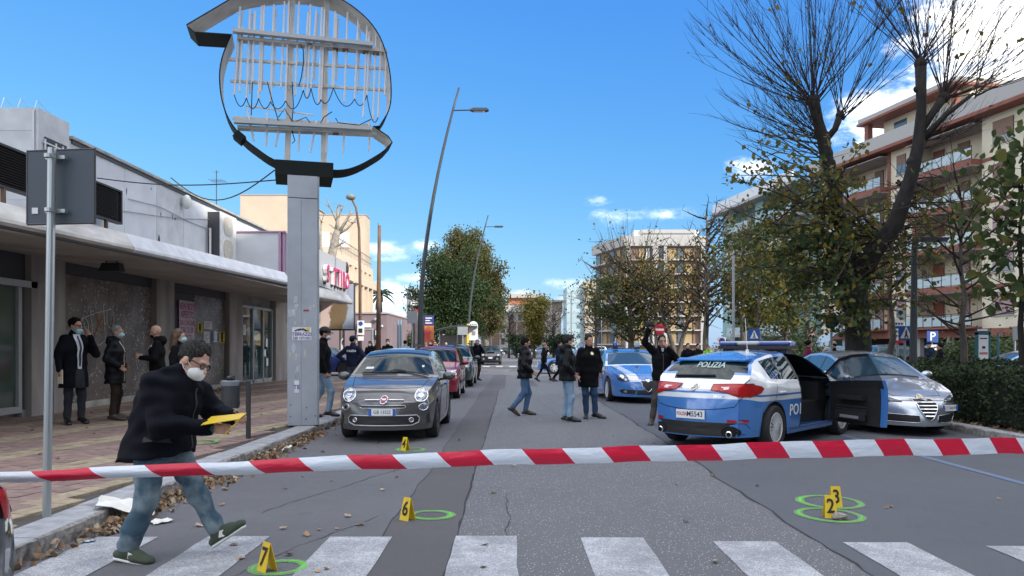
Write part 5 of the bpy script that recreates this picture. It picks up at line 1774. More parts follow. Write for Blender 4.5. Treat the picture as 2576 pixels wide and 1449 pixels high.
gr_ = c.patch('shield_grille', [(-.17, .615), (.17, .615), (.15, .46), (.06, .31), (0, .27), (-.06, .31), (-.15, .46)], 'F', M_TRIM, off=.02, rim=M_CHROME, rim_r=.012)
mb = MB()
for i in range(5):
 z = .57 - i * .055
 hw = np.interp(z, [.27, .31, .46, .615], [.0, .05, .14, .16])
 c.line(mb, 'F', 0, [(x, z) for x in np.linspace(-hw, hw, 6)], .012, .026)
mb.build('grille_bar', M_CHROME, gr_)
c.disc('badge', (0, .635), .05, .045, 'F', mat('badge_gold2', (.55, .45, .2), .25, .8), off=.03, rim=M_CHROME, rim_r=.008)
hp = c.hit('F', 0, .46, .47)
mb = MB()
pp = c.plate(hp[1] + .045, .475, -.44, 'CY 566LW', 1, w_=.36, h_=.10, size=.07)
cv = Vector((-.44, hp[1] + .045, .475))
pp.rotation_euler = (0, 0, R(22))
pp.location = cv - Matrix.Rotation(R(22), 3, 'Z') @ cv
mb = MB()
c.line(mb, 'T', 0, [(x, c.L / 2 - 1.27 + .1 * (x / .6) ** 2) for x in np.linspace(-.6, .6, 14)], .012, .015)
mb.build('wiper', M_TRIM, c.root)
# ---------------- dark car at the left edge, its tail just in view
c = Car('parked_car', 'black car with red tail light cut off by the left edge of the picture', (-2.85, 1.27, 0), PI, SP_147, paint('charcoal_paint', (.03, .034, .038), .5, .3), rim=M_RIMD, rim_style='five')
for sx in (1, -1):
 c.patch('tail_light', [(sx * .38, .92), (sx * .60, .96), (sx * .66, .86), (sx * .62, .74), (sx * .40, .80)], 'R', M_REDL, off=.012)
 c.patch('tail_light', [(-2.02, .93), (-1.85, .93), (-1.86, .82), (-2.02, .78)], 'S', M_REDL, s=0 if sx > 0 else 1, off=.012)
c.plate(-c.L / 2 - .14, .5, 0, '', -1)
# ---------------- pale blue hatchback beyond the hedge, black van further off
c = Car('parked_car', 'pale blue hatchback behind the hedge at the right edge', (14.6, 22.2, 0), -R(80), SP_147, paint('pale_blue_paint', (.45, .56, .66), .4, .3), glass=M_CARGL2)
c = Car('parked_car', 'dark car with white lamps half hidden behind the big tree trunk', (16.3, 34.0, 0), R(10), SP_SUV, paint('blackish_paint', (.02, .022, .025), .3, .3), simple=True)
for sx in (1, -1):
 c.patch('tail_light', [(sx * .68, 1.15), (sx * .78, 1.12), (sx * .8, .95), (sx * .68, .95)], 'R', M_CLEARL, off=.012)
c = Car('parked_car', 'bright blue small car behind the big tree trunk', (15.1, 35.6, 0), R(14), SP_PANDA, paint('bright_blue_paint', (.10, .25, .42), .3, .3), simple=True, glass=M_CARGL2)
# ---------------- traffic at the far crossroads
far = random.Random(11)
protos = []
for nm, sp_, col in (('a', SP_147, (.02, .022, .025)), ('b', SP_PANDA, (.55, .56, .58)), ('c', SP_SED, (.025, .03, .04)), ('d', SP_SUV, (.05, .06, .075)), ('e', SP_PANDA, (.30, .31, .33)), ('f', SP_147, (.12, .20, .34))):
 protos.append((nm, sp_, paint('far_paint_' + nm, col, .3, .3)))
farcars = [(-3.2, 128, 65, 1, 'white small car behind the black estate at the far crossroads'), (-.2, 131, 80, 0, 'dark hatchback waiting across the far crossroads'), (1.9, 126, 75, 3, 'dark grey estate car crossing beyond the man in the black mask'),
   (4.9, 133, -85, 5, 'blue hatchback at the far crossroads behind the walking woman'), (7.4, 130, 90, 2, 'dark saloon at the far crossroads right of the walking woman'), (10.5, 135, 80, 4, 'grey small car far up the street behind the police saloon'),
   (13.8, 126, -80, 1, 'white small car far up the street behind the white masked man'), (17, 120, 85, 0, 'black hatchback far up the street left of the facing police car'), (-5.6, 140, 100, 4, 'grey small car at the far left of the crossroads'),
   (1.2, 139, 60, 1, 'white small car in the back row of the far crossroads'), (5.8, 142, 95, 3, 'dark estate in the back row of the far crossroads'), (20.5, 100, 70, 2, 'dark saloon with lit tail lamps far up the right side')]
made = {}
for x, y, hd, pi, lab in farcars:
 nm, sp_, pm = protos[pi]
 if pi in made:
  o = dup(made[pi], None, (x, y, -.0), -R(hd), lab, 'cars at the far crossroads')
 else:
  cc = Car('parked_car', lab, (x, y, 0), R(hd), dict(sp_, N=50), pm, 'cars at the far crossroads', simple=True)
  for sx in (1, -1):
   cc.patch('headlight', [(sx * .45, .70), (sx * .64, .74), (sx * .66, .64), (sx * .48, .62)], 'F', M_CLEARL, rings=1)
   cc.patch('tail_light', [(sx * .5, .92), (sx * .64, .92), (sx * .64, .78), (sx * .5, .78)], 'R', M_REDL, rings=1)
  made[pi] = cc.root
# ================================================================== people
def smin(a, b, k):
 h = np.clip(.5 + .5 * (b - a) / k, 0, 1)
 return b + (a - b) * h - k * h * (1 - h)
class Field:
 """signed distance field on a grid, turned into one closed surface"""
 def __init__(s, lo, hi, h):
  s.lo = np.array(lo, np.float32)
  s.h = h
  s.n = np.ceil((np.array(hi) - s.lo) / h).astype(int) + 1
  s.F = np.full(s.n, 9.0, np.float32)
 def sub(s, lo, hi):
  a = np.clip(np.floor((np.array(lo) - s.lo) / s.h).astype(int), 0, s.n - 1)
  b = np.clip(np.ceil((np.array(hi) - s.lo) / s.h).astype(int) + 1, 1, s.n)
  sl = tuple(slice(a[i], max(b[i], a[i] + 1)) for i in range(3))
  g = np.meshgrid(*[s.lo[i] + s.h * np.arange(sl[i].start, sl[i].stop, dtype=np.float32) for i in range(3)], indexing='ij')
  return sl, g
 def merge(s, sl, d, k):
  s.F[sl] = smin(s.F[sl], d, k) if k > 0 else np.minimum(s.F[sl], d)
 def cap(s, a, b, ra, rb=None, k=.02):
  rb = ra if rb is None else rb
  a, b = np.array(a, np.float32), np.array(b, np.float32)
  m = max(ra, rb) + .06
  sl, g = s.sub(np.minimum(a, b) - m, np.maximum(a, b) + m)
  ba = b - a
  L2 = max(1e-9, float(ba @ ba))
  p = [g[i] - a[i] for i in range(3)]
  t = np.clip((p[0] * ba[0] + p[1] * ba[1] + p[2] * ba[2]) / L2, 0, 1)
  d = np.sqrt(sum((p[i] - t * ba[i]) ** 2 for i in range(3))) - (ra + (rb - ra) * t)
  s.merge(sl, d, k)
 def ecap(s, a, b, ra, rb, lat, k=.03):
  """capsule of elliptical section: ra/rb = (half width along lat, half depth)"""
  a, b = np.array(a, np.float32), np.array(b, np.float32)
  m = max(ra + rb) + .07
  sl, g = s.sub(np.minimum(a, b) - m, np.maximum(a, b) + m)
  ba = b - a
  L = float(np.linalg.norm(ba))
  w = ba / L
  u = np.array(lat, np.float32)
  u = u - w * (u @ w)
  u /= np.linalg.norm(u)
  v = np.cross(w, u)
  p = [g[i] - a[i] for i in range(3)]
  ax = p[0] * w[0] + p[1] * w[1] + p[2] * w[2]
  t = np.clip(ax / L, 0, 1)
  e = ax - t * L
  pu = p[0] * u[0] + p[1] * u[1] + p[2] * u[2]
  pv = p[0] * v[0] + p[1] * v[1] + p[2] * v[2]
  ru = ra[0] + (rb[0] - ra[0]) * t
  rv = ra[1] + (rb[1] - ra[1]) * t
  mn = np.minimum(ru, rv)
  q = np.sqrt((pu / ru) ** 2 + (pv / rv) ** 2 + (e / mn) ** 2)
  s.merge(sl, (q - 1) * mn, k)
 def ell(s, c, r, M=None, k=.02):
  c = np.array(c, np.float32)
  m = max(r) + .05
  sl, g = s.sub(c - m, c + m)
  p = [g[i] - c[i] for i in range(3)]
  if M is not None:
   p = [sum(p[j] * M[j][i] for j in range(3)) for i in range(3)]     # into the local frame
  k0 = np.sqrt(sum((p[i] / r[i]) ** 2 for i in range(3)))
  k1 = np.sqrt(sum((p[i] / r[i] ** 2) ** 2 for i in range(3))) + 1e-6
  s.merge(sl, k0 * (k0 - 1) / k1, k)
 def cut(s, p, n):
  """remove what lies on the side the normal points to"""
  g = np.meshgrid(*[s.lo[i] + s.h * np.arange(s.n[i], dtype=np.float32) for i in range(3)], indexing='ij')
  n = np.array(n, np.float32) / np.linalg.norm(n)
  s.F = np.maximum(s.F, sum((g[i] - p[i]) * n[i] for i in range(3)))
 def ripple(s, amp, seed, f0=22, f1=48, nw=6):
  r = np.random.RandomState(seed)
  g = np.meshgrid(*[s.lo[i] + s.h * np.arange(s.n[i], dtype=np.float32) for i in range(3)], indexing='ij')
  o = 0
  for _ in range(nw):
   d = r.normal(size=3) * np.array([.8, .8, 1.3])
   d /= np.linalg.norm(d)
   f = r.uniform(f0, f1)
   warp = .35 * np.sin(9 * (g[0] * r.normal() + g[1] * r.normal() + g[2] * r.normal()))
   o = o + np.sin(f * (g[0] * d[0] + g[1] * d[1] + g[2] * d[2]) + r.uniform(0, 6) + warp)
  s.F = s.F + (amp / math.sqrt(nw)) * o
 def surface(s):
  F = s.F
  h = s.h
  B = F < 0
  nx, ny, nz = F.shape
  cs = [(i, j, k) for i in (0, 1) for j in (0, 1) for k in (0, 1)]
  def sl(c):
   return (slice(c[0], nx - 1 + c[0]), slice(c[1], ny - 1 + c[1]), slice(c[2], nz - 1 + c[2]))
  C = sum(B[sl(c)].astype(np.int8) for c in cs)
  act = (C > 0) & (C < 8)
  ijk = np.argwhere(act)
  if not len(ijk):
   return np.zeros((0, 3)), []
  idx = np.full(act.shape, -1, np.int32)
  idx[act] = np.arange(len(ijk))
  val = {c: F[sl(c)][act] for c in cs}
  acc = np.zeros((len(ijk), 3))
  cnt = np.zeros(len(ijk))
  for c0 in cs:
   for ax in range(3):
    if c0[ax] == 0:
     c1 = list(c0)
     c1[ax] = 1
     c1 = tuple(c1)
     f0, f1 = val[c0], val[c1]
     x = (f0 < 0) != (f1 < 0)
     t = np.where(x, f0 / np.where(x, f0 - f1, 1), 0)
     p = np.array(c0, float)[None] + t[:, None] * (np.array(c1) - np.array(c0))[None]
     acc += p * x[:, None]
     cnt += x
  V = s.lo + h * (ijk + acc / cnt[:, None])
  faces = []
  for ax in range(3):
   a1, a2 = (ax + 1) % 3, (ax + 2) % 3
   lo = [slice(1, -1)] * 3
   lo[ax] = slice(0, F.shape[ax] - 1)
   hi = list(lo)
   hi[ax] = slice(1, F.shape[ax])
   x = B[tuple(lo)] != B[tuple(hi)]
   pos = np.argwhere(x)
   if not len(pos):
    continue
   base = pos.copy()
   for b in (a1, a2):
    base[:, b] += 1
   q = []
   for d1, d2 in ((-1, -1), (0, -1), (0, 0), (-1, 0)):
    c = base.copy()
    c[:, a1] += d1
    c[:, a2] += d2
    q.append(idx[c[:, 0], c[:, 1], c[:, 2]])
   q = np.stack(q, 1)
   ins = B[tuple(lo)][x]
   q[~ins] = q[~ins][:, ::-1]
   faces.append(q)
  return V, np.concatenate(faces)
 def mesh(s, name, m):
  V, Fc = s.surface()
  me = bpy.data.meshes.new(name)
  if len(V):
   me.vertices.add(len(V))
   me.vertices.foreach_set('co', V.astype(np.float32).ravel())
   me.loops.add(Fc.size)
   me.loops.foreach_set('vertex_index', Fc.astype(np.int32).ravel())
   me.polygons.add(len(Fc))
   me.polygons.foreach_set('loop_start', np.arange(0, Fc.size, 4, dtype=np.int32))
   me.polygons.foreach_set('use_smooth', np.ones(len(Fc), bool))
   me.update(calc_edges=True)
   me.validate()
  me.materials.append(m)
  return me
M_SKIN = mat('skin', (.42, .235, .165), .55, col2=(.36, .185, .13), scale=14, ramp=(.4, .7))
M_SKIN2 = mat('pale_skin', (.50, .30, .22), .55, col2=(.42, .23, .17), scale=14, ramp=(.4, .7))
def cloth(name, c, bump=.25, rough=.85, c2=None):
 return mat(name, c, rough, col2=c2 or tuple(x * .6 for x in c), scale=7, ramp=(.3, .7), bump=bump, bscale=120, spec=.12)
C_BLACK = cloth('black_coat_cloth', (.007, .007, .009))
C_NAVYBLK = cloth('navy_black_cloth', (.006, .007, .012))
C_PUFF = mat('black_nylon', (.006, .007, .009), .55, bump=.2, bscale=9, spec=.18)
C_NAVY = cloth('navy_cloth', (.015, .022, .05))
C_GREYTR = cloth('dark_grey_trousers', (.035, .038, .048))
C_BROWN = cloth('brown_trousers', (.045, .032, .026))
C_TAUPE = cloth('taupe_trousers', (.085, .075, .068))
C_JEANL = cloth('light_jeans', (.26, .36, .46), c2=(.16, .25, .36))
C_JEAN = cloth('blue_jeans', (.09, .16, .27), c2=(.05, .10, .19))
C_JEAND = cloth('dark_jeans', (.045, .085, .15), c2=(.03, .055, .11))
C_JEANT = mat('faded_teal_jeans', (.042, .085, .125), .85, col2=(.20, .26, .29), scale=5.5, ramp=(.46, .66), bump=.25, bscale=110)
C_BURG = cloth('burgundy_cloth', (.16, .02, .05))
C_LBLUE = cloth('pale_blue_cloth', (.30, .40, .45))
C_HIVIS = cloth('lime_vest', (.35, .75, .04))
C_SHIRT = cloth('white_shirt', (.7, .72, .76))
H_BLACK = mat('black_hair', (.006, .005, .005), .7, bump=.5, bscale=70, spec=.1)
H_GREY = mat('greying_hair', (.045, .042, .040), .7, col2=(.010, .010, .009), scale=60, bump=.5, bscale=70, spec=.1)
H_LGREY = mat('grey_hair', (.26, .25, .24), .7, col2=(.14, .13, .125), scale=30, bump=.5, bscale=70)
H_BROWN = mat('brown_hair', (.11, .06, .03), .6, col2=(.05, .028, .016), scale=24, bump=.6, bscale=50)
H_BLOND = mat('ash_blond_hair', (.24, .18, .11), .65, col2=(.15, .11, .07), scale=24, bump=.5, bscale=60)
K_WHITE = mat('white_mask', (.72, .72, .70), .8, bump=.15, bscale=30)
K_BLUE = mat('surgical_mask', (.30, .55, .62), .8)
K_BLACK = mat('black_mask', (.015, .015, .016), .8)
S_BLACK = mat('black_leather', (.012, .011, .011), .35)
S_BROWN = mat('brown_leather', (.045, .03, .022), .5)
S_GREEN = mat('green_suede', (.055, .075, .05), .85, bump=.2, bscale=90)
def vec(*a):
 return np.array(a, float)
def stand(H=1.75, **ov):
 """joints of a standing figure, y forward, x to its right"""
 f = H / 1.75
 J = dict(pelvis=vec(0, 0, .95), chest=vec(0, .01, 1.27), neck=vec(0, -.005, 1.475), head=vec(0, .035, 1.625), hf=vec(0, 1, -.05),
    sr=vec(.185, 0, 1.425), sl=vec(-.185, 0, 1.425), er=vec(.255, -.03, 1.14), el=vec(-.255, -.03, 1.14), wr=vec(.265, .06, .90), wl=vec(-.265, .06, .90),
    hdr=None, hdl=None, hr=vec(.09, 0, .92), hl=vec(-.09, 0, .92), kr=vec(.105, .03, .50), kl=vec(-.105, .03, .50), ar=vec(.11, -.02, .10), al=vec(-.11, -.02, .10),
    tr=vec(.14, .17, .035), tl=vec(-.14, .17, .035))
 for k_, v_ in ov.items():
  J[k_] = vec(*v_) if v_ is not None else None
 for k_ in J:
  if J[k_] is not None and k_ not in ('hf', 'hdr', 'hdl'):
   J[k_] = J[k_] * f
 J['f'] = f
 return J
def headframe(J):
 hf = J['hf'] / np.linalg.norm(J['hf'])
 up = (J['head'] - J['neck'])
 up = up - hf * (up @ hf)
 if np.linalg.norm(up) < .03:
  up = vec(0, 0, 1) - hf * hf[2]
 up = up / np.linalg.norm(up)
 rt = np.cross(hf, up)
 return rt, hf, up
def person(label, loc, heading, J, top='jacket', topmat=C_BLACK, leg=C_GREYTR, hair=('short', H_BLACK), mask=None, glasses=False, shoes=S_BLACK,
   hem=None, vox=.017, seed=1, skin=M_SKIN, bulk=1.0, hood=False, beard=None, group=None, skirt=False, head_scale=1.0, legs=True, cap=None, flare=.02, extra=(), sleeve=1.0, legw=1.0):
 f = J['f']
 hs = f * head_scale
 root = thing('person', label, 'person', loc, -heading, group)
 pts = [v for k_, v in J.items() if isinstance(v, np.ndarray) and k_ not in ('hf', 'hdr', 'hdl')]
 lo = np.min(pts, 0) - .3
 hi = np.max(pts, 0) + .3
 lo[2] = min(lo[2], -.03) if legs else lo[2]
 rt, hf, up = headframe(J)
 M = [[rt[i], hf[i], up[i]] for i in range(3)]
 hc = J['head']
 def H(x, y, z):
  return hc + (rt * x + hf * y + up * z) * hs
 lat = J['sr'] - J['sl']
 latp = J['hr'] - J['hl']
 # ---------------- one continuous body
 b = Field(lo, hi, vox)
 b.ecap(J['pelvis'] + (0, 0, .02), J['chest'], (.11 * f, .07 * f), (.12 * f, .075 * f), lat)
 b.ecap(J['chest'], J['neck'] - (0, 0, .09), (.12 * f, .07 * f), (.07 * f, .05 * f), lat)
 b.cap(J['neck'] - (0, 0, .06), H(0, -.02, -.06), .058 * hs, .052 * hs, .03)
 b.ell(H(0, -.012, .035), (.076 * hs, .097 * hs, .095 * hs), M, .03)
 b.ell(H(0, .028, -.045), (.058 * hs, .066 * hs, .075 * hs), M, .03)
 b.ell(H(0, .062, -.088), (.03 * hs, .028 * hs, .026 * hs), M, .02)
 b.cap(H(0, .088, .012), H(0, .115, -.028), .011 * hs, .016 * hs, .012)
 b.ell(H(0, .082, .028), (.055 * hs, .018 * hs, .014 * hs), M, .015)
 b.ell(H(0, .09, -.062), (.024 * hs, .012 * hs, .008 * hs), M, .008)
 for s in (1, -1):
  b.ell(H(.078 * s, -.008, -.01), (.012 * hs, .026 * hs, .036 * hs), M, .008)
  b.ell(H(.032 * s, .074, .006), (.014 * hs, .012 * hs, .010 * hs), M, .006)
 for s, S_, E_, W_, D_ in ((1, 'sr', 'er', 'wr', 'hdr'), (-1, 'sl', 'el', 'wl', 'hdl')):
  b.cap(lerp(J[S_], J['chest'], .2), J[E_], .034 * f, .03 * f, .03)
  b.cap(J[E_], J[W_], .03 * f, .027 * f, .02)
  d = J[W_] - J[E_]
  d = d / np.linalg.norm(d)
  hd = J[D_] if J[D_] is not None else d
  if isinstance(hd, tuple):
   hd = vec(*hd)
  hd = hd / np.linalg.norm(hd)
  pn = np.cross(hd, vec(0, 0, 1)) if abs(hd[2]) < .8 else vec(-s, 0, 0)      # palm faces inwards
  pn = pn - hd * (pn @ hd)
  pn /= np.linalg.norm(pn)
  if (pn @ vec(-s, 0, 0)) < 0 and abs(hd[2]) >= .8:
   pn = -pn
  side = np.cross(hd, pn)
  w0 = J[W_]
  palm = w0 + hd * .055 * f
  b.ecap(w0 + hd * .012, w0 + hd * .085 * f, (.030 * f, .017 * f), (.041 * f, .015 * f), side, .015)
  for q, (o, L_) in enumerate(((-.03, .062), (-.010, .074), (.011, .070), (.030, .054))):
   k0 = w0 + hd * .088 * f + side * o * f
   k1 = k0 + (hd * .9 + pn * .35) * L_ * .55 * f
   k2 = k1 + (hd * .6 + pn * .8) * L_ * .5 * f
   b.cap(k0, k1, .0095 * f, .0088 * f, .004)
   b.cap(k1, k2, .0088 * f, .0075 * f, .004)
  t0 = w0 + hd * .025 * f - side * .03 * f
  t1 = t0 + (hd * .6 - side * .6 + pn * .4) * .045 * f
  t2 = t1 + (hd * .9 - side * .1 + pn * .35) * .032 * f
  b.cap(t0, t1, .013 * f, .0105 * f, .008)
  b.cap(t1, t2, .0105 * f, .009 * f, .004)
 if legs:
  for A, K_, N_, T_ in (('hr', 'kr', 'ar', 'tr'), ('hl', 'kl', 'al', 'tl')):
   b.cap(J[A], J[K_], .055 * f, .04 * f, .03)
   b.cap(J[K_], J[N_], .038 * f, .028 * f, .02)
   b.cap(J[N_] - (0, 0, .03), J[T_] + (0, 0, .005), .024 * f, .014 * f, .02)
 body = link_mesh('body', b.mesh('body', skin), root)
 # ---------------- trousers or stockings and shoes
 if legs:
  t = Field(lo, hi, vox)
  if not skirt:
   t.ecap(J['pelvis'] - (0, 0, .05 * f), J['pelvis'] + (0, 0, .08 * f), (.155 * f * bulk, .118 * f * bulk), (.155 * f * bulk, .115 * f * bulk), latp)
  for A, K_, N_ in (('hr', 'kr', 'ar'), ('hl', 'kl', 'al')):
   g_ = .75 if skirt else 1.0
   t.cap(J[A], J[K_], .092 * f * g_ * (.6 + .4 * bulk) * legw, .070 * f * g_ * legw, .03)
   dn = J[N_] - J[K_]
   t.cap(J[K_], J[K_] + dn * .93, .070 * f * g_ * legw, .058 * f * g_ * legw if not skirt else .036, .03)
  if vox < .012:
   t.ripple(.010, 81, 10, 22, 5)
   t.ripple(.004, 82, 40, 80, 6)
  if not skirt:
   t.ripple(.0045, seed + 3)
  link_mesh('trousers' if not skirt else 'stockings', t.mesh('trousers', leg), root)
  for N_, T_ in (('ar', 'tr'), ('al', 'tl')):
   a, q = J[N_], J[T_]
   fd = q - a
   fd2 = vec(fd[0], fd[1], 0)
   L_ = np.linalg.norm(fd2)
   fdir = fd / np.linalg.norm(fd)
   upv = np.cross(np.cross(fdir, vec(0, 0, 1)), fdir)
   upv /= np.linalg.norm(upv)
   heel = a - upv * .062 * f - fdir * .045 * f
   toe = q + fdir * .05 * f
   lt = np.cross(fdir, upv)
   sh = Field(np.minimum(heel, toe) - .13, np.maximum(heel, toe) + .16, min(vox, .014))
   sh.ecap(heel, toe, (.036 * f, .032 * f), (.036 * f, .022 * f), lt, .02)
   sh.ecap(lerp(heel, toe, .55), toe - fdir * .03, (.046 * f, .032 * f), (.042 * f, .026 * f), lt, .03)
   sh.cap(a, a + (J['kr' if N_ == 'ar' else 'kl'] - a) * .10, .046 * f, .046 * f, .03)
   sh.cap(a + fdir * .01, lerp(a, q, .72), .042 * f, .034 * f, .03)
   so = link_mesh('shoe', sh.mesh('shoe', shoes), root)
   if vox < .013:
    sl_ = Field(np.minimum(heel, toe) - .13, np.maximum(heel, toe) + .13, .011)
    dwn = -upv * .03 * f
    sl_.ecap(heel + dwn, toe + dwn, (.040 * f, .014 * f), (.044 * f, .012 * f), lt, .02)
    link_mesh('sole', sl_.mesh('sole', K_WHITE), so)
 # ---------------- coat or jacket
 hz = hem * f if hem is not None else .80 * f
 cfl = Field(lo, hi, vox)
 B = bulk
 pel = J['pelvis']
 cfl.ecap(pel + (0, 0, .06 * f), J['chest'], (.180 * f * B, .135 * f * B), (.195 * f * B, .140 * f * B), lat)
 cfl.ecap(J['chest'], J['neck'] - (0, 0, .085 * f), (.195 * f * B, .135 * f * B), (.135 * f, .085 * f), lat, .04)
 low = pel + vec(0, 0, 0)
 dn = pel - J['chest']
 dn = dn / np.linalg.norm(dn)
 dn = dn * .35 + vec(0, 0, -1) * .65
 end = low + dn * max(.05, (low[2] - hz + .08))
 cfl.ecap(pel + (0, 0, .06 * f), end, (.180 * f * B, .135 * f * B), ((.185 + flare) * f * B, (.14 + flare) * f * B), latp, .04)
 cfl.cut(vec(end[0], end[1], hz), (0, 0, -1))
 for S_, E_, W_ in (('sr', 'er', 'wr'), ('sl', 'el', 'wl')):
  cfl.cap(lerp(J[S_], J['chest'], .12), J[E_], .078 * f * (.5 + .5 * B) * sleeve, .062 * f * (.5 + .5 * B) * sleeve, .035)
  cfl.cap(J[E_], lerp(J[E_], J[W_], .97), .062 * f * (.5 + .5 * B) * sleeve, .046 * f * (.4 + .6 * sleeve), .025)
 cfl.ecap(J['neck'] - (0, 0, .075 * f), J['neck'] + (J['head'] - J['neck']) * .22, (.105 * f, .085 * f), (.078 * f, .074 * f), lat, .03)
 for e_a in extra:
  cfl.ecap(*e_a, lat, .06)
 if extra:
  cfl.cut(vec(end[0], end[1], hz), (.10, .12, -1))
 if hood:
  nb = J['neck'] - hf * .085 * f + vec(0, 0, -.005)
  cfl.ell(nb, (.125 * f, .075 * f, .085 * f), None, .03)
 if vox < .012:
  cfl.ripple(.014, 71, 9, 17, 5)
  cfl.ripple(.006, 72, 34, 66, 6)
 cfl.ripple(.0055 if topmat is not C_PUFF else .007, seed, *((20, 46) if topmat is not C_PUFF else (26, 60)))
 coat = link_mesh('coat' if (hem or .8) < .75 else 'jacket', cfl.mesh('coat', topmat), root)
 # ---------------- hair, mask, glasses
 kind, hm = hair
 hv = min(vox, .013)
 hb = Field(hc - .26 * hs, hc + .26 * hs, hv)
 if kind in ('short', 'thin', 'long', 'bun'):
  e = .010 if kind != 'thin' else .005
  hb.ell(H(0, -.018, .042), ((.078 + e) * hs, (.097 + e) * hs, (.094 + e) * hs), M, .0)
  hb.cut(H(0, .052, .052), hf * .9 - up * .62 + rt * 0)
  hb.cut(H(0, -.03, -.052), -up + hf * .45)
  if kind == 'long':
   for s in (1, -1):
    hb.cap(H(.055 * s, -.05, 0), H(.09 * s, -.07, -.2), .05 * hs, .045 * hs, .04)
   hb.cap(H(0, -.09, 0), H(0, -.10, -.22), .06 * hs, .06 * hs, .04)
  if kind == 'bun':
   hb.ell(H(0, -.12, .05), (.045 * hs, .04 * hs, .045 * hs), M, .02)
  hb.ripple(.004, seed + 9, 60, 110)
  if vox < .012:
   hb.ripple(.004, seed + 8, 110, 190)
  link_mesh('hair', hb.mesh('hair', hm), root)
 if beard is not None:
  bb_ = Field(hc - .2 * hs, hc + .2 * hs, hv)
  bb_.ell(H(0, .03, -.062), (.062 * hs, .066 * hs, .062 * hs), M, .0)
  bb_.cut(H(0, .03, -.045), up)
  bb_.cut(H(0, -.02, 0), -hf)
  link_mesh('beard', bb_.mesh('beard', beard), root)
 if cap is not None:
  cb = Field(hc - .26 * hs, hc + .26 * hs, hv)
  cb.ell(H(0, -.012, .05), (.092 * hs, .112 * hs, .10 * hs), M, 0)
  cb.cut(H(0, 0, .045), -up)
  cb.ecap(H(0, .07, .05), H(0, .15, .035), (.07 * hs, .012 * hs), (.055 * hs, .01 * hs), rt, .01)
  link_mesh('cap', cb.mesh('cap', cap), root)
 if mask is not None:
  mm, low_ = mask
  oz = -.035 if low_ else 0
  mk_ = Field(hc - .2 * hs, hc + .2 * hs, hv * .8)
  mk_.ell(H(0, .058, -.052 + oz), (.058 * hs, .064 * hs, .052 * hs), M, .0)
  if mm is K_WHITE and vox < .02:
   mk_.ecap(H(0, .05, -.055 + oz), H(0, .118, -.05 + oz), (.058 * hs, .060 * hs), (.012 * hs, .040 * hs), rt, .01)
  else:
   mk_.ell(H(0, .10, -.04 + oz), (.022 * hs, .035 * hs, .03 * hs), M, .02)
  mk_.cut(H(0, .03, 0), -hf + up * .2)
  mo = link_mesh('face_mask', mk_.mesh('face_mask', mm), root)
  sm = MB()
  for s in (1, -1):
   sm.tube([H(.058 * s, .04, -.03 + oz), H(.076 * s, .02, -.012), H(.082 * s, -.02, .015)], .003, 4)
   sm.tube([H(.056 * s, .04, -.075 + oz), H(.076 * s, .01, -.06), H(.082 * s, -.02, -.03)], .003, 4)
  sm.build('ear_loop', mm, mo)
 if glasses:
  gm = MB()
  for s in (1, -1):
   ring = [H(s * .033 + .025 * math.cos(a), .098, .006 + .019 * math.sin(a)) for a in [i * PI / 5 for i in range(11)]]
   gm.tube(ring, .004 * hs, 4)
   gm.tube([H(s * .058, .096, .012), H(s * .080, .04, .014), H(s * .082, -.02, .006)], .004 * hs, 4)
  gm.tube([H(-.01, .1, .01), H(.01, .1, .01)], .004 * hs, 4)
  go = gm.build('glasses', M_TRIM, root)
 cb_ = BVHTree.FromPolygons([v.co for v in coat.data.vertices], [tuple(p.vertices) for p in coat.data.polygons])
 def front(x, z, off=.004, d=(0, -1, 0)):
  o = Vector((x, 0, z)) - Vector(d) * 2
  h = cb_.ray_cast(o, Vector(d))
  return None if h[0] is None else h[0] - Vector(d) * off
 root_info = dict(root=root, H=H, front=front, J=J, coat=coat, bvh=cb_, body=body)
 return root_info
def front_line(P, name, pts, rad, m, d=(0, -1, 0), off=.0):
 mb = MB()
 run = [P['front'](x, z, off, d) for x, z in pts]
 run = [p for p in run if p is not None]
 if len(run) > 1:
  mb.tube(run, rad, 5)
  return mb.build(name, m, P['root'])
def front_patch(P, name, poly, m, d=(0, -1, 0), off=.006):
 n = len(poly)
 cx, cy = sum(p[0] for p in poly) / n, sum(p[1] for p in poly) / n
 vs = []
 for x, z in [(cx, cy)] + list(poly):
  h = P['front'](x, z, off, d)
  vs.append(h if h is not None else (vs[-1] if vs else Vector((x, .2, z))))
 mb = MB()
 mb.add(vs, [(0, 1 + i, 1 + (i + 1) % n) for i in range(n)])
 return mb.build(name, m, P['root'])
def front_strip(P, name, rows, m, off=.008):
 mb = MB()
 prev = None
 zs_ = np.linspace(rows[0][0], rows[-1][0], 14)
 K = 4
 for z in zs_:
  x0 = np.interp(-z, [-r_[0] for r_ in rows], [r_[1] for r_ in rows])
  x1 = np.interp(-z, [-r_[0] for r_ in rows], [r_[2] for r_ in rows])
  row = []
  for k_ in range(K + 1):
   h = P['front'](lerp(x0, x1, k_ / K), z, off)
   row.append(len(mb.v))
   mb.v.append(tuple(h) if h is not None else (lerp(x0, x1, k_ / K), .12, z))
  if prev:
   for k_ in range(K):
    mb.f.append((prev[k_], row[k_], row[k_ + 1], prev[k_ + 1]))
    mb.mi.append(0)
  prev = row
 return mb.build(name, m, P['root'], smooth=True)
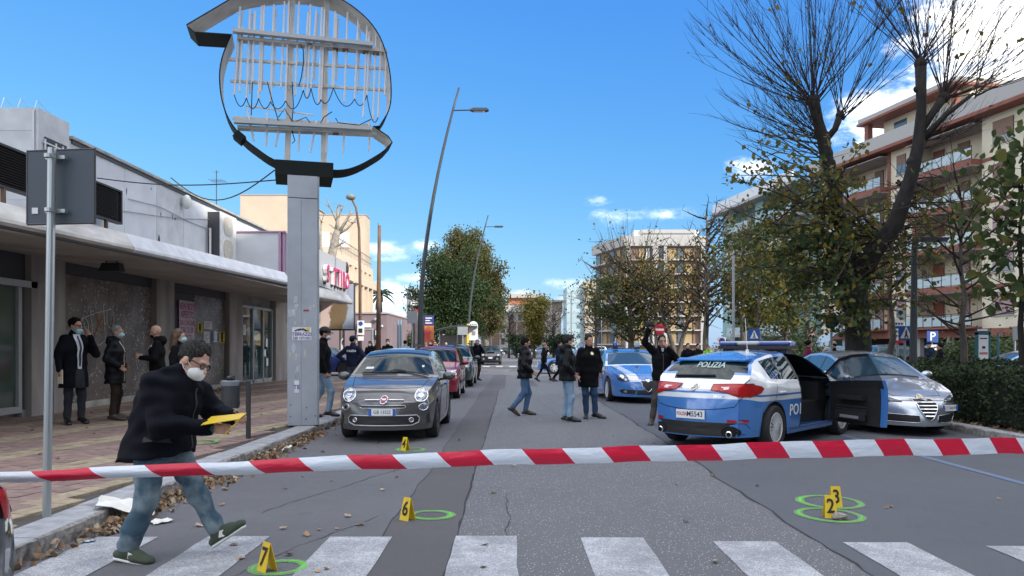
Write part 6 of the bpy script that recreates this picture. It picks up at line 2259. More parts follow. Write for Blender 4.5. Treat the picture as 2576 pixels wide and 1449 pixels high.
# ---------------- the man stepping off the kerb with yellow markers
J = dict(f=1.0, pelvis=vec(0, -.03, .87), chest=vec(0, .04, 1.10), neck=vec(0, .105, 1.315), head=vec(.0, .215, 1.415), hf=vec(.20, .86, -.50),
   sr=vec(.19, .00, 1.265), sl=vec(-.19, .12, 1.27), er=vec(.27, .10, .975), el=vec(-.27, .26, 1.03), wr=vec(.15, .395, .945), wl=vec(-.06, .455, 1.0),
   hdr=vec(-.15, 1.0, -.02), hdl=vec(.15, 1, .0), hr=vec(.09, -.04, .84), hl=vec(-.09, .02, .84), kr=vec(.10, -.07, .44), kl=vec(-.13, .175, .475), ar=vec(.10, -.22, .095), al=vec(-.17, .31, .145),
   tr=vec(.13, -.07, .035), tl=vec(-.16, .465, .20))
P = person('man in black coat and teal jeans striding with yellow markers in his hands', (-2.50, 5.52, 0), R(90), J, topmat=C_NAVYBLK, leg=C_JEANT, hair=('short', H_GREY), mask=(K_WHITE, False), glasses=True,
   shoes=S_GREEN, hem=.73, vox=.0105, seed=5, bulk=1.16, head_scale=1.07, flare=.05, skin=M_SKIN2, sleeve=1.2, legw=1.14,
   extra=[(vec(0, .02, 1.12), vec(0, -.035, .70), (.21, .18), (.25, .275)), (vec(0, .07, 1.24), vec(0, .0, 1.05), (.18, .14), (.22, .185))])
front_strip(P, 'zip_edge', [(1.22, .01, .035), (1.0, .01, .035), (.74, .01, .035)], mat('dark_placket', (.02, .02, .024), .6), .006)
r0 = P['root']
def side_patch(P, name, poly, m, off=.006):
 vs = []
 n = len(poly)
 for y, z in [(sum(p[0] for p in poly) / n, sum(p[1] for p in poly) / n)] + list(poly):
  h = P['bvh'].ray_cast(Vector((2, y, z)), Vector((-1, 0, 0)))[0]
  vs.append(h + Vector((off, 0, 0)) if h is not None else (vs[-1] if vs else Vector((.3, y, z))))
 mb = MB()
 mb.add(vs, [(0, 1 + i, 1 + (i + 1) % n) for i in range(n)])
 return mb.build(name, m, P['root'])
side_patch(P, 'leather_patch', [(.19, .765), (.25, .768), (.245, .787), (.22, .795), (.195, .785)], mat('tan_patch', (.55, .30, .12), .7))
side_patch(P, 'pocket_flap', [(-.02, .90), (.15, .885), (.15, .85), (-.02, .865)], mat('coat_flap', (.012, .012, .016), .8), .012)
mb = MB()
w0, e0 = Vector(J['wr']), Vector(J['er'])
mb.tube([w0 + (e0 - w0) * .03, w0 - (e0 - w0) * .06], [.041, .040], 12)
mb.build('cuff', mat('green_cuff', (.03, .09, .07), .9), r0)
for T_, A_ in (('tr', 'ar'), ('tl', 'al')):
 a, q = Vector(J[A_]), Vector(J[T_])
 d = (q - a).normalized()
 for s in (.045,):
  mb = MB()
  c0 = a.lerp(q, .45) + Vector((s, 0, -.025))
  up_ = Vector((0, 0, 1))
  mb.add([c0 + d * x + up_ * z for x, z in ((-.035, -.018), (.01, -.022), (.03, .0), (.0, .03), (-.03, .03))], [(0, 1, 2, 3, 4)])
  mb.build('shoe_flash', K_WHITE, r0)
# ---------------- group in front of the shop
WZ = walk_z(-7.4)
Jv = stand(1.80, el=(-.30, .14, 1.16), wl=(-.10, .25, 1.46), hdl=(.35, -.25, .85), er=(.27, -.03, 1.15), wr=(.30, .05, .90), head=(0, .04, 1.63), hf=(-.25, 1, -.08), kr=(.10, .0, .5), tr=(.2, .14, .035), tl=(-.09, .17, .035), al=(-.11, .03, .10), kl=(-.1, .05, .5))
P = person('man in open dark overcoat, white shirt and tie, raising a hand to his face', (-7.5, 13.17, walk_z(-7.5)), R(113), Jv, topmat=C_NAVYBLK, leg=C_GREYTR, hair=('short', H_BLACK), mask=(K_BLUE, True), glasses=True, hem=.60, vox=.015, seed=11, bulk=1.12, flare=.04, skin=M_SKIN)
front_strip(P, 'shirt', [(1.53, -.05, .07), (1.42, -.045, .075), (1.3, -.03, .07), (1.15, -.02, .065), (1.0, -.015, .06), (.94, -.01, .055)], C_SHIRT, .01)
front_strip(P, 'tie', [(1.50, .0, .03), (1.3, .0, .04), (1.1, .0, .045), (.98, .01, .04)], mat('blue_tie', (.015, .022, .06), .5), .018)
front_strip(P, 'trouser_front', [(.93, -.05, .085), (.80, -.06, .10), (.62, -.065, .11)], C_GREYTR, .01)
mb = MB()
mb.box(.30, .315, .02, .13, .70, .93)
mb.build('rolled_paper', mat('cream_paper', (.62, .55, .44), .8), P['root'])
Jv = stand(1.70, er=(.28, -.06, 1.14), wr=(.19, .12, 1.0), el=(-.28, -.06, 1.14), wl=(-.19, .12, 1.0), hf=(.1, 1, 0), tr=(.13, .17, .035))
P = person('grey haired man in black parka, brown trousers and blue mask, hands in pockets', (-7.17, 13.9, walk_z(-7.2)), R(80), Jv, topmat=C_PUFF, leg=C_BROWN, hair=('short', H_LGREY), mask=(K_BLUE, False), shoes=S_BROWN, hem=.68, vox=.015, seed=12, bulk=1.15, hood=True)
front_line(P, 'zip', [(0.03, z) for z in np.linspace(.70, 1.42, 16)], .011, mat('pale_zip', (.5, .45, .33), .4, .4))
Jv = stand(1.72, er=(.29, .02, 1.16), wr=(.14, .25, 1.15), el=(-.28, .04, 1.15), wl=(-.06, .28, 1.15), hdr=(-.5, .6, .3), hdl=(.5, .7, .1), hf=(.35, 1, 0))
P = person('bald bearded man in black hooded jacket gesturing with both hands', (-6.5, 14.1, walk_z(-6.5)), R(-112), Jv, topmat=C_BLACK, leg=C_GREYTR, hair=('none', None), beard=H_BLACK, glasses=True, hem=.82, vox=.015, seed=13, hood=True, skin=M_SKIN2)
front_line(P, 'zip', [(0.0, z) for z in np.linspace(.84, 1.44, 14)], .009, M_FRAMEG)
front_patch(P, 'chest_logo', [(-.12, 1.33), (-.07, 1.33), (-.075, 1.355), (-.10, 1.36), (-.12, 1.345)], K_WHITE)
P = person('woman with long brown hair and blue mask half hidden behind the stepping man', (-5.66, 13.0, walk_z(-5.6)), R(75), stand(1.64), topmat=C_BLACK, leg=C_BLACK, hair=('long', H_BROWN), mask=(K_BLUE, False), hem=.7, vox=.017, seed=14, skin=M_SKIN2)
# ---------------- behind the pillar, and the officer
Jv = stand(1.75, kr=(.09, .16, .52), ar=(.09, .10, .12), tr=(.1, .26, .06), kl=(-.09, -.06, .5), al=(-.1, -.25, .12), tl=(-.1, -.08, .04), hf=(0, 1, -.15))
P = person('man in dark jacket and pale jeans walking out from behind the sign pillar', (-3.68, 15.0, walk_z(-3.7)), R(80), Jv, topmat=C_BLACK, leg=C_JEANL, hair=('short', H_BLACK), mask=(K_WHITE, False), cap=mat('dark_cap', (.02, .02, .025), .8), hem=.86, vox=.016, seed=15)
Jv = stand(1.80, er=(.40, -.10, 1.18), wr=(.20, -.05, 1.0), el=(-.40, -.10, 1.18), wl=(-.20, -.05, 1.0), hdr=(-.5, .3, -.4), hdl=(.5, .3, -.4), hf=(.5, 1, 0))
P = person('police officer in navy jacket and cap seen from behind with hands on hips', (-4.72, 22.8, .02), R(15), Jv, topmat=C_NAVY, leg=cloth('grey_blue_uniform', (.10, .12, .16)), hair=('short', H_BLACK), mask=(K_WHITE, False), cap=C_NAVY, hem=.88, vox=.018, seed=16)
mb = MB()
vs, fs = text_mesh('POLIZIA', .085)
mb.add([(P['front'](x, 1.36 + y, .012, (0, 1, 0)) or (x, -.2, 1.36 + y)) for x, y, z in vs], fs)
mb.build('back_lettering', M_PAPER, P['root'])
mb = MB()
mb.box(.16, .22, -.06, .06, .86, 1.0)
mb.build('holster', S_BLACK, P['root'])
# ---------------- men crossing the middle of the street
Jv = stand(1.70, er=(.27, -.05, 1.14), wr=(.20, .13, 1.0), el=(-.27, -.05, 1.14), wl=(-.2, .13, 1.0), kr=(.09, -.02, .52), ar=(.09, -.30, .18), tr=(.09, -.17, .05), kl=(-.09, .10, .5), al=(-.09, .03, .10), tl=(-.09, .22, .035), hr=(.09, -.02, .92), hf=(.15, 1, -.05))
P = person('man in black puffer jacket, black mask and blue jeans walking across the road', (.28, 16.9, 0), R(82), Jv, topmat=C_PUFF, leg=C_JEAN, hair=('short', H_BLACK), mask=(K_BLACK, False), glasses=True, shoes=S_BROWN, hem=.84, vox=.015, seed=21, bulk=1.12, hood=True)
front_patch(P, 'pocket_button', [(.19, .98), (.20, .99), (.21, .98), (.2, .97)], K_WHITE)
mb = MB()
mb.add([(-.17, -.05, .97), (-.13, .09, .97), (-.16, .08, .55), (-.19, -.04, .58), (-.2, -.05, .97), (-.16, .09, .97), (-.19, .08, .55), (-.22, -.04, .58)], [(0, 1, 2, 3), (7, 6, 5, 4), (0, 4, 5, 1), (1, 5, 6, 2), (2, 6, 7, 3), (3, 7, 4, 0)])
mb.build('hanging_bag', C_JEAND, P['root'])
Jv = stand(1.74, er=(.26, -.07, 1.14), wr=(.21, .10, .98), el=(-.26, -.07, 1.14), wl=(-.21, .10, .98), kr=(.10, .06, .5), kl=(-.09, .02, .5), al=(-.10, -.03, .1), ar=(.11, .02, .1), tr=(.13, .2, .035), hf=(0, 1, -.03))
P = person('man in black hooded puffer jacket, white mask and pale jeans seen in profile', (1.12, 15.56, 0), R(84), Jv, topmat=C_PUFF, leg=C_JEANL, hair=('short', H_GREY), mask=(K_WHITE, False), shoes=S_BLACK, hem=.83, vox=.015, seed=22, bulk=1.15, hood=True)
Jv = stand(1.76, er=(.25, -.02, 1.14), wr=(.25, .10, .90), el=(-.25, -.04, 1.14), wl=(-.22, .08, .95), kr=(.08, .05, .5), ar=(.05, -.02, .1), kl=(-.1, .08, .5), al=(-.14, .02, .1), tl=(-.28, .14, .035), hr=(.09, 0, .92), hf=(-.25, 1, -.05), tr=(.10, .16, .035))
P = person('man in long black coat with a round gold badge on the chest and dark jeans', (1.62, 16.25, 0), R(172), Jv, topmat=C_BLACK, leg=C_JEAND, hair=('short', H_GREY), hem=.66, vox=.015, seed=23, bulk=1.08)
front_patch(P, 'badge', [(-.04 + .035 * math.cos(t), 1.37 + .035 * math.sin(t)) for t in [i * PI / 5 for i in range(10)]], mat('pale_gold_badge', (.62, .56, .36), .4, .3), off=.012)
mb = MB()
mb.box(.24, .26, .13, .16, .70, .86)
mb.build('lanyard', C_NAVY, P['root'])
Jv = stand(1.74, er=(.36, .10, 1.60), wr=(.30, .22, 1.86), hdr=(-.35, .3, .75), el=(-.33, .12, 1.22), wl=(-.07, .20, 1.50), hdl=(.5, -.1, .6), sr=(.19, .02, 1.46), hf=(0, 1, -.05), kr=(.13, .03, .5), ar=(.18, -.02, .1), tr=(.25, .14, .035), kl=(-.12, .03, .5), al=(-.15, -.02, .1), tl=(-.2, .16, .035))
P = person('photographer in dark jacket holding a camera high above his head', (2.90, 14.93, 0), R(176), Jv, topmat=C_BLACK, leg=C_TAUPE, hair=('thin', H_GREY), glasses=True, shoes=S_BROWN, hem=.86, vox=.015, seed=24, bulk=.98)
front_patch(P, 'shirt', [(-.03, 1.49), (.03, 1.49), (.015, 1.42), (-.015, 1.42)], C_SHIRT, off=.012)
front_line(P, 'zip', [(0.0, z) for z in np.linspace(.88, 1.38, 14)], .007, M_DARK2)
cm = thing('camera', 'black camera raised in the hand of the photographer', 'camera', (2.63, 14.66, 1.95))
mb = MB()
mb.box(-.075, .075, -.035, .035, -.05, .05, bev=.012)
mb.build('camera_body', M_TRIM, cm)
mb = MB()
mb.lathe([(.034, -.12), (.038, -.1), (.036, -.03)], (0, 0, 0), 14, 'Y')
mb.build('lens', M_TRIM, cm)
mb = MB()
mb.tube([(.07, 0, .0), (.12, .02, -.2), (.16, .05, -.42), (.17, .1, -.55)], .009, 5)
mb.tube([(-.07, 0, .0), (-.02, .02, -.2), (.06, .05, -.36), (.12, .08, -.5)], .009, 5)
mb.build('neck_strap', M_TRIM, cm)
# ---------------- further up the street
Jv = stand(1.66, kr=(.08, .18, .5), ar=(.08, .30, .13), tr=(.08, .43, .06), kl=(-.08, -.12, .5), al=(-.08, -.34, .16), tl=(-.08, -.22, .05), el=(-.22, .08, 1.2), wl=(-.12, .2, 1.42), hdl=(.1, .1, 1))
P = person('woman in knee length black coat striding across the street in heeled boots', (1.37, 33, 0), R(88), Jv, topmat=C_BLACK, leg=C_BLACK, hair=('bun', H_BLOND), hem=.58, vox=.02, seed=31, skin=M_SKIN2, bulk=.92, skirt=True)
P = person('person in dark blue coat walking behind the white masked man', (2.02, 33.2, 0), R(95), stand(1.74, kr=(.08, .12, .5), ar=(.08, .2, .1), tr=(.08, .36, .04), al=(-.08, -.25, .12), tl=(-.08, -.1, .04)), topmat=C_NAVY, leg=C_BLACK, hair=('short', H_BLACK), hem=.7, vox=.02, seed=32)
Jv = stand(1.80, er=(.26, .14, 1.22), wr=(.08, .26, 1.56), hdr=(-.4, .2, .7), el=(-.26, .14, 1.22), wl=(-.08, .26, 1.56), hdl=(.4, .2, .7), kl=(-.09, .05, .5), al=(-.04, -.05, .1), tl=(-.15, .12, .035))
P = person('man in navy coat filming with both hands raised to his face beside the parked cars', (-1.55, 34.2, 0), R(172), Jv, topmat=C_NAVYBLK, leg=C_BROWN, hair=('short', H_BROWN), hem=.72, vox=.02, seed=33)
cm = thing('phone', 'dark phone held up by the filming man in the navy coat', 'phone', (-1.6, 33.88, 1.62))
mb = MB()
mb.box(-.08, .08, -.008, .008, -.04, .04, bev=.004)
mb.build('phone_body', M_TRIM, cm)
# ---------------- bystanders on the left pavement
far_left = [(931, 34, 1.62, R(190), C_BLACK, ('long', H_BLACK), K_WHITE, 'woman with white mask in black coat by the rusty pole'), (947, 36, 1.68, R(200), C_NAVYBLK, ('thin', H_LGREY), None, 'grey haired man standing next to the rusty pole'),
   (975, 33, 1.70, R(170), C_BLACK, ('short', H_BLACK), K_WHITE, 'dark haired man with white mask standing by the blue posts'), (1019, 34, 1.66, R(10), C_LBLUE, ('short', H_BLACK), None, 'person in pale blue top seen from behind near the grey sign back'),
   (1072, 38, 1.72, R(140), C_BLACK, ('short', H_BLACK), None, 'dark clad bystander left of the orange banner foot'), (1086, 37, 1.70, R(220), C_BLACK, ('short', H_BROWN), K_WHITE, 'bystander with white mask under the orange banner'), (1096, 40, 1.68, R(200), C_BURG, ('short', H_BLACK), None, 'bystander in reddish top right of the orange banner'),
   (1122, 44, 1.80, R(180), C_BURG, ('short', H_BLACK), None, 'person in dark red top in front of the bus shelter'), (1154, 42, 1.68, R(180), C_BLACK, ('short', H_BLACK), None, 'person in black under the bus shelter roof')]
for i, (px, Y, Hh, hd, tm, hr_, mk_, lab) in enumerate(far_left):
 person(lab, ((px - CX) * Y / FPX, Y, .118 if px < 1110 else .0), hd, stand(Hh), topmat=tm, leg=C_GREYTR, hair=hr_, mask=(mk_, False) if mk_ else None, hem=.8, vox=.026, seed=40 + i, group='bystanders on the left pavement', skin=M_SKIN2)
# ---------------- bystanders on the right
far_right = [(1961, 27, 1.68, R(150), C_BLACK, ('none', None), None, 'balding grey man in dark coat behind the police light bar'), (1941, 29, 1.66, R(160), C_BLACK, ('short', H_LGREY), None, 'grey haired person left of the balding man behind the police light bar'),
    (2033, 24, 1.70, R(100), C_BURG, ('bun', H_BLACK), None, 'person in burgundy jacket reaching out an arm'), (2098, 24, 1.66, R(-90), C_BLACK, ('short', H_BLACK), None, 'man in flat beige cap and dark coat left of the big tree trunk'),
    (2338, 26, 1.66, R(-80), C_NAVY, ('none', None), K_BLUE, 'person in dark blue hooded coat with pale mask under the parking sign'), (2366, 25, 1.62, R(-70), C_BLACK, ('short', H_BLACK), None, 'person in black beside the dark blue hooded one'),
    (1730, 33, 1.64, R(170), C_NAVYBLK, ('short', H_BLACK), None, 'dark clad person left of the police light bar'), (1755, 33, 1.62, R(170), C_BLACK, ('short', H_BLACK), None, 'second dark clad person close to the police light bar'), (1781, 35, 1.55, R(170), C_HIVIS, ('short', H_BROWN), None, 'person in lime yellow vest behind the police hatchback')]
for i, (px, Y, Hh, hd, tm, hr_, mk_, lab) in enumerate(far_right):
 jv = stand(Hh) if i not in (2,) else stand(Hh, er=(.24, .1, 1.18), wr=(.2, .42, 1.22), el=(-.24, .1, 1.2), wl=(-.2, .4, 1.25))
 person(lab, ((px - CX) * Y / FPX, Y, .0), hd, jv, topmat=tm, leg=C_GREYTR, hair=hr_, mask=(mk_, False) if mk_ else None, hem=.75, vox=.024, seed=60 + i, group='bystanders on the right', skin=M_SKIN2, hood=(i == 4), cap=cloth('beige_cap', (.35, .30, .22)) if i == 3 else (C_NAVY if i == 4 else None))
# ================================================================== trees and hedges
def leaf_mat(name, c, c2, scale=1.2, trans=.45):
 m = bpy.data.materials.new(name)
 m.use_nodes = True
 t = m.node_tree
 b = t.nodes['Principled BSDF']
 t.nodes.remove(b)
 out = t.nodes['Material Output']
 tc = t.nodes.new('ShaderNodeTexCoord')
 nz = t.nodes.new('ShaderNodeTexNoise')
 nz.inputs['Scale'].default_value = scale
 nz.inputs['Detail'].default_value = 4
 t.links.new(tc.outputs['Object'], nz.inputs[0])
 rp = t.nodes.new('ShaderNodeValToRGB')
 rp.color_ramp.elements[0].position = .35
 rp.color_ramp.elements[1].position = .65
 rp.color_ramp.elements[0].color = rgb(c)
 rp.color_ramp.elements[1].color = rgb(c2)
 t.links.new(nz.outputs[0], rp.inputs[0])
 d = t.nodes.new('ShaderNodeBsdfPrincipled')
 d.inputs['Roughness'].default_value = .6
 d.inputs['Specular IOR Level'].default_value = .25
 tr = t.nodes.new('ShaderNodeBsdfTranslucent')
 mx = t.nodes.new('ShaderNodeMixShader')
 mx.inputs[0].default_value = trans
 t.links.new(rp.outputs[0], d.inputs['Base Color'])
 t.links.new(rp.outputs[0], tr.inputs['Color'])
 t.links.new(d.outputs[0], mx.inputs[1])
 t.links.new(tr.outputs[0], mx.inputs[2])
 t.links.new(mx.outputs[0], out.inputs[0])
 _M[name] = m
 return m
L_OLIVE = leaf_mat('olive_leaf', (.085, .10, .026), (.15, .14, .035))
L_YELLOW = leaf_mat('yellowing_leaf', (.22, .15, .025), (.13, .12, .03))
L_GREEN = leaf_mat('dark_green_leaf', (.034, .06, .02), (.062, .088, .028))
L_BROWN = leaf_mat('brown_leaf', (.13, .075, .03), (.09, .055, .025))
L_PINE = leaf_mat('pine_needles', (.018, .04, .016), (.04, .07, .024), scale=.5, trans=.25)
L_EUC = leaf_mat('eucalyptus_leaf', (.07, .08, .03), (.13, .115, .05), scale=.5, trans=.3)
L_EUC2 = leaf_mat('reddish_eucalyptus_leaf', (.15, .10, .045), (.09, .085, .035), scale=.5, trans=.3)
L_HEDGE = leaf_mat('hedge_leaf', (.014, .026, .010), (.032, .052, .018), scale=2.5, trans=.2)
L_HEDGE2 = leaf_mat('hedge_leaf_light', (.03, .045, .018), (.05, .07, .028), scale=2.5, trans=.2)
B_BARK = mat('dark_bark', (.022, .019, .017), .95, col2=(.009, .008, .007), scale=9, bump=.9, bscale=14, stretch=(1, 1, .35))
B_BARK2 = mat('grey_bark', (.12, .105, .09), .95, col2=(.06, .052, .045), scale=9, bump=.6, bscale=14, stretch=(1, 1, .35))
B_PALE = mat('pale_bark', (.34, .31, .26), .9, col2=(.2, .18, .15), scale=6, bump=.4)
B_TWIG = mat('twig_bark', (.030, .021, .017), .9)
def leaves(name, P, size, mats, parent, seed=0, folded=False, droop=.0):
 """many small leaf faces as one foliage part"""
 r = np.random.RandomState(seed)
 P = np.asarray(P, np.float32)
 n = len(P)
 if n == 0:
  return
 sz = (size if np.ndim(size) else size * r.uniform(.65, 1.35, n)).astype(np.float32)
 d = r.normal(size=(n, 3)) + np.array([0, 0, -droop])
 d /= np.linalg.norm(d, axis=1)[:, None]
 u = np.cross(d, r.normal(size=(n, 3)))
 u /= np.linalg.norm(u, axis=1)[:, None]
 w = np.cross(d, u)
 a = sz[:, None]
 if folded:
  k = 6
  vs = np.stack([P - d * a * .5, P - d * a * .15 + u * a * .42 + w * a * .12, P + d * a * .25 + u * a * .3 + w * a * .1, P + d * a * .6, P + d * a * .25 - u * a * .3 + w * a * .1, P - d * a * .15 - u * a * .42 + w * a * .12], 1)
  fq = [(0, 1, 2, 3), (0, 3, 4, 5)]
 else:
  k = 4
  vs = np.stack([P - d * a * .5, P + u * a * .36, P + d * a * .55, P - u * a * .36], 1)
  fq = [(0, 1, 2, 3)]
 V = vs.reshape(-1, 3)
 base = (np.arange(n) * k)[:, None]
 F = np.concatenate([base + np.array(q)[None] for q in fq], 1).reshape(-1, 4)
 me = bpy.data.meshes.new(name)
 me.vertices.add(len(V))
 me.vertices.foreach_set('co', V.astype(np.float32).ravel())
 me.loops.add(F.size)
 me.loops.foreach_set('vertex_index', F.astype(np.int32).ravel())
 me.polygons.add(len(F))
 me.polygons.foreach_set('loop_start', np.arange(0, F.size, 4, dtype=np.int32))
 for m in mats:
  me.materials.append(m)
 if len(mats) > 1:
  mi = r.randint(0, len(mats), n)
  me.polygons.foreach_set('material_index', np.repeat(mi, len(fq)).astype(np.int32))
 me.update(calc_edges=True)
 o = link_mesh(name, me, parent)
 o['kind'] = 'stuff'
 return o
def curve(p, d, L, n, r, bend=.25, up=.0):
 """a wandering branch line"""
 pts = [Vector(p)]
 d = Vector(d).normalized()
 for i in range(n):
  d = (d + Vector((r.uniform(-1, 1), r.uniform(-1, 1), r.uniform(-1, 1))) * bend * .5 + Vector((0, 0, up))).normalized()
  pts.append(pts[-1] + d * L / n)
 return pts
def taper(r0, r1, n):
 return [lerp(r0, r1, i / (n - 1)) for i in range(n)]
def tree(name, label, loc, group=None):
 return thing(name, label, 'tree', loc, 0, group)
def loc_leaves(root, pts):
 l = root.location
 return np.array([(p[0] - l.x, p[1] - l.y, p[2] - l.z) for p in pts])
# ---------------- the big twin limbed pollard
r = random.Random(42)
YB = 19.0
big = tree('pollarded_tree', 'big tree with forked dark trunk, long bare shoots above and yellowing leaves below', (8.56, YB, .1))
def bp(px, py, dy=0.0):
 return at(px, py, YB) + Vector((0, dy, 0))
mb = MB()
mb.tube([Vector((8.60, YB, .05)), Vector((8.58, YB, .5)), bp(2158, 820), bp(2154, 760), bp(2150, 700)], [.40, .33, .30, .28, .27], 14)
mb.tube([bp(2150, 720), bp(2134, 620, .2), bp(2128, 540, .35), bp(2112, 440, .5), bp(2092, 340, .5), bp(2078, 290, .5), bp(2066, 238, .5)], [.24, .19, .165, .15, .155, .13, .15], 12)
mb.tube([bp(2156, 720), bp(2186, 640, -.2), bp(2232, 570, -.4), bp(2262, 470, -.5), bp(2284, 380, -.5), bp(2291, 290, -.5), bp(2289, 180, -.5)], [.25, .215, .20, .16, .145, .11, .13], 12)
mb.tube([bp(2288, 345, -.5), bp(2318, 300, -.5), bp(2345, 262, -.5)], [.10, .09, .11], 9)
mb.tube([bp(2286, 370, -.5), bp(2340, 310, -.7), bp(2400, 262, -.8)], [.09, .06, .04], 8)
mb.tube([bp(2092, 345, .5), bp(2122, 310, .5), bp(2135, 275, .5)], [.09, .08, .09], 9)
mb.tube([bp(2128, 560, .3), bp(2095, 550, .2), bp(2070, 545, .1)], [.10, .07, .06], 8)
mb.tube([bp(2134, 630, .2), bp(2112, 600, .1)], [.13, .16], 9)
for (px, py, s) in ((2066, 238, .17), (2289, 180, .15), (2345, 262, .13), (2135, 275, .11), (2100, 375, .17), (2270, 420, .15), (2106, 597, .19), (2092, 330, .16)):
 mb.ball(bp(px, py, .5 if px < 2200 else -.5), (s, s, s * 1.1), 9, 6)
rk = random.Random(6)
for (p0, p1, n_, s) in (((2150, 700), (2066, 250), 26, .055), ((2160, 700), (2289, 190), 26, .05), ((2160, 880), (2152, 700), 16, .08)):
 for i in range(n_):
  t = rk.random()
  pts_ = ((2150, 720), (2134, 620), (2128, 540), (2112, 440), (2092, 340), (2066, 238)) if p1[0] < 2100 else (((2156, 720), (2186, 640), (2232, 570), (2262, 470), (2284, 380), (2289, 180)) if p1[0] > 2200 else ((2160, 890), (2158, 820), (2156, 780), (2154, 760), (2152, 730), (2150, 700)))
  f_ = t * 4.99
  a, b_ = pts_[int(f_)], pts_[int(f_) + 1]
  q_ = bp(lerp(a[0], b_[0], f_ % 1) + rk.uniform(-12, 12) * (1.6 if s > .07 else 1), lerp(a[1], b_[1], f_ % 1), (.45 if p1[0] < 2100 else (-.45 if p1[0] > 2200 else 0)) * min(1, t * 2.2) - .06)
  mb.ball(q_, (s * rk.uniform(.7, 1.5), s, s * rk.uniform(1.2, 3)), 7, 5)
loc_build(mb, 'trunk', B_BARK, big, smooth=True)
shoots = MB()
twl = []
def shoot_fan(px, py, dy, n, L0, L1, amin, amax, up=.045, rr=.014):
 for i in range(n):
  a = R(lerp(amin, amax, (i + r.random()) / n))
  b_ = r.uniform(-.75, .75)
  d = Vector((math.sin(a), b_ * math.cos(a) * .7, math.cos(a)))
  L = r.uniform(L0, L1)
  pts = curve(bp(px + r.uniform(-9, 9), py + r.uniform(-12, 14), dy), d, L, 9, r, .10, up)
  r0 = rr * r.uniform(.7, 1.25)
  shoots.tube(pts, taper(r0, .003, len(pts)), 4, cap=False)
  for k_ in range(r.randint(8, 14)):
   j = r.randint(2, len(pts) - 2)
   dd = (pts[j + 1] - pts[j]).normalized()
   sd = (dd + Vector((r.uniform(-1, 1), r.uniform(-1, 1), r.uniform(-.3, .8))) * .6).normalized()
   tp = curve(pts[j], sd, r.uniform(.25, 1.0), 3, r, .25, .06)
   shoots.tube(tp, taper(.006, .002, 4), 3, cap=False)
   if r.random() < .05:
    twl.append(tp[-1])
shoot_fan(2066, 238, .5, 50, 2.8, 4.8, -80, 50, up=.055)
shoot_fan(2092, 335, .5, 24, 1.6, 3.2, -92, -20, up=.04)
shoot_fan(2135, 275, .5, 18, 2.2, 3.8, -20, 60)
shoot_fan(2289, 180, -.5, 34, 2.6, 4.4, -55, 60, up=.05)
shoot_fan(2345, 262, -.5, 34, 2.4, 4.2, -20, 82)
shoot_fan(2400, 262, -.8, 12, 1.5, 2.8, 10, 85)
shoot_fan(2285, 380, -.5, 12, 1.2, 2.4, 20, 95)
shoot_fan(2100, 375, .5, 12, 1.5, 2.6, -95, -30)
loc_build(shoots, 'shoots', B_TWIG, big)
brm = MB()
LP = {0: [], 1: [], 2: []}
starts = [(2066, 545, -1), (2106, 597, -1), (2128, 540, -1), (2120, 500, -1), (2112, 440, -1), (2134, 620, -1), (2150, 680, -1), (2154, 740, -1), (2140, 660, 1), (2186, 640, 1), (2232, 570, 1), (2250, 520, 1), (2262, 470, 1), (2156, 770, 1), (2158, 800, -1), (2130, 580, 1), (2150, 700, 1), (2205, 610, -1)]
for (px, py, s) in starts * 6:
 p0 = bp(px + r.uniform(-6, 6), py + r.uniform(-25, 25), r.uniform(-.3, .3))
 el_ = R(r.uniform(-18, 38))
 a = r.uniform(-1.25, 1.25)
 d = Vector((s * math.cos(a) * math.cos(el_), math.sin(a) * math.cos(el_) * .8, math.sin(el_)))
 L = r.uniform(1.3, 3.5) * (1.0 if s < 0 else .55)
 if py > 700:
  L *= .75
 pts = curve(p0, d, L, 8, r, .32, -.02)
 brm.tube(pts, taper(.03, .006, len(pts)), 5, cap=False)
 for k_ in range(7):
  j = r.randint(2, 7)
  sd = Vector((r.uniform(-1, 1), r.uniform(-1, 1), r.uniform(-.7, .7)))
  tp = curve(pts[j], sd, r.uniform(.3, .9), 4, r, .3, -.03)
  brm.tube(tp, taper(.010, .003, 5), 3, cap=False)
  for q in range((r.randint(5, 12) if py > 535 else r.randint(1, 6)) if s < 0 else r.randint(0, 3)):
   p = tp[r.randint(1, 4)] + Vector((r.gauss(0, .10), r.gauss(0, .10), r.gauss(0, .10)))
   pyv = HY - (p.z - HC) * FPX / p.y
   pxv = CX + p.x * FPX / p.y
   w0 = .75 if pyv < 560 else (.35 if pxv < 2050 else .45)
   x = r.random()
   gq = .28 if (pxv < 2150 and pyv > 580) or pyv > 680 else .82
   LP[1 if x < w0 * .45 else (0 if x < gq else 2)].append(p)
loc_build(brm, 'branches', B_TWIG, big)
LP[1] += twl
for k_, m_ in ((0, L_OLIVE), (1, L_YELLOW), (2, L_GREEN)):
 leaves('foliage', loc_leaves(big, LP[k_]), .118, [m_], big, 3 + k_, folded=True, droop=.6)
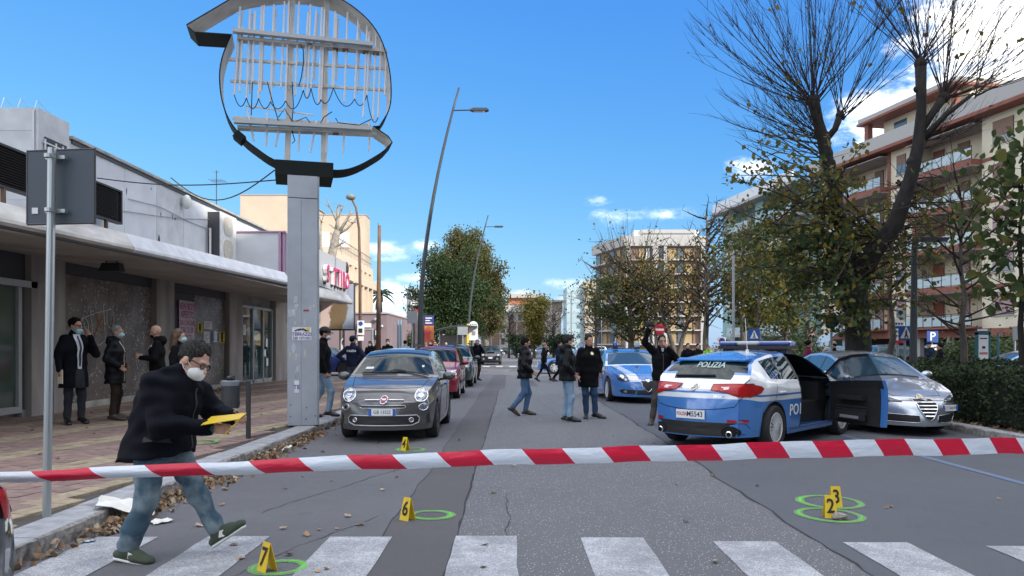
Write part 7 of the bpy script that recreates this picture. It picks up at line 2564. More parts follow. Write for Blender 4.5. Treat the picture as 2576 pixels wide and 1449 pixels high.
def broadleaf(name, label, X, Y, Hh, r0, crown, nb, nl, mats, lsize, seed, group=None, shoots_=0, up=.05, trunk_mat=B_BARK2, fork=0.0, z0=.05, spread=1.0, droop=.3, first=.3, lean=0.0, lmin=.0, lmax=1.0, bare_top=False):
 """smaller street tree: crown=(radius, bottom z, top z)"""
 r = random.Random(seed)
 root = tree(name, label, (X, Y, z0), group)
 mb = MB()
 tb = MB()
 tp = [Vector((X, Y, z0 - .05))]
 n = 8
 for i in range(1, n + 1):
  tp.append(Vector((X + lean * (i / n) + r.uniform(-.05, .05), Y + r.uniform(-.05, .05), z0 + Hh * .92 * i / n)))
 if fork:
  for s in (1, -1):
   fp = tp[:2] + [Vector((X + s * fork * t, Y + r.uniform(-.2, .2), lerp(tp[1].z, Hh * .85, t))) for t in (.25, .5, .75, 1)]
   mb.tube(fp, taper(r0 * .8, r0 * .3, len(fp)), 8)
  axes = [[tp[1]] + [Vector((X + s * fork * t, Y, lerp(tp[1].z, Hh * .85, t))) for t in (.25, .5, .75, 1)] for s in (1, -1)]
 else:
  mb.tube(tp, taper(r0, r0 * .18, len(tp)), 9)
  axes = [tp]
 loc_build(mb, 'trunk', trunk_mat, root, smooth=True)
 LPs = []
 cr, cz0, cz1 = crown
 for i in range(nb):
  ax = axes[i % len(axes)]
  t = first + (1 - first) * (i + r.random()) / nb
  fi = t * (len(ax) - 1)
  j = min(len(ax) - 2, int(fi))
  p = ax[j].lerp(ax[j + 1], fi - j)
  a = r.uniform(0, 2 * PI)
  prof = math.sin(PI * min(1, max(.08, (p.z - cz0) / max(.1, cz1 - cz0)) * .85 + .12))
  L = cr * (.35 + .75 * prof) * r.uniform(.7, 1.15) * spread
  d = Vector((math.cos(a), math.sin(a), r.uniform(.1, .9) if up > 0 else r.uniform(-.2, .4)))
  pts = curve(p, d, L, 6, r, .22, up)
  tb.tube(pts, taper(r0 * .28, r0 * .05, len(pts)), 4, cap=False)
  for q in range(6):
   k_ = r.randint(1, 6)
   sp = curve(pts[k_], Vector((r.uniform(-1, 1), r.uniform(-1, 1), r.uniform(-.3, 1))), L * r.uniform(.18, .42), 3, r, .25, up)
   tb.tube(sp, taper(r0 * .09, r0 * .03, 4), 3, cap=False)
   LPs += sp[1:]
 for i in range(shoots_):
  p = axes[i % len(axes)][-1] + Vector((r.uniform(-.3, .3) * cr, r.uniform(-.3, .3) * cr, -r.uniform(0, Hh * .22)))
  d = Vector((r.uniform(-.55, .55), r.uniform(-.5, .5), 1))
  pts = curve(p, d, r.uniform(.3, .55) * Hh, 6, r, .08, .05)
  tb.tube(pts, taper(r0 * .10, r0 * .025, 7), 3, cap=False)
  if r.random() < .35:
   LPs += pts[3:]
 loc_build(tb, 'branches', B_TWIG, root)
 P = []
 if LPs:
  for i in range(nl):
   p = LPs[r.randrange(len(LPs))]
   s = lsize * 1.6
   q = p + Vector((r.gauss(0, s), r.gauss(0, s), r.gauss(0, s)))
   h = (q.z - cz0) / max(.1, cz1 - cz0)
   if lmin <= h <= lmax or r.random() < .08:
    P.append(q)
 if P:
  leaves('foliage', loc_leaves(root, P), lsize, mats, root, seed, folded=lsize > .12, droop=droop)
 return root
G_ST = 'street trees on the right'
broadleaf('street_tree', 'pollarded tree with bushy green crown and tall bare shoots near the middle of the view', 7.4, 48, 7.0, .24, (3.5, 1.9, 7.6), 46, 6800, [L_OLIVE, L_GREEN, L_GREEN], .15, 101, G_ST, shoots_=70, first=.25, lmax=.68)
broadleaf('street_tree', 'nearly bare conical tree with thin grey branches right of the photographer', 9.1, 36, 8.2, .17, (2.3, 1.6, 8.0), 46, 420, [L_BROWN, L_YELLOW], .13, 102, G_ST, up=.09, lmax=.7)
broadleaf('street_tree', 'forked tree with brownish leaves behind the raised camera', 9.6, 45, 6.4, .22, (2.9, 1.8, 6.8), 34, 2100, [L_BROWN, L_YELLOW, L_OLIVE], .15, 103, G_ST, fork=1.4, shoots_=26, first=.3)
broadleaf('street_tree', 'slender grey trunked tree standing in front of the cream building', 11.72, 20, 6.0, .11, (2.3, 2.2, 6.2), 30, 500, [L_OLIVE, L_YELLOW, L_BROWN], .12, 104, G_ST, up=.06, lmax=.75)
broadleaf('street_tree', 'small tree with big dark leaves close at the right edge', 9.95, 15, 5.4, .075, (.95, 2.3, 6.0), 20, 560, [L_GREEN, L_GREEN, L_OLIVE], .19, 105, G_ST, up=.04, droop=1.0, first=.38, trunk_mat=B_BARK)
broadleaf('street_tree', 'thin dark trunk beside the bus stop panel under the big crown', 10.85, 22, 5.0, .12, (2.0, 2.6, 6.0), 14, 600, [L_OLIVE, L_GREEN, L_YELLOW], .14, 106, G_ST, first=.5)
broadleaf('street_tree', 'young leafy tree behind the blue crossing sign left of the big trunk', 10.6, 33, 5.6, .12, (2.2, 2.2, 6.2), 22, 2300, [L_GREEN, L_OLIVE, L_YELLOW], .15, 107, G_ST, first=.3)
broadleaf('street_tree', 'second young leafy tree just left of the round sign back', 12.8, 36, 6.2, .13, (2.6, 2.2, 7.0), 24, 3000, [L_GREEN, L_OLIVE], .16, 108, G_ST, first=.3)
broadleaf('street_tree', 'leafy tree filling the gap before the teal building', 13.2, 44, 8.2, .2, (3.4, 2.4, 9.0), 30, 2600, [L_OLIVE, L_GREEN, L_GREEN, L_BROWN], .15, 109, G_ST, first=.28)
broadleaf('street_tree', 'bare twiggy tree with a few leaves far up the right side', 11.6, 62, 7.6, .2, (2.6, 2.0, 8.2), 34, 700, [L_BROWN, L_OLIVE], .17, 111, G_ST, up=.08)
broadleaf('street_tree', 'sparse tree in front of the pale blue end wall', 10.0, 92, 9.0, .22, (3.2, 2.0, 10.0), 36, 900, [L_OLIVE, L_BROWN], .22, 112, G_ST, up=.08)
G_FT = 'trees at the far end of the street'
broadleaf('street_tree', 'yellow green poplar standing before the far grey building', 2.8, 97, 7.2, .22, (2.0, 1.6, 8.6), 60, 6500, [L_YELLOW, L_OLIVE, L_OLIVE], .20, 113, G_FT, up=.10, first=.15)
broadleaf('street_tree', 'bare grey tree left of the yellow green poplar', -.4, 99, 6.2, .18, (2.3, 1.4, 7.0), 34, 60, [L_BROWN], .18, 114, G_FT, up=.09)
broadleaf('street_tree', 'bare grey tree right of the yellow green poplar', 5.4, 100, 6.4, .18, (2.4, 1.4, 7.2), 34, 120, [L_BROWN], .18, 115, G_FT, up=.09)
broadleaf('street_tree', 'low dark evergreen bush tree under the yellow green poplar', 5.9, 96, 2.4, .15, (2.2, .4, 3.0), 24, 3000, [L_PINE], .18, 116, G_FT, first=.1)
broadleaf('street_tree', 'small dark evergreen at the foot of the far grey building', .6, 98, 2.6, .15, (1.8, .3, 3.0), 22, 2400, [L_PINE], .18, 117, G_FT, first=.1)
broadleaf('street_tree', 'bare tree at the left end of the far grey building', -4.4, 112, 6.5, .18, (2.6, 1.4, 7.4), 34, 60, [L_BROWN], .18, 118, G_FT, up=.09)
# ---------------- tall evergreens on the left
def clumpy(name, label, X, Y, trunk, blobs, nleaf, mats, lsize, seed, group, droop=.3, bark=B_BARK2, z0=0):
 r = random.Random(seed)
 root = tree(name, label, (X, Y, z0), group)
 mb = MB()
 for tr_ in trunk:
  mb.tube([Vector(p) for p in tr_], taper(.34, .12, len(tr_)), 8)
 loc_build(mb, 'trunk', bark, root, smooth=True)
 br = MB()
 P = []
 tot = sum(b[3] ** 2 for b in blobs)
 top = Vector(trunk[0][-1])
 for (bx, by, bz, br_) in blobs:
  c = Vector((bx, by, bz))
  br.tube(curve(top.lerp(c, -.1), c - top, max(.3, (c - top).length), 5, r, .2), taper(.10, .03, 6), 5, cap=False)
  subs = [c + Vector((r.gauss(0, .5), r.gauss(0, .5), r.gauss(0, .42))) * br_ for _ in range(14)]
  for i in range(int(nleaf * br_ ** 2 / tot)):
   s = subs[r.randrange(14)]
   q = s + Vector((r.gauss(0, 1), r.gauss(0, 1), r.gauss(0, .8))) * br_ * .26
   P.append(q)
   if droop > 1 and r.random() < .4:
    P.append(q - Vector((0, 0, r.uniform(.2, .9))))
 loc_build(br, 'branches', bark, root)
 leaves('foliage', loc_leaves(root, P), lsize, mats, root, seed, droop=droop)
 return root
def e_(px, py, Y, dy=0.0):
 v = at(px, py, Y)
 return (v.x, v.y + dy, v.z)
G_EV = 'tall evergreens behind the billboards'
clumpy('pine_tree', 'dark green bushy pine at the left of the tall evergreens', -7.0, 68, [[(-6.0, 68, 0), (-6.2, 68, 2.5), (-5.7, 68, 4.4), (-5.9, 68, 6)]],
  [e_(1100, 770, 68) + (2.2,), e_(1085, 720, 68, 1) + (1.9,), e_(1130, 700, 68) + (2.4,), e_(1075, 790, 68) + (1.6,), e_(1145, 760, 68, -1) + (2.3,), e_(1115, 805, 68) + (1.7,), e_(1165, 790, 68) + (1.8,), e_(1185, 740, 68) + (2.0,), e_(1100, 690, 68) + (1.5,), e_(1180, 815, 68) + (1.3,)], 26000, [L_PINE, L_PINE, L_GREEN], .20, 201, G_EV)
clumpy('eucalyptus_tree', 'tall olive eucalyptus rising above the dark pine', -4.2, 73, [[(-4.2, 73, 0), (-4.0, 73, 4), (-3.9, 73, 8)]],
  [e_(1150, 640, 73) + (1.7,), e_(1180, 610, 73) + (1.5,), e_(1145, 600, 73) + (1.0,), e_(1205, 650, 73) + (1.6,), e_(1170, 670, 73) + (1.9,), e_(1120, 650, 73) + (1.2,), e_(1215, 690, 73) + (1.6,), e_(1195, 625, 73) + (1.0,)], 15000, [L_EUC, L_OLIVE, L_EUC], .19, 202, G_EV, droop=1.2, bark=B_PALE)
clumpy('eucalyptus_tree', 'drooping olive brown eucalyptus at the right of the evergreens', -2.4, 75, [[(-2.6, 75, 0), (-2.5, 75, 4), (-2.3, 75, 7)]],
  [e_(1222, 720, 75) + (1.5,), e_(1235, 760, 75) + (1.3,), e_(1215, 790, 75) + (1.5,), e_(1240, 700, 75) + (1.0,), e_(1228, 820, 75) + (1.1,), e_(1200, 760, 75) + (1.5,), e_(1245, 735, 75) + (.9,)], 12000, [L_EUC, L_EUC2, L_OLIVE, L_EUC], .19, 203, G_EV, droop=1.6, bark=B_PALE)
clumpy('shrub', 'dark green shrub hanging over the wall beside the orange banner', -6.6, 56, [[(-6.4, 56, 0), (-6.4, 56, 1.6)]],
  [e_(1105, 835, 56) + (.9,), e_(1130, 850, 56) + (.9,), e_(1080, 820, 56) + (.9,), e_(1150, 845, 56) + (.7,)], 3000, [L_PINE, L_GREEN], .16, 204, 'shrubs on the left')
clumpy('shrub', 'low green shrub beside the pale wall behind the blue posts', -8.4, 48, [[(-8.4, 48, 0), (-8.4, 48, 1.6)]],
  [e_(1010, 860, 48) + (.6,), e_(1030, 855, 48) + (.6,), e_(1000, 845, 48) + (.5,)], 1600, [L_PINE, L_GREEN], .15, 205, 'shrubs on the left')
r = random.Random(9)
bt = tree('bare_tree', 'pale bare pollarded tree rising behind the pink lettering', (-10.4, 42, 0))
mb = MB()
q = lambda px, py: at(px, py, 42)
mb.tube([Vector((-10.5, 42, 0)), q(828, 690), q(835, 640), q(846, 590), q(850, 580)], [.3, .26, .24, .2, .2], 9)
ends = []
for path, r0 in ((((850, 585), (849, 560), (850, 545), (848, 520)), .13), (((849, 560), (838, 535), (830, 522)), .08), (((852, 585), (868, 560), (880, 540), (886, 532)), .10), (((852, 588), (874, 575), (888, 560), (898, 545)), .08), (((846, 600), (842, 575)), .07), (((850, 550), (858, 530), (862, 518)), .06), (((810, 660), (806, 610), (808, 560)), .12), (((840, 625), (856, 615)), .06)):
 pts = [q(*p) for p in path]
 mb.tube(pts, taper(r0, r0 * .4, len(pts)), 7)
 ends.append(pts[-1])
 for s in range(5):
  mb.tube(curve(pts[r.randrange(1, len(pts))], Vector((r.uniform(-1, 1), r.uniform(-1, 1), r.uniform(-.4, 1))), r.uniform(.3, 1.0), 3, r, .3), taper(.025, .008, 4), 4)
loc_build(mb, 'trunk', B_PALE, bt, smooth=True)
pm = tree('palm_tree', 'palm crown just visible at the right side of the beige building', (-13.4, 78, 0))
mb = MB()
mb.tube([(-13.4, 78, 0), (-13.3, 78, 4), (-13.4, 78, 6.8)], [.25, .2, .18], 8)
loc_build(mb, 'trunk', B_BARK2, pm)
mb = MB()
for i in range(26):
 a = 2 * PI * i / 26 + r.uniform(-.1, .1)
 e0 = r.uniform(-.3, 1.1)
 pts = []
 for t in range(7):
  s = t / 6 * 2.0
  pts.append(Vector((-13.4 + math.cos(a) * s * math.cos(e0), 78 + math.sin(a) * s * math.cos(e0), 6.8 + s * math.sin(e0) - .34 * s * s)))
 sd = Vector((-math.sin(a), math.cos(a), 0))
 for t in range(6):
  w_ = .16 * math.sin(PI * (t + .5) / 7)
  w1 = .16 * math.sin(PI * (t + 1.5) / 7)
  mb.quad(pts[t] - sd * w_ - Vector((0, 0, w_)), pts[t], pts[t + 1], pts[t + 1] - sd * w1 - Vector((0, 0, w1)))
  mb.quad(pts[t], pts[t] + sd * w_ - Vector((0, 0, w_)), pts[t + 1] + sd * w1 - Vector((0, 0, w1)), pts[t + 1])
loc_build(mb, 'fronds', L_PINE, pm)
# ---------------- hedges
def hedge(label, x0, x1, y0, y1, z1, n, lsize, seed, z0=.1):
 r = np.random.RandomState(seed)
 root = thing('hedge', label, 'hedge', ((x0 + x1) / 2, (y0 + y1) / 2, z0), 0, 'clipped hedges on the right')
 w_, l_, h_ = (x1 - x0) / 2, (y1 - y0) / 2, z1 - z0
 mb = MB()
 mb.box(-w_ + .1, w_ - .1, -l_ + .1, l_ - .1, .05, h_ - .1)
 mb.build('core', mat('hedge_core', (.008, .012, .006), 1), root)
 A = [2 * l_ * h_, 2 * w_ * 2 * l_, 2 * w_ * h_, 2 * l_ * h_ * .3]
 tot = sum(A)
 P = []
 for i, a in enumerate(A):
  m = int(n * a / tot)
  u, v = r.uniform(-1, 1, m), r.uniform(0, 1, m)
  bump = .045 * (np.sin(u * l_ * 3.1 + v * 4) + np.sin(u * l_ * 7.3 + 1))
  if i == 0:
   p = np.stack([-w_ + bump + r.normal(0, .045, m) + .03, u * l_, v * h_], 1)
  elif i == 1:
   p = np.stack([(v * 2 - 1) * w_, u * l_, h_ + bump * .7 + r.normal(0, .035, m)], 1)
  elif i == 2:
   p = np.stack([u * w_, -l_ + r.normal(0, .05, m), v * h_], 1)
  else:
   p = np.stack([w_ + r.normal(0, .04, m), u * l_, v * h_], 1)
  P.append(p)
 P = np.concatenate(P)
 keep = r.uniform(size=len(P)) < .35 + .65 * np.clip(P[:, 2] / .35, 0, 1)
 P = P[keep]
 leaves('foliage', P, lsize, [L_HEDGE, L_HEDGE, L_HEDGE2], root, seed)
 tw = MB()
 rr_ = random.Random(seed)
 for i in range(60):
  p = Vector((-w_ + .1 + rr_.uniform(0, .2), rr_.uniform(-l_, l_), 0))
  tw.tube(curve(p, Vector((rr_.uniform(-.4, .2), rr_.uniform(-.4, .4), 1)), rr_.uniform(.4, .8), 3, rr_, .3), taper(.012, .005, 4), 4)
 tw.build('stems', B_TWIG, root)
 return root
hedge('near clipped dark green hedge running along the kerb beside the silver car', 8.45, 9.75, 9.5, 32, 1.04, 52000, .062, 301)
hedge('second clipped hedge behind the near one under the bus stop panel', 11.6, 12.5, 17, 44, 1.12, 16000, .08, 302)
rb = random.Random(4)
for i, (px, Y, rad, lab) in enumerate(((2400, 46, 1.3, 'dark shrub below the balcony right of the parking sign'), (2520, 44, 1.4, 'dark shrub behind the teal framed parking machine'), (2590, 40, 1.4, 'dark shrub at the right edge below the cream wall'), (2010, 50, 1.8, 'dark tall shrub left of the red base of the cream building'), (1960, 56, 1.9, 'dark shrub in front of the teal building'), (2460, 47, 1.2, 'dark shrub between the parking machine and the slender tree'), (1880, 62, 1.7, 'dark shrub below the teal building at the blue crossing sign'))):
 v = at(px, 871, Y)
 rt_ = thing('shrub', lab, 'shrub', (v.x, Y, 0), 0, 'shrubs below the right buildings')
 P = []
 for b_ in range(9):
  c_ = np.array([rb.gauss(0, rad * .6), rb.gauss(0, rad * .4), rb.uniform(.3, 1.1) * rad])
  P.append(c_ + np.random.RandomState(i * 20 + b_).normal(size=(330, 3)) * rad * .32)
 P = np.concatenate(P)
 P = P[P[:, 2] > 0]
 leaves('foliage', P, .14, [L_HEDGE, L_HEDGE2, L_GREEN], rt_, 400 + i)
 mb = MB()
 for k_ in range(6):
  mb.tube(curve((rb.uniform(-.4, .4), rb.uniform(-.3, .3), 0), (rb.uniform(-.4, .4), rb.uniform(-.4, .4), 1), rad * 1.2, 4, rb, .2), taper(.05, .015, 5), 5)
 mb.build('stems', B_BARK2, rt_)
# ================================================================== street furniture and small things
M_GALV = mat('galvanised_pole', (.42, .45, .46), .35, .6, col2=(.33, .36, .37), scale=3, stretch=(1, 1, .2))
M_LAMPP = mat('dark_lamp_post', (.045, .055, .065), .5, .2)
M_SIGNB = mat('grey_sign_back', (.055, .072, .09), .55, .1)
M_SIGNBL = mat('light_sign_back', (.25, .27, .29), .6)
M_SIGNBLUE = mat('sign_blue', (.015, .075, .30), .5)
M_SIGNRED = mat('sign_red', (.42, .02, .03), .5)
M_WHT = mat('sign_white', (.72, .73, .74), .5)
M_PIL = mat('painted_steel_pillar', (.37, .40, .45), .5, .1, col2=(.31, .335, .375), scale=2.2, bump=.05)
M_SIGNF = mat('weathered_sign_frame', (.60, .585, .55), .7, col2=(.40, .385, .355), scale=4, ramp=(.3, .75))
M_GREEND = mat('dark_green_edge', (.006, .011, .010), .7, spec=.2)
M_TUBE = mat('old_fluorescent_tube', (.62, .62, .63), .4)
M_CABLE = mat('cable_black', (.015, .015, .017), .7)
# ---------------- gutted pylon sign
ROTS = R(16)
SU, SN = Vector((math.cos(ROTS), math.sin(ROTS), 0)), Vector((math.sin(ROTS), -math.cos(ROTS), 0))
SC = Vector((-3.72, 13.62, 0))
def sp_(px, py, d=0.0, c=SC):
 a = Vector(((px - CX) / FPX, 1, -(py - HY) / FPX))
 t = SN.dot(c) / SN.dot(a)
 p = a * t
 return Vector((p.x, p.y, p.z + HC)) - SN * d
py_ = thing('pylon_sign', 'gutted rounded pylon sign with bare tubes on a tall grey steel pillar', 'sign', (SC.x, SC.y, .15))
fc = SC + SN * .2
def fp(px, py, d=0.0):
 return sp_(px, py, d, fc)
def slab(mb, a, b, zz0, zz1, d0, d1):
 """block on the sign plane between two points, front depth d0 to back d1"""
 vs = []
 for z in (zz0, zz1):
  for p, d in ((a, d0), (b, d0), (b, d1), (a, d1)):
   q = p - SN * d
   vs.append((q.x, q.y, z))
 mb.add(vs, [(3, 2, 1, 0), (4, 5, 6, 7), (0, 1, 5, 4), (1, 2, 6, 5), (2, 3, 7, 6), (3, 0, 4, 7)])
pl, pr_ = fp(723, 870), fp(801, 870)
w_p = (pr_ - pl)
part('pillar', M_PIL, py_, lambda b: (slab(b, pl, pl + w_p * .97, .14, 4.10, .0, .36)))
part('pillar', M_PIL, py_, lambda b: (slab(b, pl, pl + w_p * .97, 4.115, 4.5, .0, .36)))
part('pillar_corner', M_PIL, py_, lambda b: slab(b, pl + w_p * .975, pl + w_p * 1.03, .14, 4.5, .03, .36))
part('pillar_seam', M_DARK2, py_, lambda b: slab(b, pl + w_p * .44, pl + w_p * .446, .14, 4.10, -.002, .01))
part('pillar_bolt', M_DARK2, py_, lambda b: [b.ball(pl + w_p * f - SN * -.004 + Vector((0, 0, z - pl.z)), .012, 6, 4) for f, z in ((.1, .3), (.6, .25), (.9, .3), (.1, .5), (.62, .45))])
def sticker(name, x0, x1, y0, y1, m, d=-.006):
 return part(name, m, py_, lambda b: b.add([fp(x0, y1, d), fp(x1, y1, d), fp(x1, y0, d), fp(x0, y0, d), fp(x0, y1, d + .004), fp(x1, y1, d + .004), fp(x1, y0, d + .004), fp(x0, y0, d + .004)],
            [(0, 1, 2, 3), (0, 4, 5, 1), (1, 5, 6, 2), (2, 6, 7, 3), (3, 7, 4, 0)]))
st = sticker('advert', 735, 783, 823, 856, M_PAPER)
mb = MB()
put_text(mb, 'TERRAZZI', .078, fp(759, 841, -.009), SU, (0, 0, 1), xs=.93)
put_text(mb, '328 1071002', .064, fp(759, 851, -.009), SU, (0, 0, 1), xs=.9)
loc_build(mb, 'advert_lettering', mat('violet_ink', (.09, .06, .30), .7), py_)
mb = MB()
mb.tube([fp(x, y, -.010) for x, y in ((741, 833), (748, 829), (756, 827), (764, 830), (772, 833))], .008, 4)
mb.tube([fp(x, y, -.010) for x, y in ((750, 832), (757, 829), (763, 826), (770, 831), (777, 833))], .006, 4)
loc_build(mb, 'advert_wave', M_INK, py_)
part('advert_sun', M_YEL, py_, lambda b: b.add([fp(774 + 5 * math.cos(t), 829 + 5 * math.sin(t), -.011) for t in [-i * PI / 8 for i in range(16)]], [tuple(range(16))]))
st = sticker('torn_advert', 740, 752, 957, 988, M_PAPER)
mb = MB()
put_text(mb, 'TE', .10, fp(746, 974, -.009), SU, (0, 0, 1))
loc_build(mb, 'advert_lettering', _M['violet_ink'], py_)
sticker('torn_advert', 724, 743, 778, 797, mat('faded_paper', (.5, .53, .58), .85, col2=(.36, .39, .44), scale=14))
sticker('arrow_sticker', 763, 777, 779, 783, M_SIGNRED)
rr = random.Random(8)
for i in range(16):
 x, y = rr.uniform(727, 790), rr.choice([rr.uniform(745, 815), rr.uniform(865, 955)])
 w_, h_ = rr.uniform(2, 7), rr.uniform(4, 16)
 pts = [(x + w_ * math.cos(t) * rr.uniform(.4, 1.2), y + h_ * math.sin(t) * rr.uniform(.5, 1.2)) for t in [-k_ * PI / 4 for k_ in range(8)]]
 part('paper_remnant', _M['faded_paper'] if i % 3 else mat('old_tape', (.55, .50, .36), .8), py_, lambda b: b.add([fp(p[0], p[1], -.004) for p in pts], [tuple(range(8))]))
part('sign_base', M_GREEND, py_, lambda b: slab(b, sp_(692, 420), sp_(838, 430), 4.52, 4.78, -.1, .8))
out = [(468, 61), (575, -2), (600, -14), (650, -24), (720, -30), (790, -26), (850, -8), (900, 24), (938, 62), (963, 105), (978, 158), (985, 210), (984, 258), (974, 290), (956, 318), (940, 316), (978, 342), (988, 358), (972, 376), (950, 392), (905, 417), (864, 429), (818, 428), (749, 420), (690, 404), (645, 375), (607, 344), (575, 302), (558, 257), (551, 208), (553, 163), (565, 121), (583, 88), (489, 82)]
fine = []
nO = len(out)
sharp = {0, 14, 15, 16, 17, 32, 33}
for i in range(nO):
 p0, p1, p2, p3 = out[i - 1], out[i], out[(i + 1) % nO], out[(i + 2) % nO]
 if i in sharp or (i + 1) % nO in sharp:
  fine.append(p1)
  continue
 for t in (0, .34, .67):
  fine.append(tuple(.5 * (2 * p1[k_] + (p2[k_] - p0[k_]) * t + (2 * p0[k_] - 5 * p1[k_] + 4 * p2[k_] - p3[k_]) * t * t + (3 * p1[k_] - p0[k_] - 3 * p2[k_] + p3[k_]) * t ** 3) for k_ in (0, 1)))
fr = [sp_(x, y) for x, y in fine]
cen = sum(fr, Vector()) / len(fr)
mb = MB()
n = len(fr)
DP = .62
for i, p in enumerate(fr):
 q = fr[(i + 1) % n]
 def nin(k_):
  t_ = (fr[(k_ + 1) % n] - fr[k_ - 1]).normalized()
  return SN.cross(t_).normalized() * -.022
 a0, a1, b0, b1 = p, p - SN * DP, q, q - SN * DP
 c0, c1, d0, d1 = a0 + nin(i), a1 + nin(i), b0 + nin((i + 1) % n), b1 + nin((i + 1) % n)
 mb.cur = 1
 mb.add([a0, b0, b1, a1], [(0, 1, 2, 3)])
 mb.cur = 0
 mb.add([c0, d0, d1, c1], [(3, 2, 1, 0)])
 mb.cur = 1
 mb.add([a0, b0, d0, c0, a1, b1, d1, c1], [(3, 2, 1, 0), (4, 5, 6, 7)])
loc_build(mb, 'frame', [M_SIGNF, M_GREEND], py_)
def beam(name, p, q, w_, dep, m, d=.1):
 part(name, m, py_, lambda b: b.bar(sp_(*p, d), sp_(*q, d), dep, w_))
beam('cross_beam', (585, 74), (938, 110), .065, .12, mat('grey_beam', (.40, .42, .43), .5), .05)
beam('cross_beam', (596, 88), (976, 122), .05, .2, M_SIGNF, .2)
beam('cross_bar', (573, 139), (980, 164), .045, .05, M_SIGNF, .2)
beam('cross_bar', (577, 194), (977, 218), .045, .05, M_SIGNF, .2)
beam('cross_bar', (583, 288), (935, 309), .045, .05, M_SIGNF, .2)
beam('cross_beam', (588, 303), (935, 322), .065, .12, _M['grey_beam'], .05)
beam('cross_beam', (596, 314), (950, 331), .05, .2, M_SIGNF, .2)
beam('loose_tube', (616, 255), (790, 279), .025, .025, M_TUBE, .25)
for x0, x1 in ((736, 722), (823, 815)):
 part('upright', M_SIGNF, py_, lambda b: b.bar(sp_(x0, -24, .25), sp_(x1, 418, .25), .10, .10, up=SN))
for (x, y) in ((779, 105), (845, 116), (870, 118), (922, 124), (948, 127), (846, 330)):
 part('rusty_clip', M_RUST, py_, lambda b: b.bar(sp_(x - 7, y, .15), sp_(x + 7, y + 1, .15), .1, .03))
rr = random.Random(17)
tops = [(603, 8), (609, 60), (628, 14), (641, 18), (658, 6), (664, 4), (689, 2), (716, -5), (727, -6), (753, -5), (776, 22), (782, 2), (797, 14), (811, 10), (818, 15), (844, 20), (848, 26), (876, 22), (903, 40), (926, 56), (931, 72), (948, 80), (961, 95), (974, 140)]
btm = []
for i, (x, y) in enumerate(tops):
 yb = rr.uniform(212, 252) if i not in (19, 21, 22) else rr.uniform(275, 300)
 xb = x - (14 if i in (0, 10, 12) else 8) * (yb - y) / 250 - rr.uniform(0, 3)
 part('fluorescent_tube', M_TUBE, py_, lambda b: b.tube([sp_(x, y, .14), sp_(xb, yb, .14)], .018, 6))
 btm.append((xb, yb))
 if i % 2 == 0 and i < 22:
  part('fluorescent_tube', M_TUBE, py_, lambda b: b.tube([sp_(x + 5, y + 10, .2), sp_(xb + 8, yb - rr.uniform(10, 40), .2)], .016, 6))
for (x, y, x2, y2) in ((620, 268, 638, 350), (672, 278, 669, 362), (706, 300, 692, 364), (755, 288, 751, 375), (797, 298, 781, 378), (825, 296, 822, 380), (868, 300, 864, 380), (931, 296, 930, 376)):
 part('fluorescent_tube', M_TUBE, py_, lambda b: b.tube([sp_(x, y, .14), sp_(x2, y2, .14)], .018, 6))
mb = MB()
for (xa, ya), (xb, yb) in zip(btm[::2], btm[2::2]):
 mid = ((xa + xb) / 2, max(ya, yb) + rr.uniform(14, 40))
 mb.tube([sp_(lerp(lerp(xa, mid[0], t), lerp(mid[0], xb, t), t), lerp(lerp(ya, mid[1] + 15, t), lerp(mid[1] + 15, yb, t), t), .14) for t in [k_ / 8 for k_ in range(9)]], .008, 4, cap=False)
for pts in (((755, 104), (763, 118), (764, 150), (758, 190), (752, 210)), ((672, 200), (682, 240), (696, 285), (700, 300)), ((634, 200), (631, 285)), ((735, 200), (738, 260), (733, 320), (742, 350), (735, 356)), ((700, 290), (716, 268), (735, 300), (760, 310), (800, 318), (815, 290), (836, 276)), ((845, 292), (852, 304), (905, 310), (935, 295)), ((735, 330), (745, 300), (770, 290), (790, 316))):
 mb.tube([sp_(x, y, .12) for x, y in pts], .009, 4, cap=False)
tag(loc_build(mb, 'loose_wiring', M_CABLE, py_), kind='stuff')
part('frame_lug', M_GREEND, py_, lambda b: b.bar(sp_(592, 335, .1), sp_(612, 352, .1), .3, .14))
# ---------------- cables and aerial
A, B = Vector((-8.95, 16.6, 5.15)), sp_(692, 447, .2)
cbl = thing('overhead_cable', 'thin dark cable strung from the grey shop wall to the pylon sign', 'cable', A)
part('cable', M_CABLE, cbl, lambda b: b.tube([A.lerp(B, t) - Vector((0, 0, .12 * math.sin(PI * t))) for t in [i / 14 for i in range(15)]], .012, 5))
A2, B2 = at(430, 447, 17.5), sp_(690, 425, .1)
cbl = thing('overhead_cable', 'slack cable hanging in a deep loop beside the pylon sign', 'cable', A2)
part('cable', M_CABLE, cbl, lambda b: b.tube([A2.lerp(B2, t) - Vector((0, 0, .52 * math.sin(PI * t))) for t in [i / 14 for i in range(15)]], .012, 5))
mb = MB()
for pts in (((307, 530), (380, 541), (450, 549), (530, 552)), ((320, 500), (400, 520), (470, 556), (530, 580))):
 mb.tube([Vector((XW + .03, yw(x), HC - (y - HY) * yw(x) / FPX)) for x, y in pts], .012, 4)
loc_build(mb, 'wall_cable', M_FRAMEG, shop)
an = thing('tv_aerial', 'tall thin television aerial on the shop roof', 'aerial', (-9.8, 25.5, 5.8))
part('mast', M_DARK2, an, lambda b: b.tube([(-9.8, 25.5, 5.7), (-9.8, 25.5, 7.35)], .016, 5))
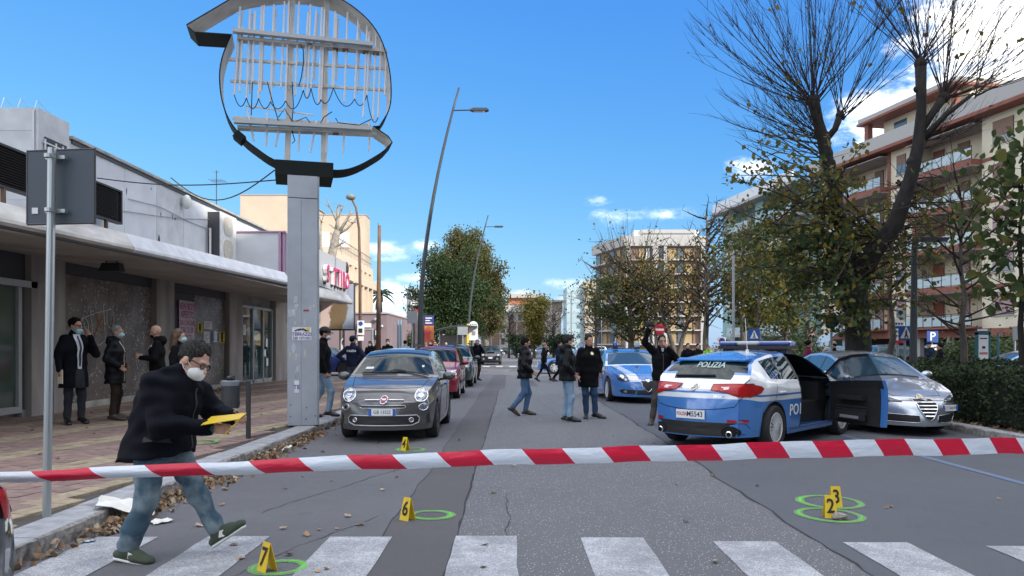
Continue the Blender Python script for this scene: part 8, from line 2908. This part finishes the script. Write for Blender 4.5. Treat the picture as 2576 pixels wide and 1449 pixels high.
part('elements', M_DARK2, an, lambda b: (b.bar((-10.0, 25.5, 7.0), (-9.5, 25.5, 7.0), .012), [b.bar((-9.95 + i * .1, 25.2, 7.0), (-9.95 + i * .1, 25.8, 7.0), .01) for i in range(5)], b.bar((-9.9, 25.5, 7.3), (-9.7, 25.5, 7.3), .01)))
# ---------------- poles and traffic signs
def pole(root, x, y, z0, z1, r_, m, lean=0.0, name='pole'):
 part(name, m, root, lambda b: b.tube([(x, y, z0), (x + lean, y, z1)], r_, 12), smooth=False)
sgn = thing('road_sign', 'square grey road sign seen from behind on a galvanised pole at left', 'road sign', (-3.80, 6.28, .13))
pole(sgn, -3.80, 6.28, .13, 3.14, .032, M_GALV, .045)
part('panel', M_SIGNB, sgn, lambda b: b.prism([(-.305 + .03 * math.cos(t), s) for t, s in ()] + [(-.29, -.305), (.29, -.305), (.305, -.29), (.305, .29), (.29, .305), (-.29, .305), (-.305, .29), (-.305, -.29)], lambda u, v, d: (-3.735 + u * .985 + d * .1, 6.365 - u * .12 - d, 2.84 + v), -.014, .0))
part('panel_rim', M_DARK2, sgn, lambda b: b.tube([(-3.735 + u * .985, 6.37 - u * .12, 2.84 + v) for u, v in ((-.305, -.305), (.305, -.305), (.305, .305), (-.305, .305), (-.305, -.305))], .011, 6))
for z in (3.07, 2.63):
 part('clamp', M_GALV, sgn, lambda b: (b.lathe([(.038, z - .015), (.038, z + .015)], (-3.765, 6.26, 0), 12), b.bar((-3.83, 6.33, z), (-3.66, 6.31, z), .03, .03), b.bar((-3.765, 6.29, z), (-3.765, 6.36, z), .05, .03)))
part('maker_label', M_PAPER, sgn, lambda b: b.box(-3.985, -3.935, 6.383, 6.389, 2.62, 2.67))
def lamp_post(Y, X, H_, label, arm=1.02):
 o = thing('lamp_post', label, 'street lamp', (X, Y, .1), 0, 'curved lamp posts along the left kerb')
 pts, rad = [], []
 for i in range(15):
  t = i / 14
  z = .1 + (H_ - .1) * t
  pts.append((X + 1.36 * max(0, (t - .22) / .78) ** 1.7, Y, z))
  rad.append(lerp(.105, .035, t))
 part('post', M_LAMPP, o, lambda b: b.tube(pts, rad, 12), smooth=True)
 zt = H_ - .80
 xt = X + 1.36 * ((zt / H_ - .22) / .78) ** 1.7
 part('arm', M_LAMPP, o, lambda b: b.tube([(xt, Y, zt), (xt + arm, Y, zt + .02)], .025, 6))
 part('lamp_head', M_LAMPP, o, lambda b: b.prism([(-.32, -.015), (-.25, -.05), (.25, -.05), (.34, -.02), (.28, .04), (-.2, .045)], lambda u, v, d: (xt + arm - .1 + u, Y + d, zt + .02 + v), -.12, .12))
 part('lamp_glass', M_CLEARL, o, lambda b: b.box(xt + arm - .3, xt + arm + .1, Y - .09, Y + .09, zt - .045, zt - .035))
 return o
lamp_post(27, -3.22, 10.6, 'nearest tall curved lamp post, leaning over the street beside the parked cars')
lamp_post(53, -3.0, 10.55, 'second curved lamp post in front of the tall evergreens')
lamp_post(81, -3.05, 10.5, 'third curved lamp post overlapping the right side of the evergreens')
lamp_post(112, -3.3, 10.5, 'farthest curved lamp post at the right foot of the evergreens')
o = thing('lamp_post', 'old slim lamp post with round globe head in front of the beige building', 'street lamp', (-7.1, 36, .1))
part('post', M_RUST, o, lambda b: b.tube([(-7.1, 36, .1), (-7.12, 36, 5), (-7.16, 36, 7), (-7.3, 36, 8.0), (-7.5, 36, 8.4)], [.085, .07, .06, .05, .045], 9), smooth=True)
part('globe', mat('old_globe', (.16, .17, .15), .4), o, lambda b: b.ball((-7.55, 36, 8.5), (.24, .24, .15)), smooth=True)
part('parking_plate', M_WHT, o, lambda b: b.box(-7.22, -6.9, 35.9, 35.93, 2.05, 2.72))
part('parking_disc', M_SIGNBLUE, o, lambda b: b.lathe([(.1, 0), (.1, .01)], (-7.06, 35.88, 2.58), 14, 'Y'))
part('plate_mark', M_INK, o, lambda b: b.box(-7.16, -6.98, 35.885, 35.89, 2.15, 2.35))
part('lower_plate', M_WHT, o, lambda b: b.box(-7.2, -6.92, 35.9, 35.93, 1.78, 1.98))
o = thing('utility_pole', 'thick rusty bare pole standing behind the dark grey hatchback', 'pole', (-5.72, 33, .1))
part('pole', M_RUST, o, lambda b: b.tube([(-5.74, 33, .1), (-5.72, 33, 3.8), (-5.69, 33, 6.7)], [.12, .09, .07], 10), smooth=True)
part('hook', M_DARK2, o, lambda b: b.bar((-5.72, 33, 6.65), (-5.75, 33, 6.82), .02))
o = thing('lamp_post', 'distant lamp post with two arms before the pale blue wall', 'street lamp', (9.2, 119, 0))
part('post', M_SIGNBL, o, lambda b: b.tube([(9.2, 119, 0), (9.2, 119, 10)], .14, 6))
for s in (1, -1):
 part('arm', M_SIGNBL, o, lambda b: b.tube([(9.2, 119, 8.6), (9.2 + s * .8, 119, 9.1), (9.2 + s * 1.4, 119, 9.4)], .06, 5))
 part('lamp_head', M_SIGNBL, o, lambda b: b.box(9.2 + s * 1.6 - .4, 9.2 + s * 1.6 + .4, 118.8, 119.2, 9.35, 9.5))
o = thing('lamp_post', 'dark square headed lamp post in the planting strip at right', 'street lamp', (10.45, 20, .1))
part('post', M_LAMPP, o, lambda b: b.tube([(10.42, 20, .1), (10.45, 20, 2.5), (10.47, 20, 4.32)], [.105, .085, .07], 10))
part('lamp_head', M_LAMPP, o, lambda b: (b.box(10.5, 11.25, 19.8, 20.25, 4.26, 4.33), b.box(10.5, 10.75, 19.98, 20.04, 4.05, 4.1)))
for px, Y, zt, m_, lab in ((1845, 30, 5.2, M_SIGNBL, 'pale grey pole behind the police light bar'), (2097, 27, 2.1, M_SIGNBL, ''), (2182, 30, 2.6, M_SIGNBL, 'blue grey pole right of the big trunk'), (1513, 80, 6.5, M_SIGNBL, 'thin pole far up the street above the walking man'), (1683, 60, 5.4, M_LAMPP, 'dark pole next to the no entry sign')):
 X = (px - CX) * Y / FPX
 if lab:
  o = thing('pole', lab, 'pole', (X, Y, 0))
  pole(o, X, Y, 0, zt, .05, m_)
def sign(label, px, py, Y, shape, size, face, extra=None, zp=None, name='road_sign', back=False):
 c = at(px, py, Y)
 o = thing(name, label, 'road sign', (c.x, Y, 0))
 pole(o, c.x, Y + .06, 0, zp or c.z + size * .4, .03, M_SIGNBL)
 if shape == 'disc':
  part('panel', face, o, lambda b: b.lathe([(size, -.01), (size, .01)], (c.x, Y, c.z), 24, 'Y'))
 elif shape == 'tri':
  for k_, (s, m_) in enumerate(((size, M_SIGNRED), (size * .68, face))):
   part('panel', m_, o, lambda b: b.prism([(-s, -s * .58), (s, -s * .58), (0, s * 1.16)], lambda u, v, d: (c.x + u, Y + d - .012 * k_, c.z + v), -.01, .01))
 else:
  part('panel', face, o, lambda b: b.box(c.x - size, c.x + size, Y - .01, Y + .01, c.z - size * shape, c.z + size * shape))
 if extra:
  extra(o, c, Y)
 return o
def walker(o, c, Y):
 part('triangle', M_WHT, o, lambda b: b.prism([(-.17, -.15), (.17, -.15), (0, .19)], lambda u, v, d: (c.x + u, Y - .012 + d, c.z + v), -.003, .001))
 part('walking_figure', M_INK, o, lambda b: (b.bar((c.x, Y - .02, c.z - .03), (c.x, Y - .02, c.z + .06), .035), b.bar((c.x, Y - .02, c.z - .03), (c.x - .05, Y - .02, c.z - .13), .025), b.bar((c.x, Y - .02, c.z - .03), (c.x + .05, Y - .02, c.z - .13), .025), b.ball((c.x, Y - .02, c.z + .09), (.022, .01, .022), 6, 4)))
def p_sign(o, c, Y):
 mb = MB()
 put_text(mb, 'P', .46, (c.x, Y - .014, c.z), (1, 0, 0), (0, 0, 1))
 loc_build(mb, 'letter', M_WHT, o)
 part('arrow_plate', M_WHT, o, lambda b: b.box(c.x - .2, c.x + .2, Y - .01, Y + .01, c.z - .52, c.z - .31))
 part('arrow', M_INK, o, lambda b: (b.box(c.x - .12, c.x + .06, Y - .016, Y - .011, c.z - .425, c.z - .405), b.prism([(0, -.05), (.1, 0), (0, .05)], lambda u, v, d: (c.x + .06 + u, Y - .016 + d, c.z - .415 + v), 0, .004)))
def no_entry(o, c, Y):
 part('bar', M_WHT, o, lambda b: b.box(c.x - .22, c.x + .22, Y - .016, Y - .011, c.z - .05, c.z + .05))
def no_park(o, c, Y):
 part('ring', M_SIGNRED, o, lambda b: b.lathe([(.13, 0), (.13, .006)], (c.x, Y - .018, c.z + .08), 16, 'Y'))
 part('disc', M_SIGNBLUE, o, lambda b: b.lathe([(.10, 0), (.10, .006)], (c.x, Y - .026, c.z + .08), 16, 'Y'))
 part('arrow', M_INK, o, lambda b: b.box(c.x - .1, c.x + .1, Y - .016, Y - .011, c.z - .22, c.z - .12))
sign('round dark sign seen from behind left of the big tree trunk', 2094, 806, 19.7, 'disc', .185, M_SIGNB)
sign('red bordered triangular warning sign near the burgundy jacket', 2042, 840, 29, 'tri', .19, M_WHT, lambda o, c, Y: part('mark', M_INK, o, lambda b: (b.ball((c.x - .06, Y - .03, c.z - .06), (.05, .01, .05), 7, 5), b.ball((c.x + .06, Y - .03, c.z - .08), (.05, .01, .05), 7, 5), b.ball((c.x, Y - .03, c.z + .06), (.05, .01, .05), 7, 5))))
sign('blue crossing sign partly behind the dark lamp post', 2279, 838, 22, 1.0, .205, M_SIGNBLUE, walker)
sign('blue crossing sign among the young trees', 1897, 842, 31, 1.0, .23, M_SIGNBLUE, walker)
sign('blue parking sign with white letter and arrow plate', 2346, 847, 30, 1.02, .22, M_SIGNBLUE, p_sign)
sign('red no entry disc with white bar behind the raised camera', 1659, 829, 40, 'disc', .29, M_SIGNRED, no_entry)
sign('white no parking panel with small blue disc', 1816, 862, 33, 1.35, .17, M_WHT, no_park)
sign('narrow grey sign back near the right edge above the pale blue car', 2556, 838, 28, 1.9, .13, M_SIGNB)
sign('pale grey rectangular sign back on a pole left of the red billboard', 1037, 798, 31, 1.25, .20, M_SIGNBL)
sign('grey square sign back behind the bus shelter', 1164, 832, 45, .8, .30, M_SIGNBL)
sign('dark square sign back left of the no entry disc', 1548, 826, 55, 1.0, .33, M_SIGNB)
sign('dark panel sign back below the bushy pollarded tree', 1826, 878, 40, .9, .2, M_SIGNBLUE)
sign('dark traffic light backboard far up the right side', 1478, 850, 85, 1.4, .3, M_DARK)
for px, Y, h0, h1, lab, red, yel in ((2258, 24, 799, 856, 'white rounded bus timetable panel with red foot strip at right', True, False), (1191, 47, 808, 856, 'white rounded bus stop panel with yellow post at left', False, True)):
 c, t_ = at(px, h1, Y), at(px, h0, Y)
 hw = .20 if red else .27
 o = thing('bus_stop_sign', lab, 'bus stop sign', (c.x, Y, 0))
 pole(o, c.x + (hw * .1), Y + .05, 0, c.z, .035, M_SIGNBL)
 part('panel', M_WHT, o, lambda b: b.prism([(-hw, 0), (hw, 0)] + [(hw * math.cos(t), t_.z - c.z - hw + hw * math.sin(t)) for t in [i * PI / 10 for i in range(11)]], lambda u, v, d: (c.x + u, Y + d, c.z + v), -.02, .02))
 part('stop_name', M_SIGNBLUE if red else mat('stop_green', (.05, .22, .14), .6), o, lambda b: b.box(c.x - hw * .85, c.x + hw * .85, Y - .026, Y - .022, t_.z - .34, t_.z - .26))
 part('route_number', M_INK, o, lambda b: [b.box(c.x - hw * .8 + i * hw * .42, c.x - hw * .8 + i * hw * .42 + hw * .28, Y - .026, Y - .022, t_.z - z, t_.z - z + .06) for i in range(4) for z in ((.22, .46, .60) if red else (.22,))])
 if red:
  part('red_strip', M_SIGNRED, o, lambda b: b.box(c.x - hw - .01, c.x + hw + .01, Y - .025, Y + .025, c.z - .09, c.z - .002))
  part('yellow_foot', M_YEL, o, lambda b: b.box(c.x - hw - .03, c.x - hw + .04, Y - .03, Y + .03, .7, 1.1))
 else:
  part('route_map', M_SIGNBL, o, lambda b: b.box(c.x - .1, c.x + .12, Y - .026, Y - .022, c.z + .3, c.z + .55))
  part('yellow_post', M_YEL, o, lambda b: b.box(c.x - hw - .13, c.x - hw - .01, Y - .05, Y + .05, 0, c.z + 1.0))
sh = thing('bus_shelter', 'bus shelter with thin dark curved roof left of the yellow post', 'bus shelter', (-3.4, 47, 0))
part('roof', M_DARK2, sh, lambda b: b.add([(lerp(-4.6, -2.1, i / 8), y, 2.45 + .28 * math.sin(PI * .75 * i / 8) + z) for z in (0, .07) for y in (46, 48) for i in range(9)], [(i, i + 1, 10 + i, 9 + i) for i in range(8)] + [(18 + i, 27 + i, 28 + i, 19 + i) for i in range(8)] + [(i, 18 + i, 19 + i, i + 1) for i in range(8)] + [(9 + i, 10 + i, 28 + i, 27 + i) for i in range(8)]))
for x in (-4.5, -3.4, -2.4):
 part('leg', M_FRAMEG, sh, lambda b: b.box(x - .04, x + .04, 47.8, 47.88, 0, 2.5))
part('back_panel', mat('shelter_panel', (.18, .17, .15), .3), sh, lambda b: b.box(-4.45, -2.45, 47.9, 47.93, .4, 2.2))
M_TEALP = mat('teal_frame', (.02, .13, .15), .5)
c = at(2472, 868, 21)
pmn = thing('parking_machine', 'teal framed parking information stand with white poster', 'parking machine', (c.x, 21, 0))
part('frame', M_TEALP, pmn, lambda b: (b.box(c.x - .19, c.x - .14, 20.95, 21.05, 0, 1.9), b.box(c.x + .14, c.x + .19, 20.95, 21.05, 0, 1.9), b.box(c.x - .19, c.x + .19, 20.95, 21.05, 1.84, 1.93), b.box(c.x - .135, c.x + .135, 20.97, 21.03, .95, 1.05)))
part('poster', M_WHT, pmn, lambda b: b.box(c.x - .135, c.x + .135, 20.96, 21.0, 1.06, 1.83))
part('poster_print', mat('salmon_ink', (.5, .2, .15), .7), pmn, lambda b: b.box(c.x - .11, c.x + .11, 20.955, 20.959, 1.30, 1.36))
part('poster_mark', M_INK, pmn, lambda b: (b.box(c.x - .04, c.x + .05, 20.955, 20.959, 1.46, 1.52), b.box(c.x - .1, c.x + .1, 20.955, 20.959, 1.72, 1.75), b.box(c.x - .08, c.x - .02, 20.955, 20.959, 1.12, 1.15)))
part('solar_cap', M_WHT, pmn, lambda b: b.box(c.x - .1, c.x + .1, 20.93, 21.07, 1.935, 1.99))
o = thing('post', 'short thin green post right of the parking stand', 'post', (14.0, 22, 0))
pole(o, 13.9, 22, 0, 1.9, .03, M_TEALP)
for px, lab in ((1001, 'left one of the two pale blue gate posts'), (1008, 'right one of the two pale blue gate posts')):
 X = (px - CX) * 36 / FPX
 o = thing('post', lab, 'post', (X, 36, .1))
 pole(o, X, 36, .1, 2.75, .05, mat('pale_blue_steel', (.18, .28, .36), .5))
for (x0, x1, y0, y1, z, m_, lab) in ((-6.3, -4.6, 41, 41.25, 1.35, mat('pink_wall', (.55, .43, .38), .85), 'low pink garden wall behind the bystanders'), (-8.4, -6.6, 52, 52.2, 3.2, mat('cream_wall', (.55, .52, .44), .85), 'tall cream wall right of the mauve building'), (-6.55, -3.9, 60, 60.2, 2.4, _M['cream_wall'], 'long cream fence wall below the evergreens')):
 o = thing('wall', lab, 'wall', ((x0 + x1) / 2, y0, 0))
 part('wall_body', m_, o, lambda b: b.box(x0, x1, y0, y1, .05, z))
 part('coping', M_GREYPL, o, lambda b: b.box(x0 - .04, x1 + .04, y0 - .05, y1 + .05, z, z + .07))
for (px0, px1, py0, Y, m_, m2, lab) in ((1043, 1059, 778, 35, mat('poster_faded', (.42, .32, .28), .8, col2=(.22, .16, .15), scale=2.4), M_SIGNRED, 'narrow red topped billboard beside the nearest curved lamp post'), (1067, 1091, 793, 37, mat('poster_orange', (.62, .24, .06), .7, col2=(.5, .06, .06), scale=1.7, ramp=(.42, .55)), mat('poster_navy', (.03, .04, .17), .7), 'blue and orange banner billboard right of the nearest curved lamp post')):
 a, b2 = at(px0, py0, Y), at(px1, py0, Y)
 o = thing('billboard', lab, 'billboard', (a.x, Y, .1))
 part('board', m_, o, lambda b: b.box(a.x, b2.x, Y, Y + .1, .6, a.z - (.5 if px0 > 1060 else .12)))
 part('board_top', m2, o, lambda b: b.box(a.x, b2.x, Y, Y + .1, a.z - (.49 if px0 > 1060 else .11), a.z))
 part('edge', M_DARK2, o, lambda b: b.box(a.x - .1, a.x - .01, Y - .05, Y + .15, .1, a.z))
 if px0 > 1060:
  part('white_lines', M_WHT, o, lambda b: [b.box(a.x + .06, b2.x - .08 - .1 * (i % 2), Y - .008, Y - .002, a.z - .16 - i * .12, a.z - .11 - i * .12) for i in range(3)])
  part('pale_shapes', mat('poster_cream', (.6, .5, .4), .7), o, lambda b: [b.box(a.x + .05, a.x + .16, Y - .008, Y - .002, .9 + i * .3, 1.1 + i * .3) for i in range(3)])
# ---------------- litter bin
bx, by, bz = -4.21, 11.5, walk_z(-4.1)
bn = thing('litter_bin', 'dark grey round litter bin on a post with a black bag on top', 'litter bin', (bx + .2, by, bz))
part('bin', M_DARK2, bn, lambda b: b.lathe([(.125, .60), (.133, .63), (.134, .92), (.128, .925), (.128, .7)], (bx, by, 0), 24), angle=40)
part('lid', mat('lid_grey', (.16, .18, .20), .45), bn, lambda b: b.lathe([(.142, .928), (.146, .955), (.142, 1.0), (.12, 1.012), (.11, .99)], (bx, by, 0), 24), angle=40)
part('punched_holes', M_INK, bn, lambda b: [b.ball((bx + .134 * math.cos(t), by + .134 * math.sin(t), z), (.009, .009, .009), 6, 4) for z in (.885, .675) for t in [i * PI / 8 for i in range(16)]])['kind'] = 'stuff'
part('post', M_DARK, bn, lambda b: (b.box(bx + .24, bx + .295, by - .03, by + .03, bz, 1.0), b.box(bx + .13, bx + .24, by - .02, by + .02, .93, .985)))
part('bag', mat('black_plastic', (.012, .012, .013), .35, bump=.6, bscale=12), bn, lambda b: (b.ball((bx + .0, by, 1.04), (.075, .07, .045), 9, 6), b.ball((bx + .03, by, 1.06), (.045, .04, .04), 8, 5)))
# ---------------- barrier tape
TR, TW = mat('tape_red', (.58, .010, .045), .35, spec=.5, bump=.55, scale=7, stretch=(1, 1, 4)), mat('tape_white', (.66, .72, .80), .35, spec=.5, bump=.55, scale=7, stretch=(1, 1, 4))
tp = thing('barrier_tape', 'red and white striped barrier tape stretched across the whole foreground', 'barrier tape', (0, 4.5, .8))
ys_ = [(-200, 1195, 1221), (0, 1187, 1214), (400, 1169, 1200), (900, 1145, 1182), (1300, 1130, 1169), (1700, 1120, 1160), (2100, 1107, 1150), (2576, 1101, 1141), (2800, 1100, 1142)]
L0, L1 = Vector((-2.1, 3.8)), Vector((3.13, 5.4))
def tape_at(s):
 q = L0 + (L1 - L0) * s
 px = CX + q.x * FPX / q.y
 t = np.interp(px, [a[0] for a in ys_], [a[1] for a in ys_])
 b = np.interp(px, [a[0] for a in ys_], [a[2] for a in ys_])
 return q, HC - (t - HY) * q.y / FPX, HC - (b - HY) * q.y / FPX
LT = (L1 - L0).length
mb = MB()
NV, SUBD = 6, 5
ss = np.linspace(-.2, .3, 600)
pxs = [CX + (L0 + (L1 - L0) * s).x * FPX / (L0 + (L1 - L0) * s).y for s in ss]
sA = float(np.interp(78, pxs, ss))
cols = []
for i in range(-4 * SUBD, 34 * SUBD + 1):
 col_ = []
 for j in range(NV + 1):
  f = j / NV
  s = sA + (i / SUBD * .2497 + (1 - f) * .085) / LT
  q, zt, zb_ = tape_at(s)
  sag = np.interp(s, [0, .5, 1], [.022, .012, .004]) * math.sin(PI * f) + .003 * math.sin(s * 40 + f * 3)
  col_.append(len(mb.v))
  mb.v.append((q.x, q.y - sag, lerp(zb_, zt, f) + .003 * math.sin(s * 37) + .0015 * math.sin(s * 83 + f)))
 cols.append((i, col_))
for (i, a), (_, b) in zip(cols, cols[1:]):
 for j in range(NV):
  mb.f.append((a[j], b[j], b[j + 1], a[j + 1]))
  mb.mi.append((i // SUBD) % 2)
loc_build(mb, 'tape_band', [TR, TW], tp, smooth=True)
# ---------------- numbered markers and sprayed rings
M_TENT = mat('marker_yellow', (.68, .46, .012), .45)
M_SPRAY = mat('green_spray', (.10, .55, .03), .85, col2=(.14, .34, .08), scale=26, ramp=(.5, .75))
M_SPRAYF = mat('green_overspray', (.15, .32, .09), .9, col2=(.17, .19, .17), scale=40, ramp=(.45, .6))
def tent(num, x, y, rz, label, z=0.0, h=.195, w_=.108):
 o = thing('evidence_marker', label, 'evidence marker', (x, y, z), rz, 'numbered yellow markers')
 for s in (-1, 1):
  mb = MB()
  sp2 = .048
  mb.add([(-w_ / 2, s * sp2, 0), (w_ / 2, s * sp2, 0), (w_ * .40, s * .003, h), (-w_ * .40, s * .003, h), (-w_ / 2, s * (sp2 - .004), 0), (w_ / 2, s * (sp2 - .004), 0), (w_ * .40, s * -.001, h), (-w_ * .40, s * -.001, h)],
    [(0, 1, 2, 3), (7, 6, 5, 4), (0, 4, 5, 1), (1, 5, 6, 2), (2, 6, 7, 3), (3, 7, 4, 0)])
  pl_ = mb.build('plate', M_TENT, o)
  mb = MB()
  put_text(mb, num, .175, (0, s * .0275 + s * .0015, h * .5), (-s, 0, 0), Vector((0, -s * .045, h)), off=.002, xs=.8)
  mb.build('number', M_INK, pl_)
 return o
def ring(x, y, r_, seed, par, z=.006):
 rg = random.Random(seed)
 n = 40
 a, b, c_, d_ = [], [], [], []
 for i in range(n):
  t = 2 * PI * i / n
  rr_ = r_ * (1 + .05 * math.sin(2 * t + seed) + rg.uniform(-.015, .015))
  w_ = rg.uniform(.005, .0115) * (1 + .5 * math.sin(t + seed))
  a.append((x + (rr_ - w_) * math.cos(t), y + (rr_ - w_) * math.sin(t), z))
  b.append((x + (rr_ + w_) * math.cos(t), y + (rr_ + w_) * math.sin(t), z))
  c_.append((x + (rr_ - w_ - .025) * math.cos(t), y + (rr_ - w_ - .025) * math.sin(t), z - .002))
  d_.append((x + (rr_ + w_ + .03) * math.cos(t), y + (rr_ + w_ + .03) * math.sin(t), z - .002))
 mb = MB()
 mb.add(a + b, [(i, (i + 1) % n, n + (i + 1) % n, n + i)[::-1] for i in range(n)])
 o = mb.build('sprayed_ring', M_SPRAY, par)
 mb = MB()
 mb.add(c_ + d_, [(i, (i + 1) % n, n + (i + 1) % n, n + i)[::-1] for i in range(n)])
 mb.build('overspray', M_SPRAYF, par)
tent('7', -1.655, 5.20, R(-42), 'yellow number 7 marker nearest the viewer on the zebra crossing')
tent('6', -.915, 6.74, R(-38), 'yellow number 6 marker on the dark asphalt strip')
tent('4', -1.555, 11.22, R(-40), 'yellow number 4 marker in front of the dark grey hatchback')
tent('2', 2.83, 6.85, R(-7), 'yellow number 2 marker with a stone at its foot')
tent('3', 3.06, 7.28, R(-5), 'yellow number 3 marker just behind number 2')
for (x, y, r_, s) in ((-1.60, 5.28, .165, 1), (-.725, 6.92, .17, 2), (-1.49, 11.3, .19, 3), (2.86, 6.92, .265, 4), (3.10, 7.5, .29, 5)):
 ring(x, y, r_, s, road)
ring(-4.42, 10.95, .2, 6, pave, walk_z(-4.42) + .012)
stn = thing('stone', 'small broken stone lying at the foot of the number 2 marker', 'stone', (2.87, 6.74, 0))
mb = MB()
rs_ = random.Random(3)
mb.ball((0, 0, .028), (.075, .05, .035), 9, 6)
mb.v = [(a + rs_.uniform(-.012, .012), b + rs_.uniform(-.01, .01), max(0, c_ + rs_.uniform(-.01, .01))) for a, b, c_ in mb.v]
mb.build('stone_body', mat('pale_stone', (.35, .31, .27), .9, col2=(.2, .17, .15), scale=30), stn)
hd = thing('evidence_marker', 'folded yellow marker held in the hands of the stepping man', 'evidence marker', (-1.91, 5.36, 1.03))
H0 = Vector((-1.865, 5.34, 1.035))
for nm, tip in (('plate', Vector((-2.13, 5.36, 1.000))), ('plate', Vector((-2.0, 5.36, .905)))):
 d = (tip - H0)
 part(nm, M_TENT, hd, lambda b: b.add([H0 + Vector((0, -.07, -.015)), H0 + Vector((0, .07, .012)), tip + Vector((0, .09, .018)), tip + Vector((0, -.09, -.022)), H0 + Vector((0, -.07, -.010)), H0 + Vector((0, .07, .017)), tip + Vector((0, .09, .023)), tip + Vector((0, -.09, -.017))],
           [(3, 2, 1, 0), (4, 5, 6, 7), (0, 1, 5, 4), (1, 2, 6, 5), (2, 3, 7, 6), (3, 0, 4, 7)]))
# ---------------- fallen leaves and litter
D_LEAF = [mat('dry_leaf_%d' % i, c_, .8, col2=tuple(x * .6 for x in c_), scale=20) for i, c_ in enumerate(((.36, .23, .13), (.27, .17, .10), (.46, .36, .25), (.19, .125, .08)))]
rl_ = random.Random(77)
lm = []
for v_ in range(8):
 mb = MB()
 n = 7
 pts = [(math.cos(2 * PI * i / n) * (.05 + .014 * rl_.uniform(-1, 1)) * (1.25 if i == 0 else 1), math.sin(2 * PI * i / n) * (.036 + .01 * rl_.uniform(-1, 1)), .006 + rl_.uniform(0, .024)) for i in range(n)]
 mb.add([(0, 0, .004)] + pts, [(0, 1 + i, 1 + (i + 1) % n) for i in range(n)])
 lm.append(mb.mesh('fallen_leaf', D_LEAF[v_ % 4]))
for i in range(150):
 if i < 62:
  y = rl_.uniform(4.6, 16) if i < 44 else rl_.uniform(4.4, 9)
  x = rl_.uniform(-3.2, 5.2) if i < 30 else rl_.uniform(-3.25, -1.2)
  par, z = road, .006
 else:
  y = rl_.uniform(4.8, 19)
  x = rl_.uniform(-8.6, -3.9)
  par, z = pave, walk_z(x) + .004
 o = link_mesh('fallen_leaf', lm[rl_.randrange(8)], par)
 o.location = (x, y, z)
 s = rl_.uniform(.4, .9)
 o.scale = (s, s, s)
 o.rotation_euler = (rl_.uniform(-.2, .2), rl_.uniform(-.2, .2), rl_.uniform(0, 6.3))
P = []
for (y0, y1, n_, wd) in ((6.15, 8.6, 420, .10), (8.4, 10.3, 300, .14), (10.0, 13.4, 520, .10), (5.2, 6.2, 40, .06), (13.4, 24, 160, .08)):
 for i in range(n_):
  y = rl_.uniform(y0, y1)
  d = abs(rl_.gauss(0, wd))
  P.append((-3.40 + d, y, .012 + rl_.random() * max(0, .07 - d * .5)))
for i in range(160):
 P.append((rl_.gauss(-8.5, .25), rl_.uniform(20.5, 23.5), walk_z(-8.5) + .02 + rl_.random() * .05))
leaves('leaf_litter', P, .058, D_LEAF, road, 501, folded=True)
P = [(rl_.uniform(8.2, 8.7), rl_.uniform(9, 20), .1 + rl_.random() * .03) for i in range(500)]
leaves('leaf_litter', P, .07, [D_LEAF[1], D_LEAF[3]], road, 502, folded=True)
def crumple(label, name, x, y, z, sx, sy, h, m, seed, rz):
 o = thing(name, label, 'litter', (x, y, z), rz)
 g = random.Random(seed)
 n = 9
 mb = MB()
 ph = [g.uniform(0, 6) for _ in range(4)]
 for i in range(n):
  for j in range(n):
   u, v = i / (n - 1) - .5, j / (n - 1) - .5
   zz = h * (.5 + .3 * math.sin(9 * u + ph[0]) * math.cos(7 * v + ph[1]) + .2 * math.sin(15 * v + ph[2] + 5 * u))
   mb.v.append((u * sx + g.uniform(-.01, .01), v * sy + g.uniform(-.01, .01), max(.004, zz) + u * .10 * (h > .03)))
 for i in range(n - 1):
  for j in range(n - 1):
   mb.f.append((i * n + j, (i + 1) * n + j, (i + 1) * n + j + 1, i * n + j + 1))
   mb.mi.append(0)
 if sx > .4:
  o.rotation_euler = (R(6), R(24), rz)
 mb.build('sheet', m, o, angle=50)
M_TISS = mat('crumpled_paper', (.74, .74, .72), .85, col2=(.66, .65, .55), scale=7)
crumple('large crumpled white paper sheet hanging over the kerb behind the stepping man', 'paper_sheet', -3.40, 6.75, .085, .46, .36, .10, M_TISS, 1, .4)
crumple('smaller white paper scrap on the asphalt by the stepping foot', 'paper_scrap', -3.02, 6.62, .005, .18, .13, .03, M_TISS, 2, .9)
crumple('white plastic scrap in the gutter leaves behind the tape', 'paper_scrap', -3.25, 11.0, .02, .2, .12, .06, M_TISS, 3, .2)
crumple('pale blue scrap at the foot of the kerb near the zebra crossing', 'paper_scrap', -3.28, 5.95, .005, .09, .06, .02, mat('pale_blue_scrap', (.4, .52, .62), .8), 4, .5)
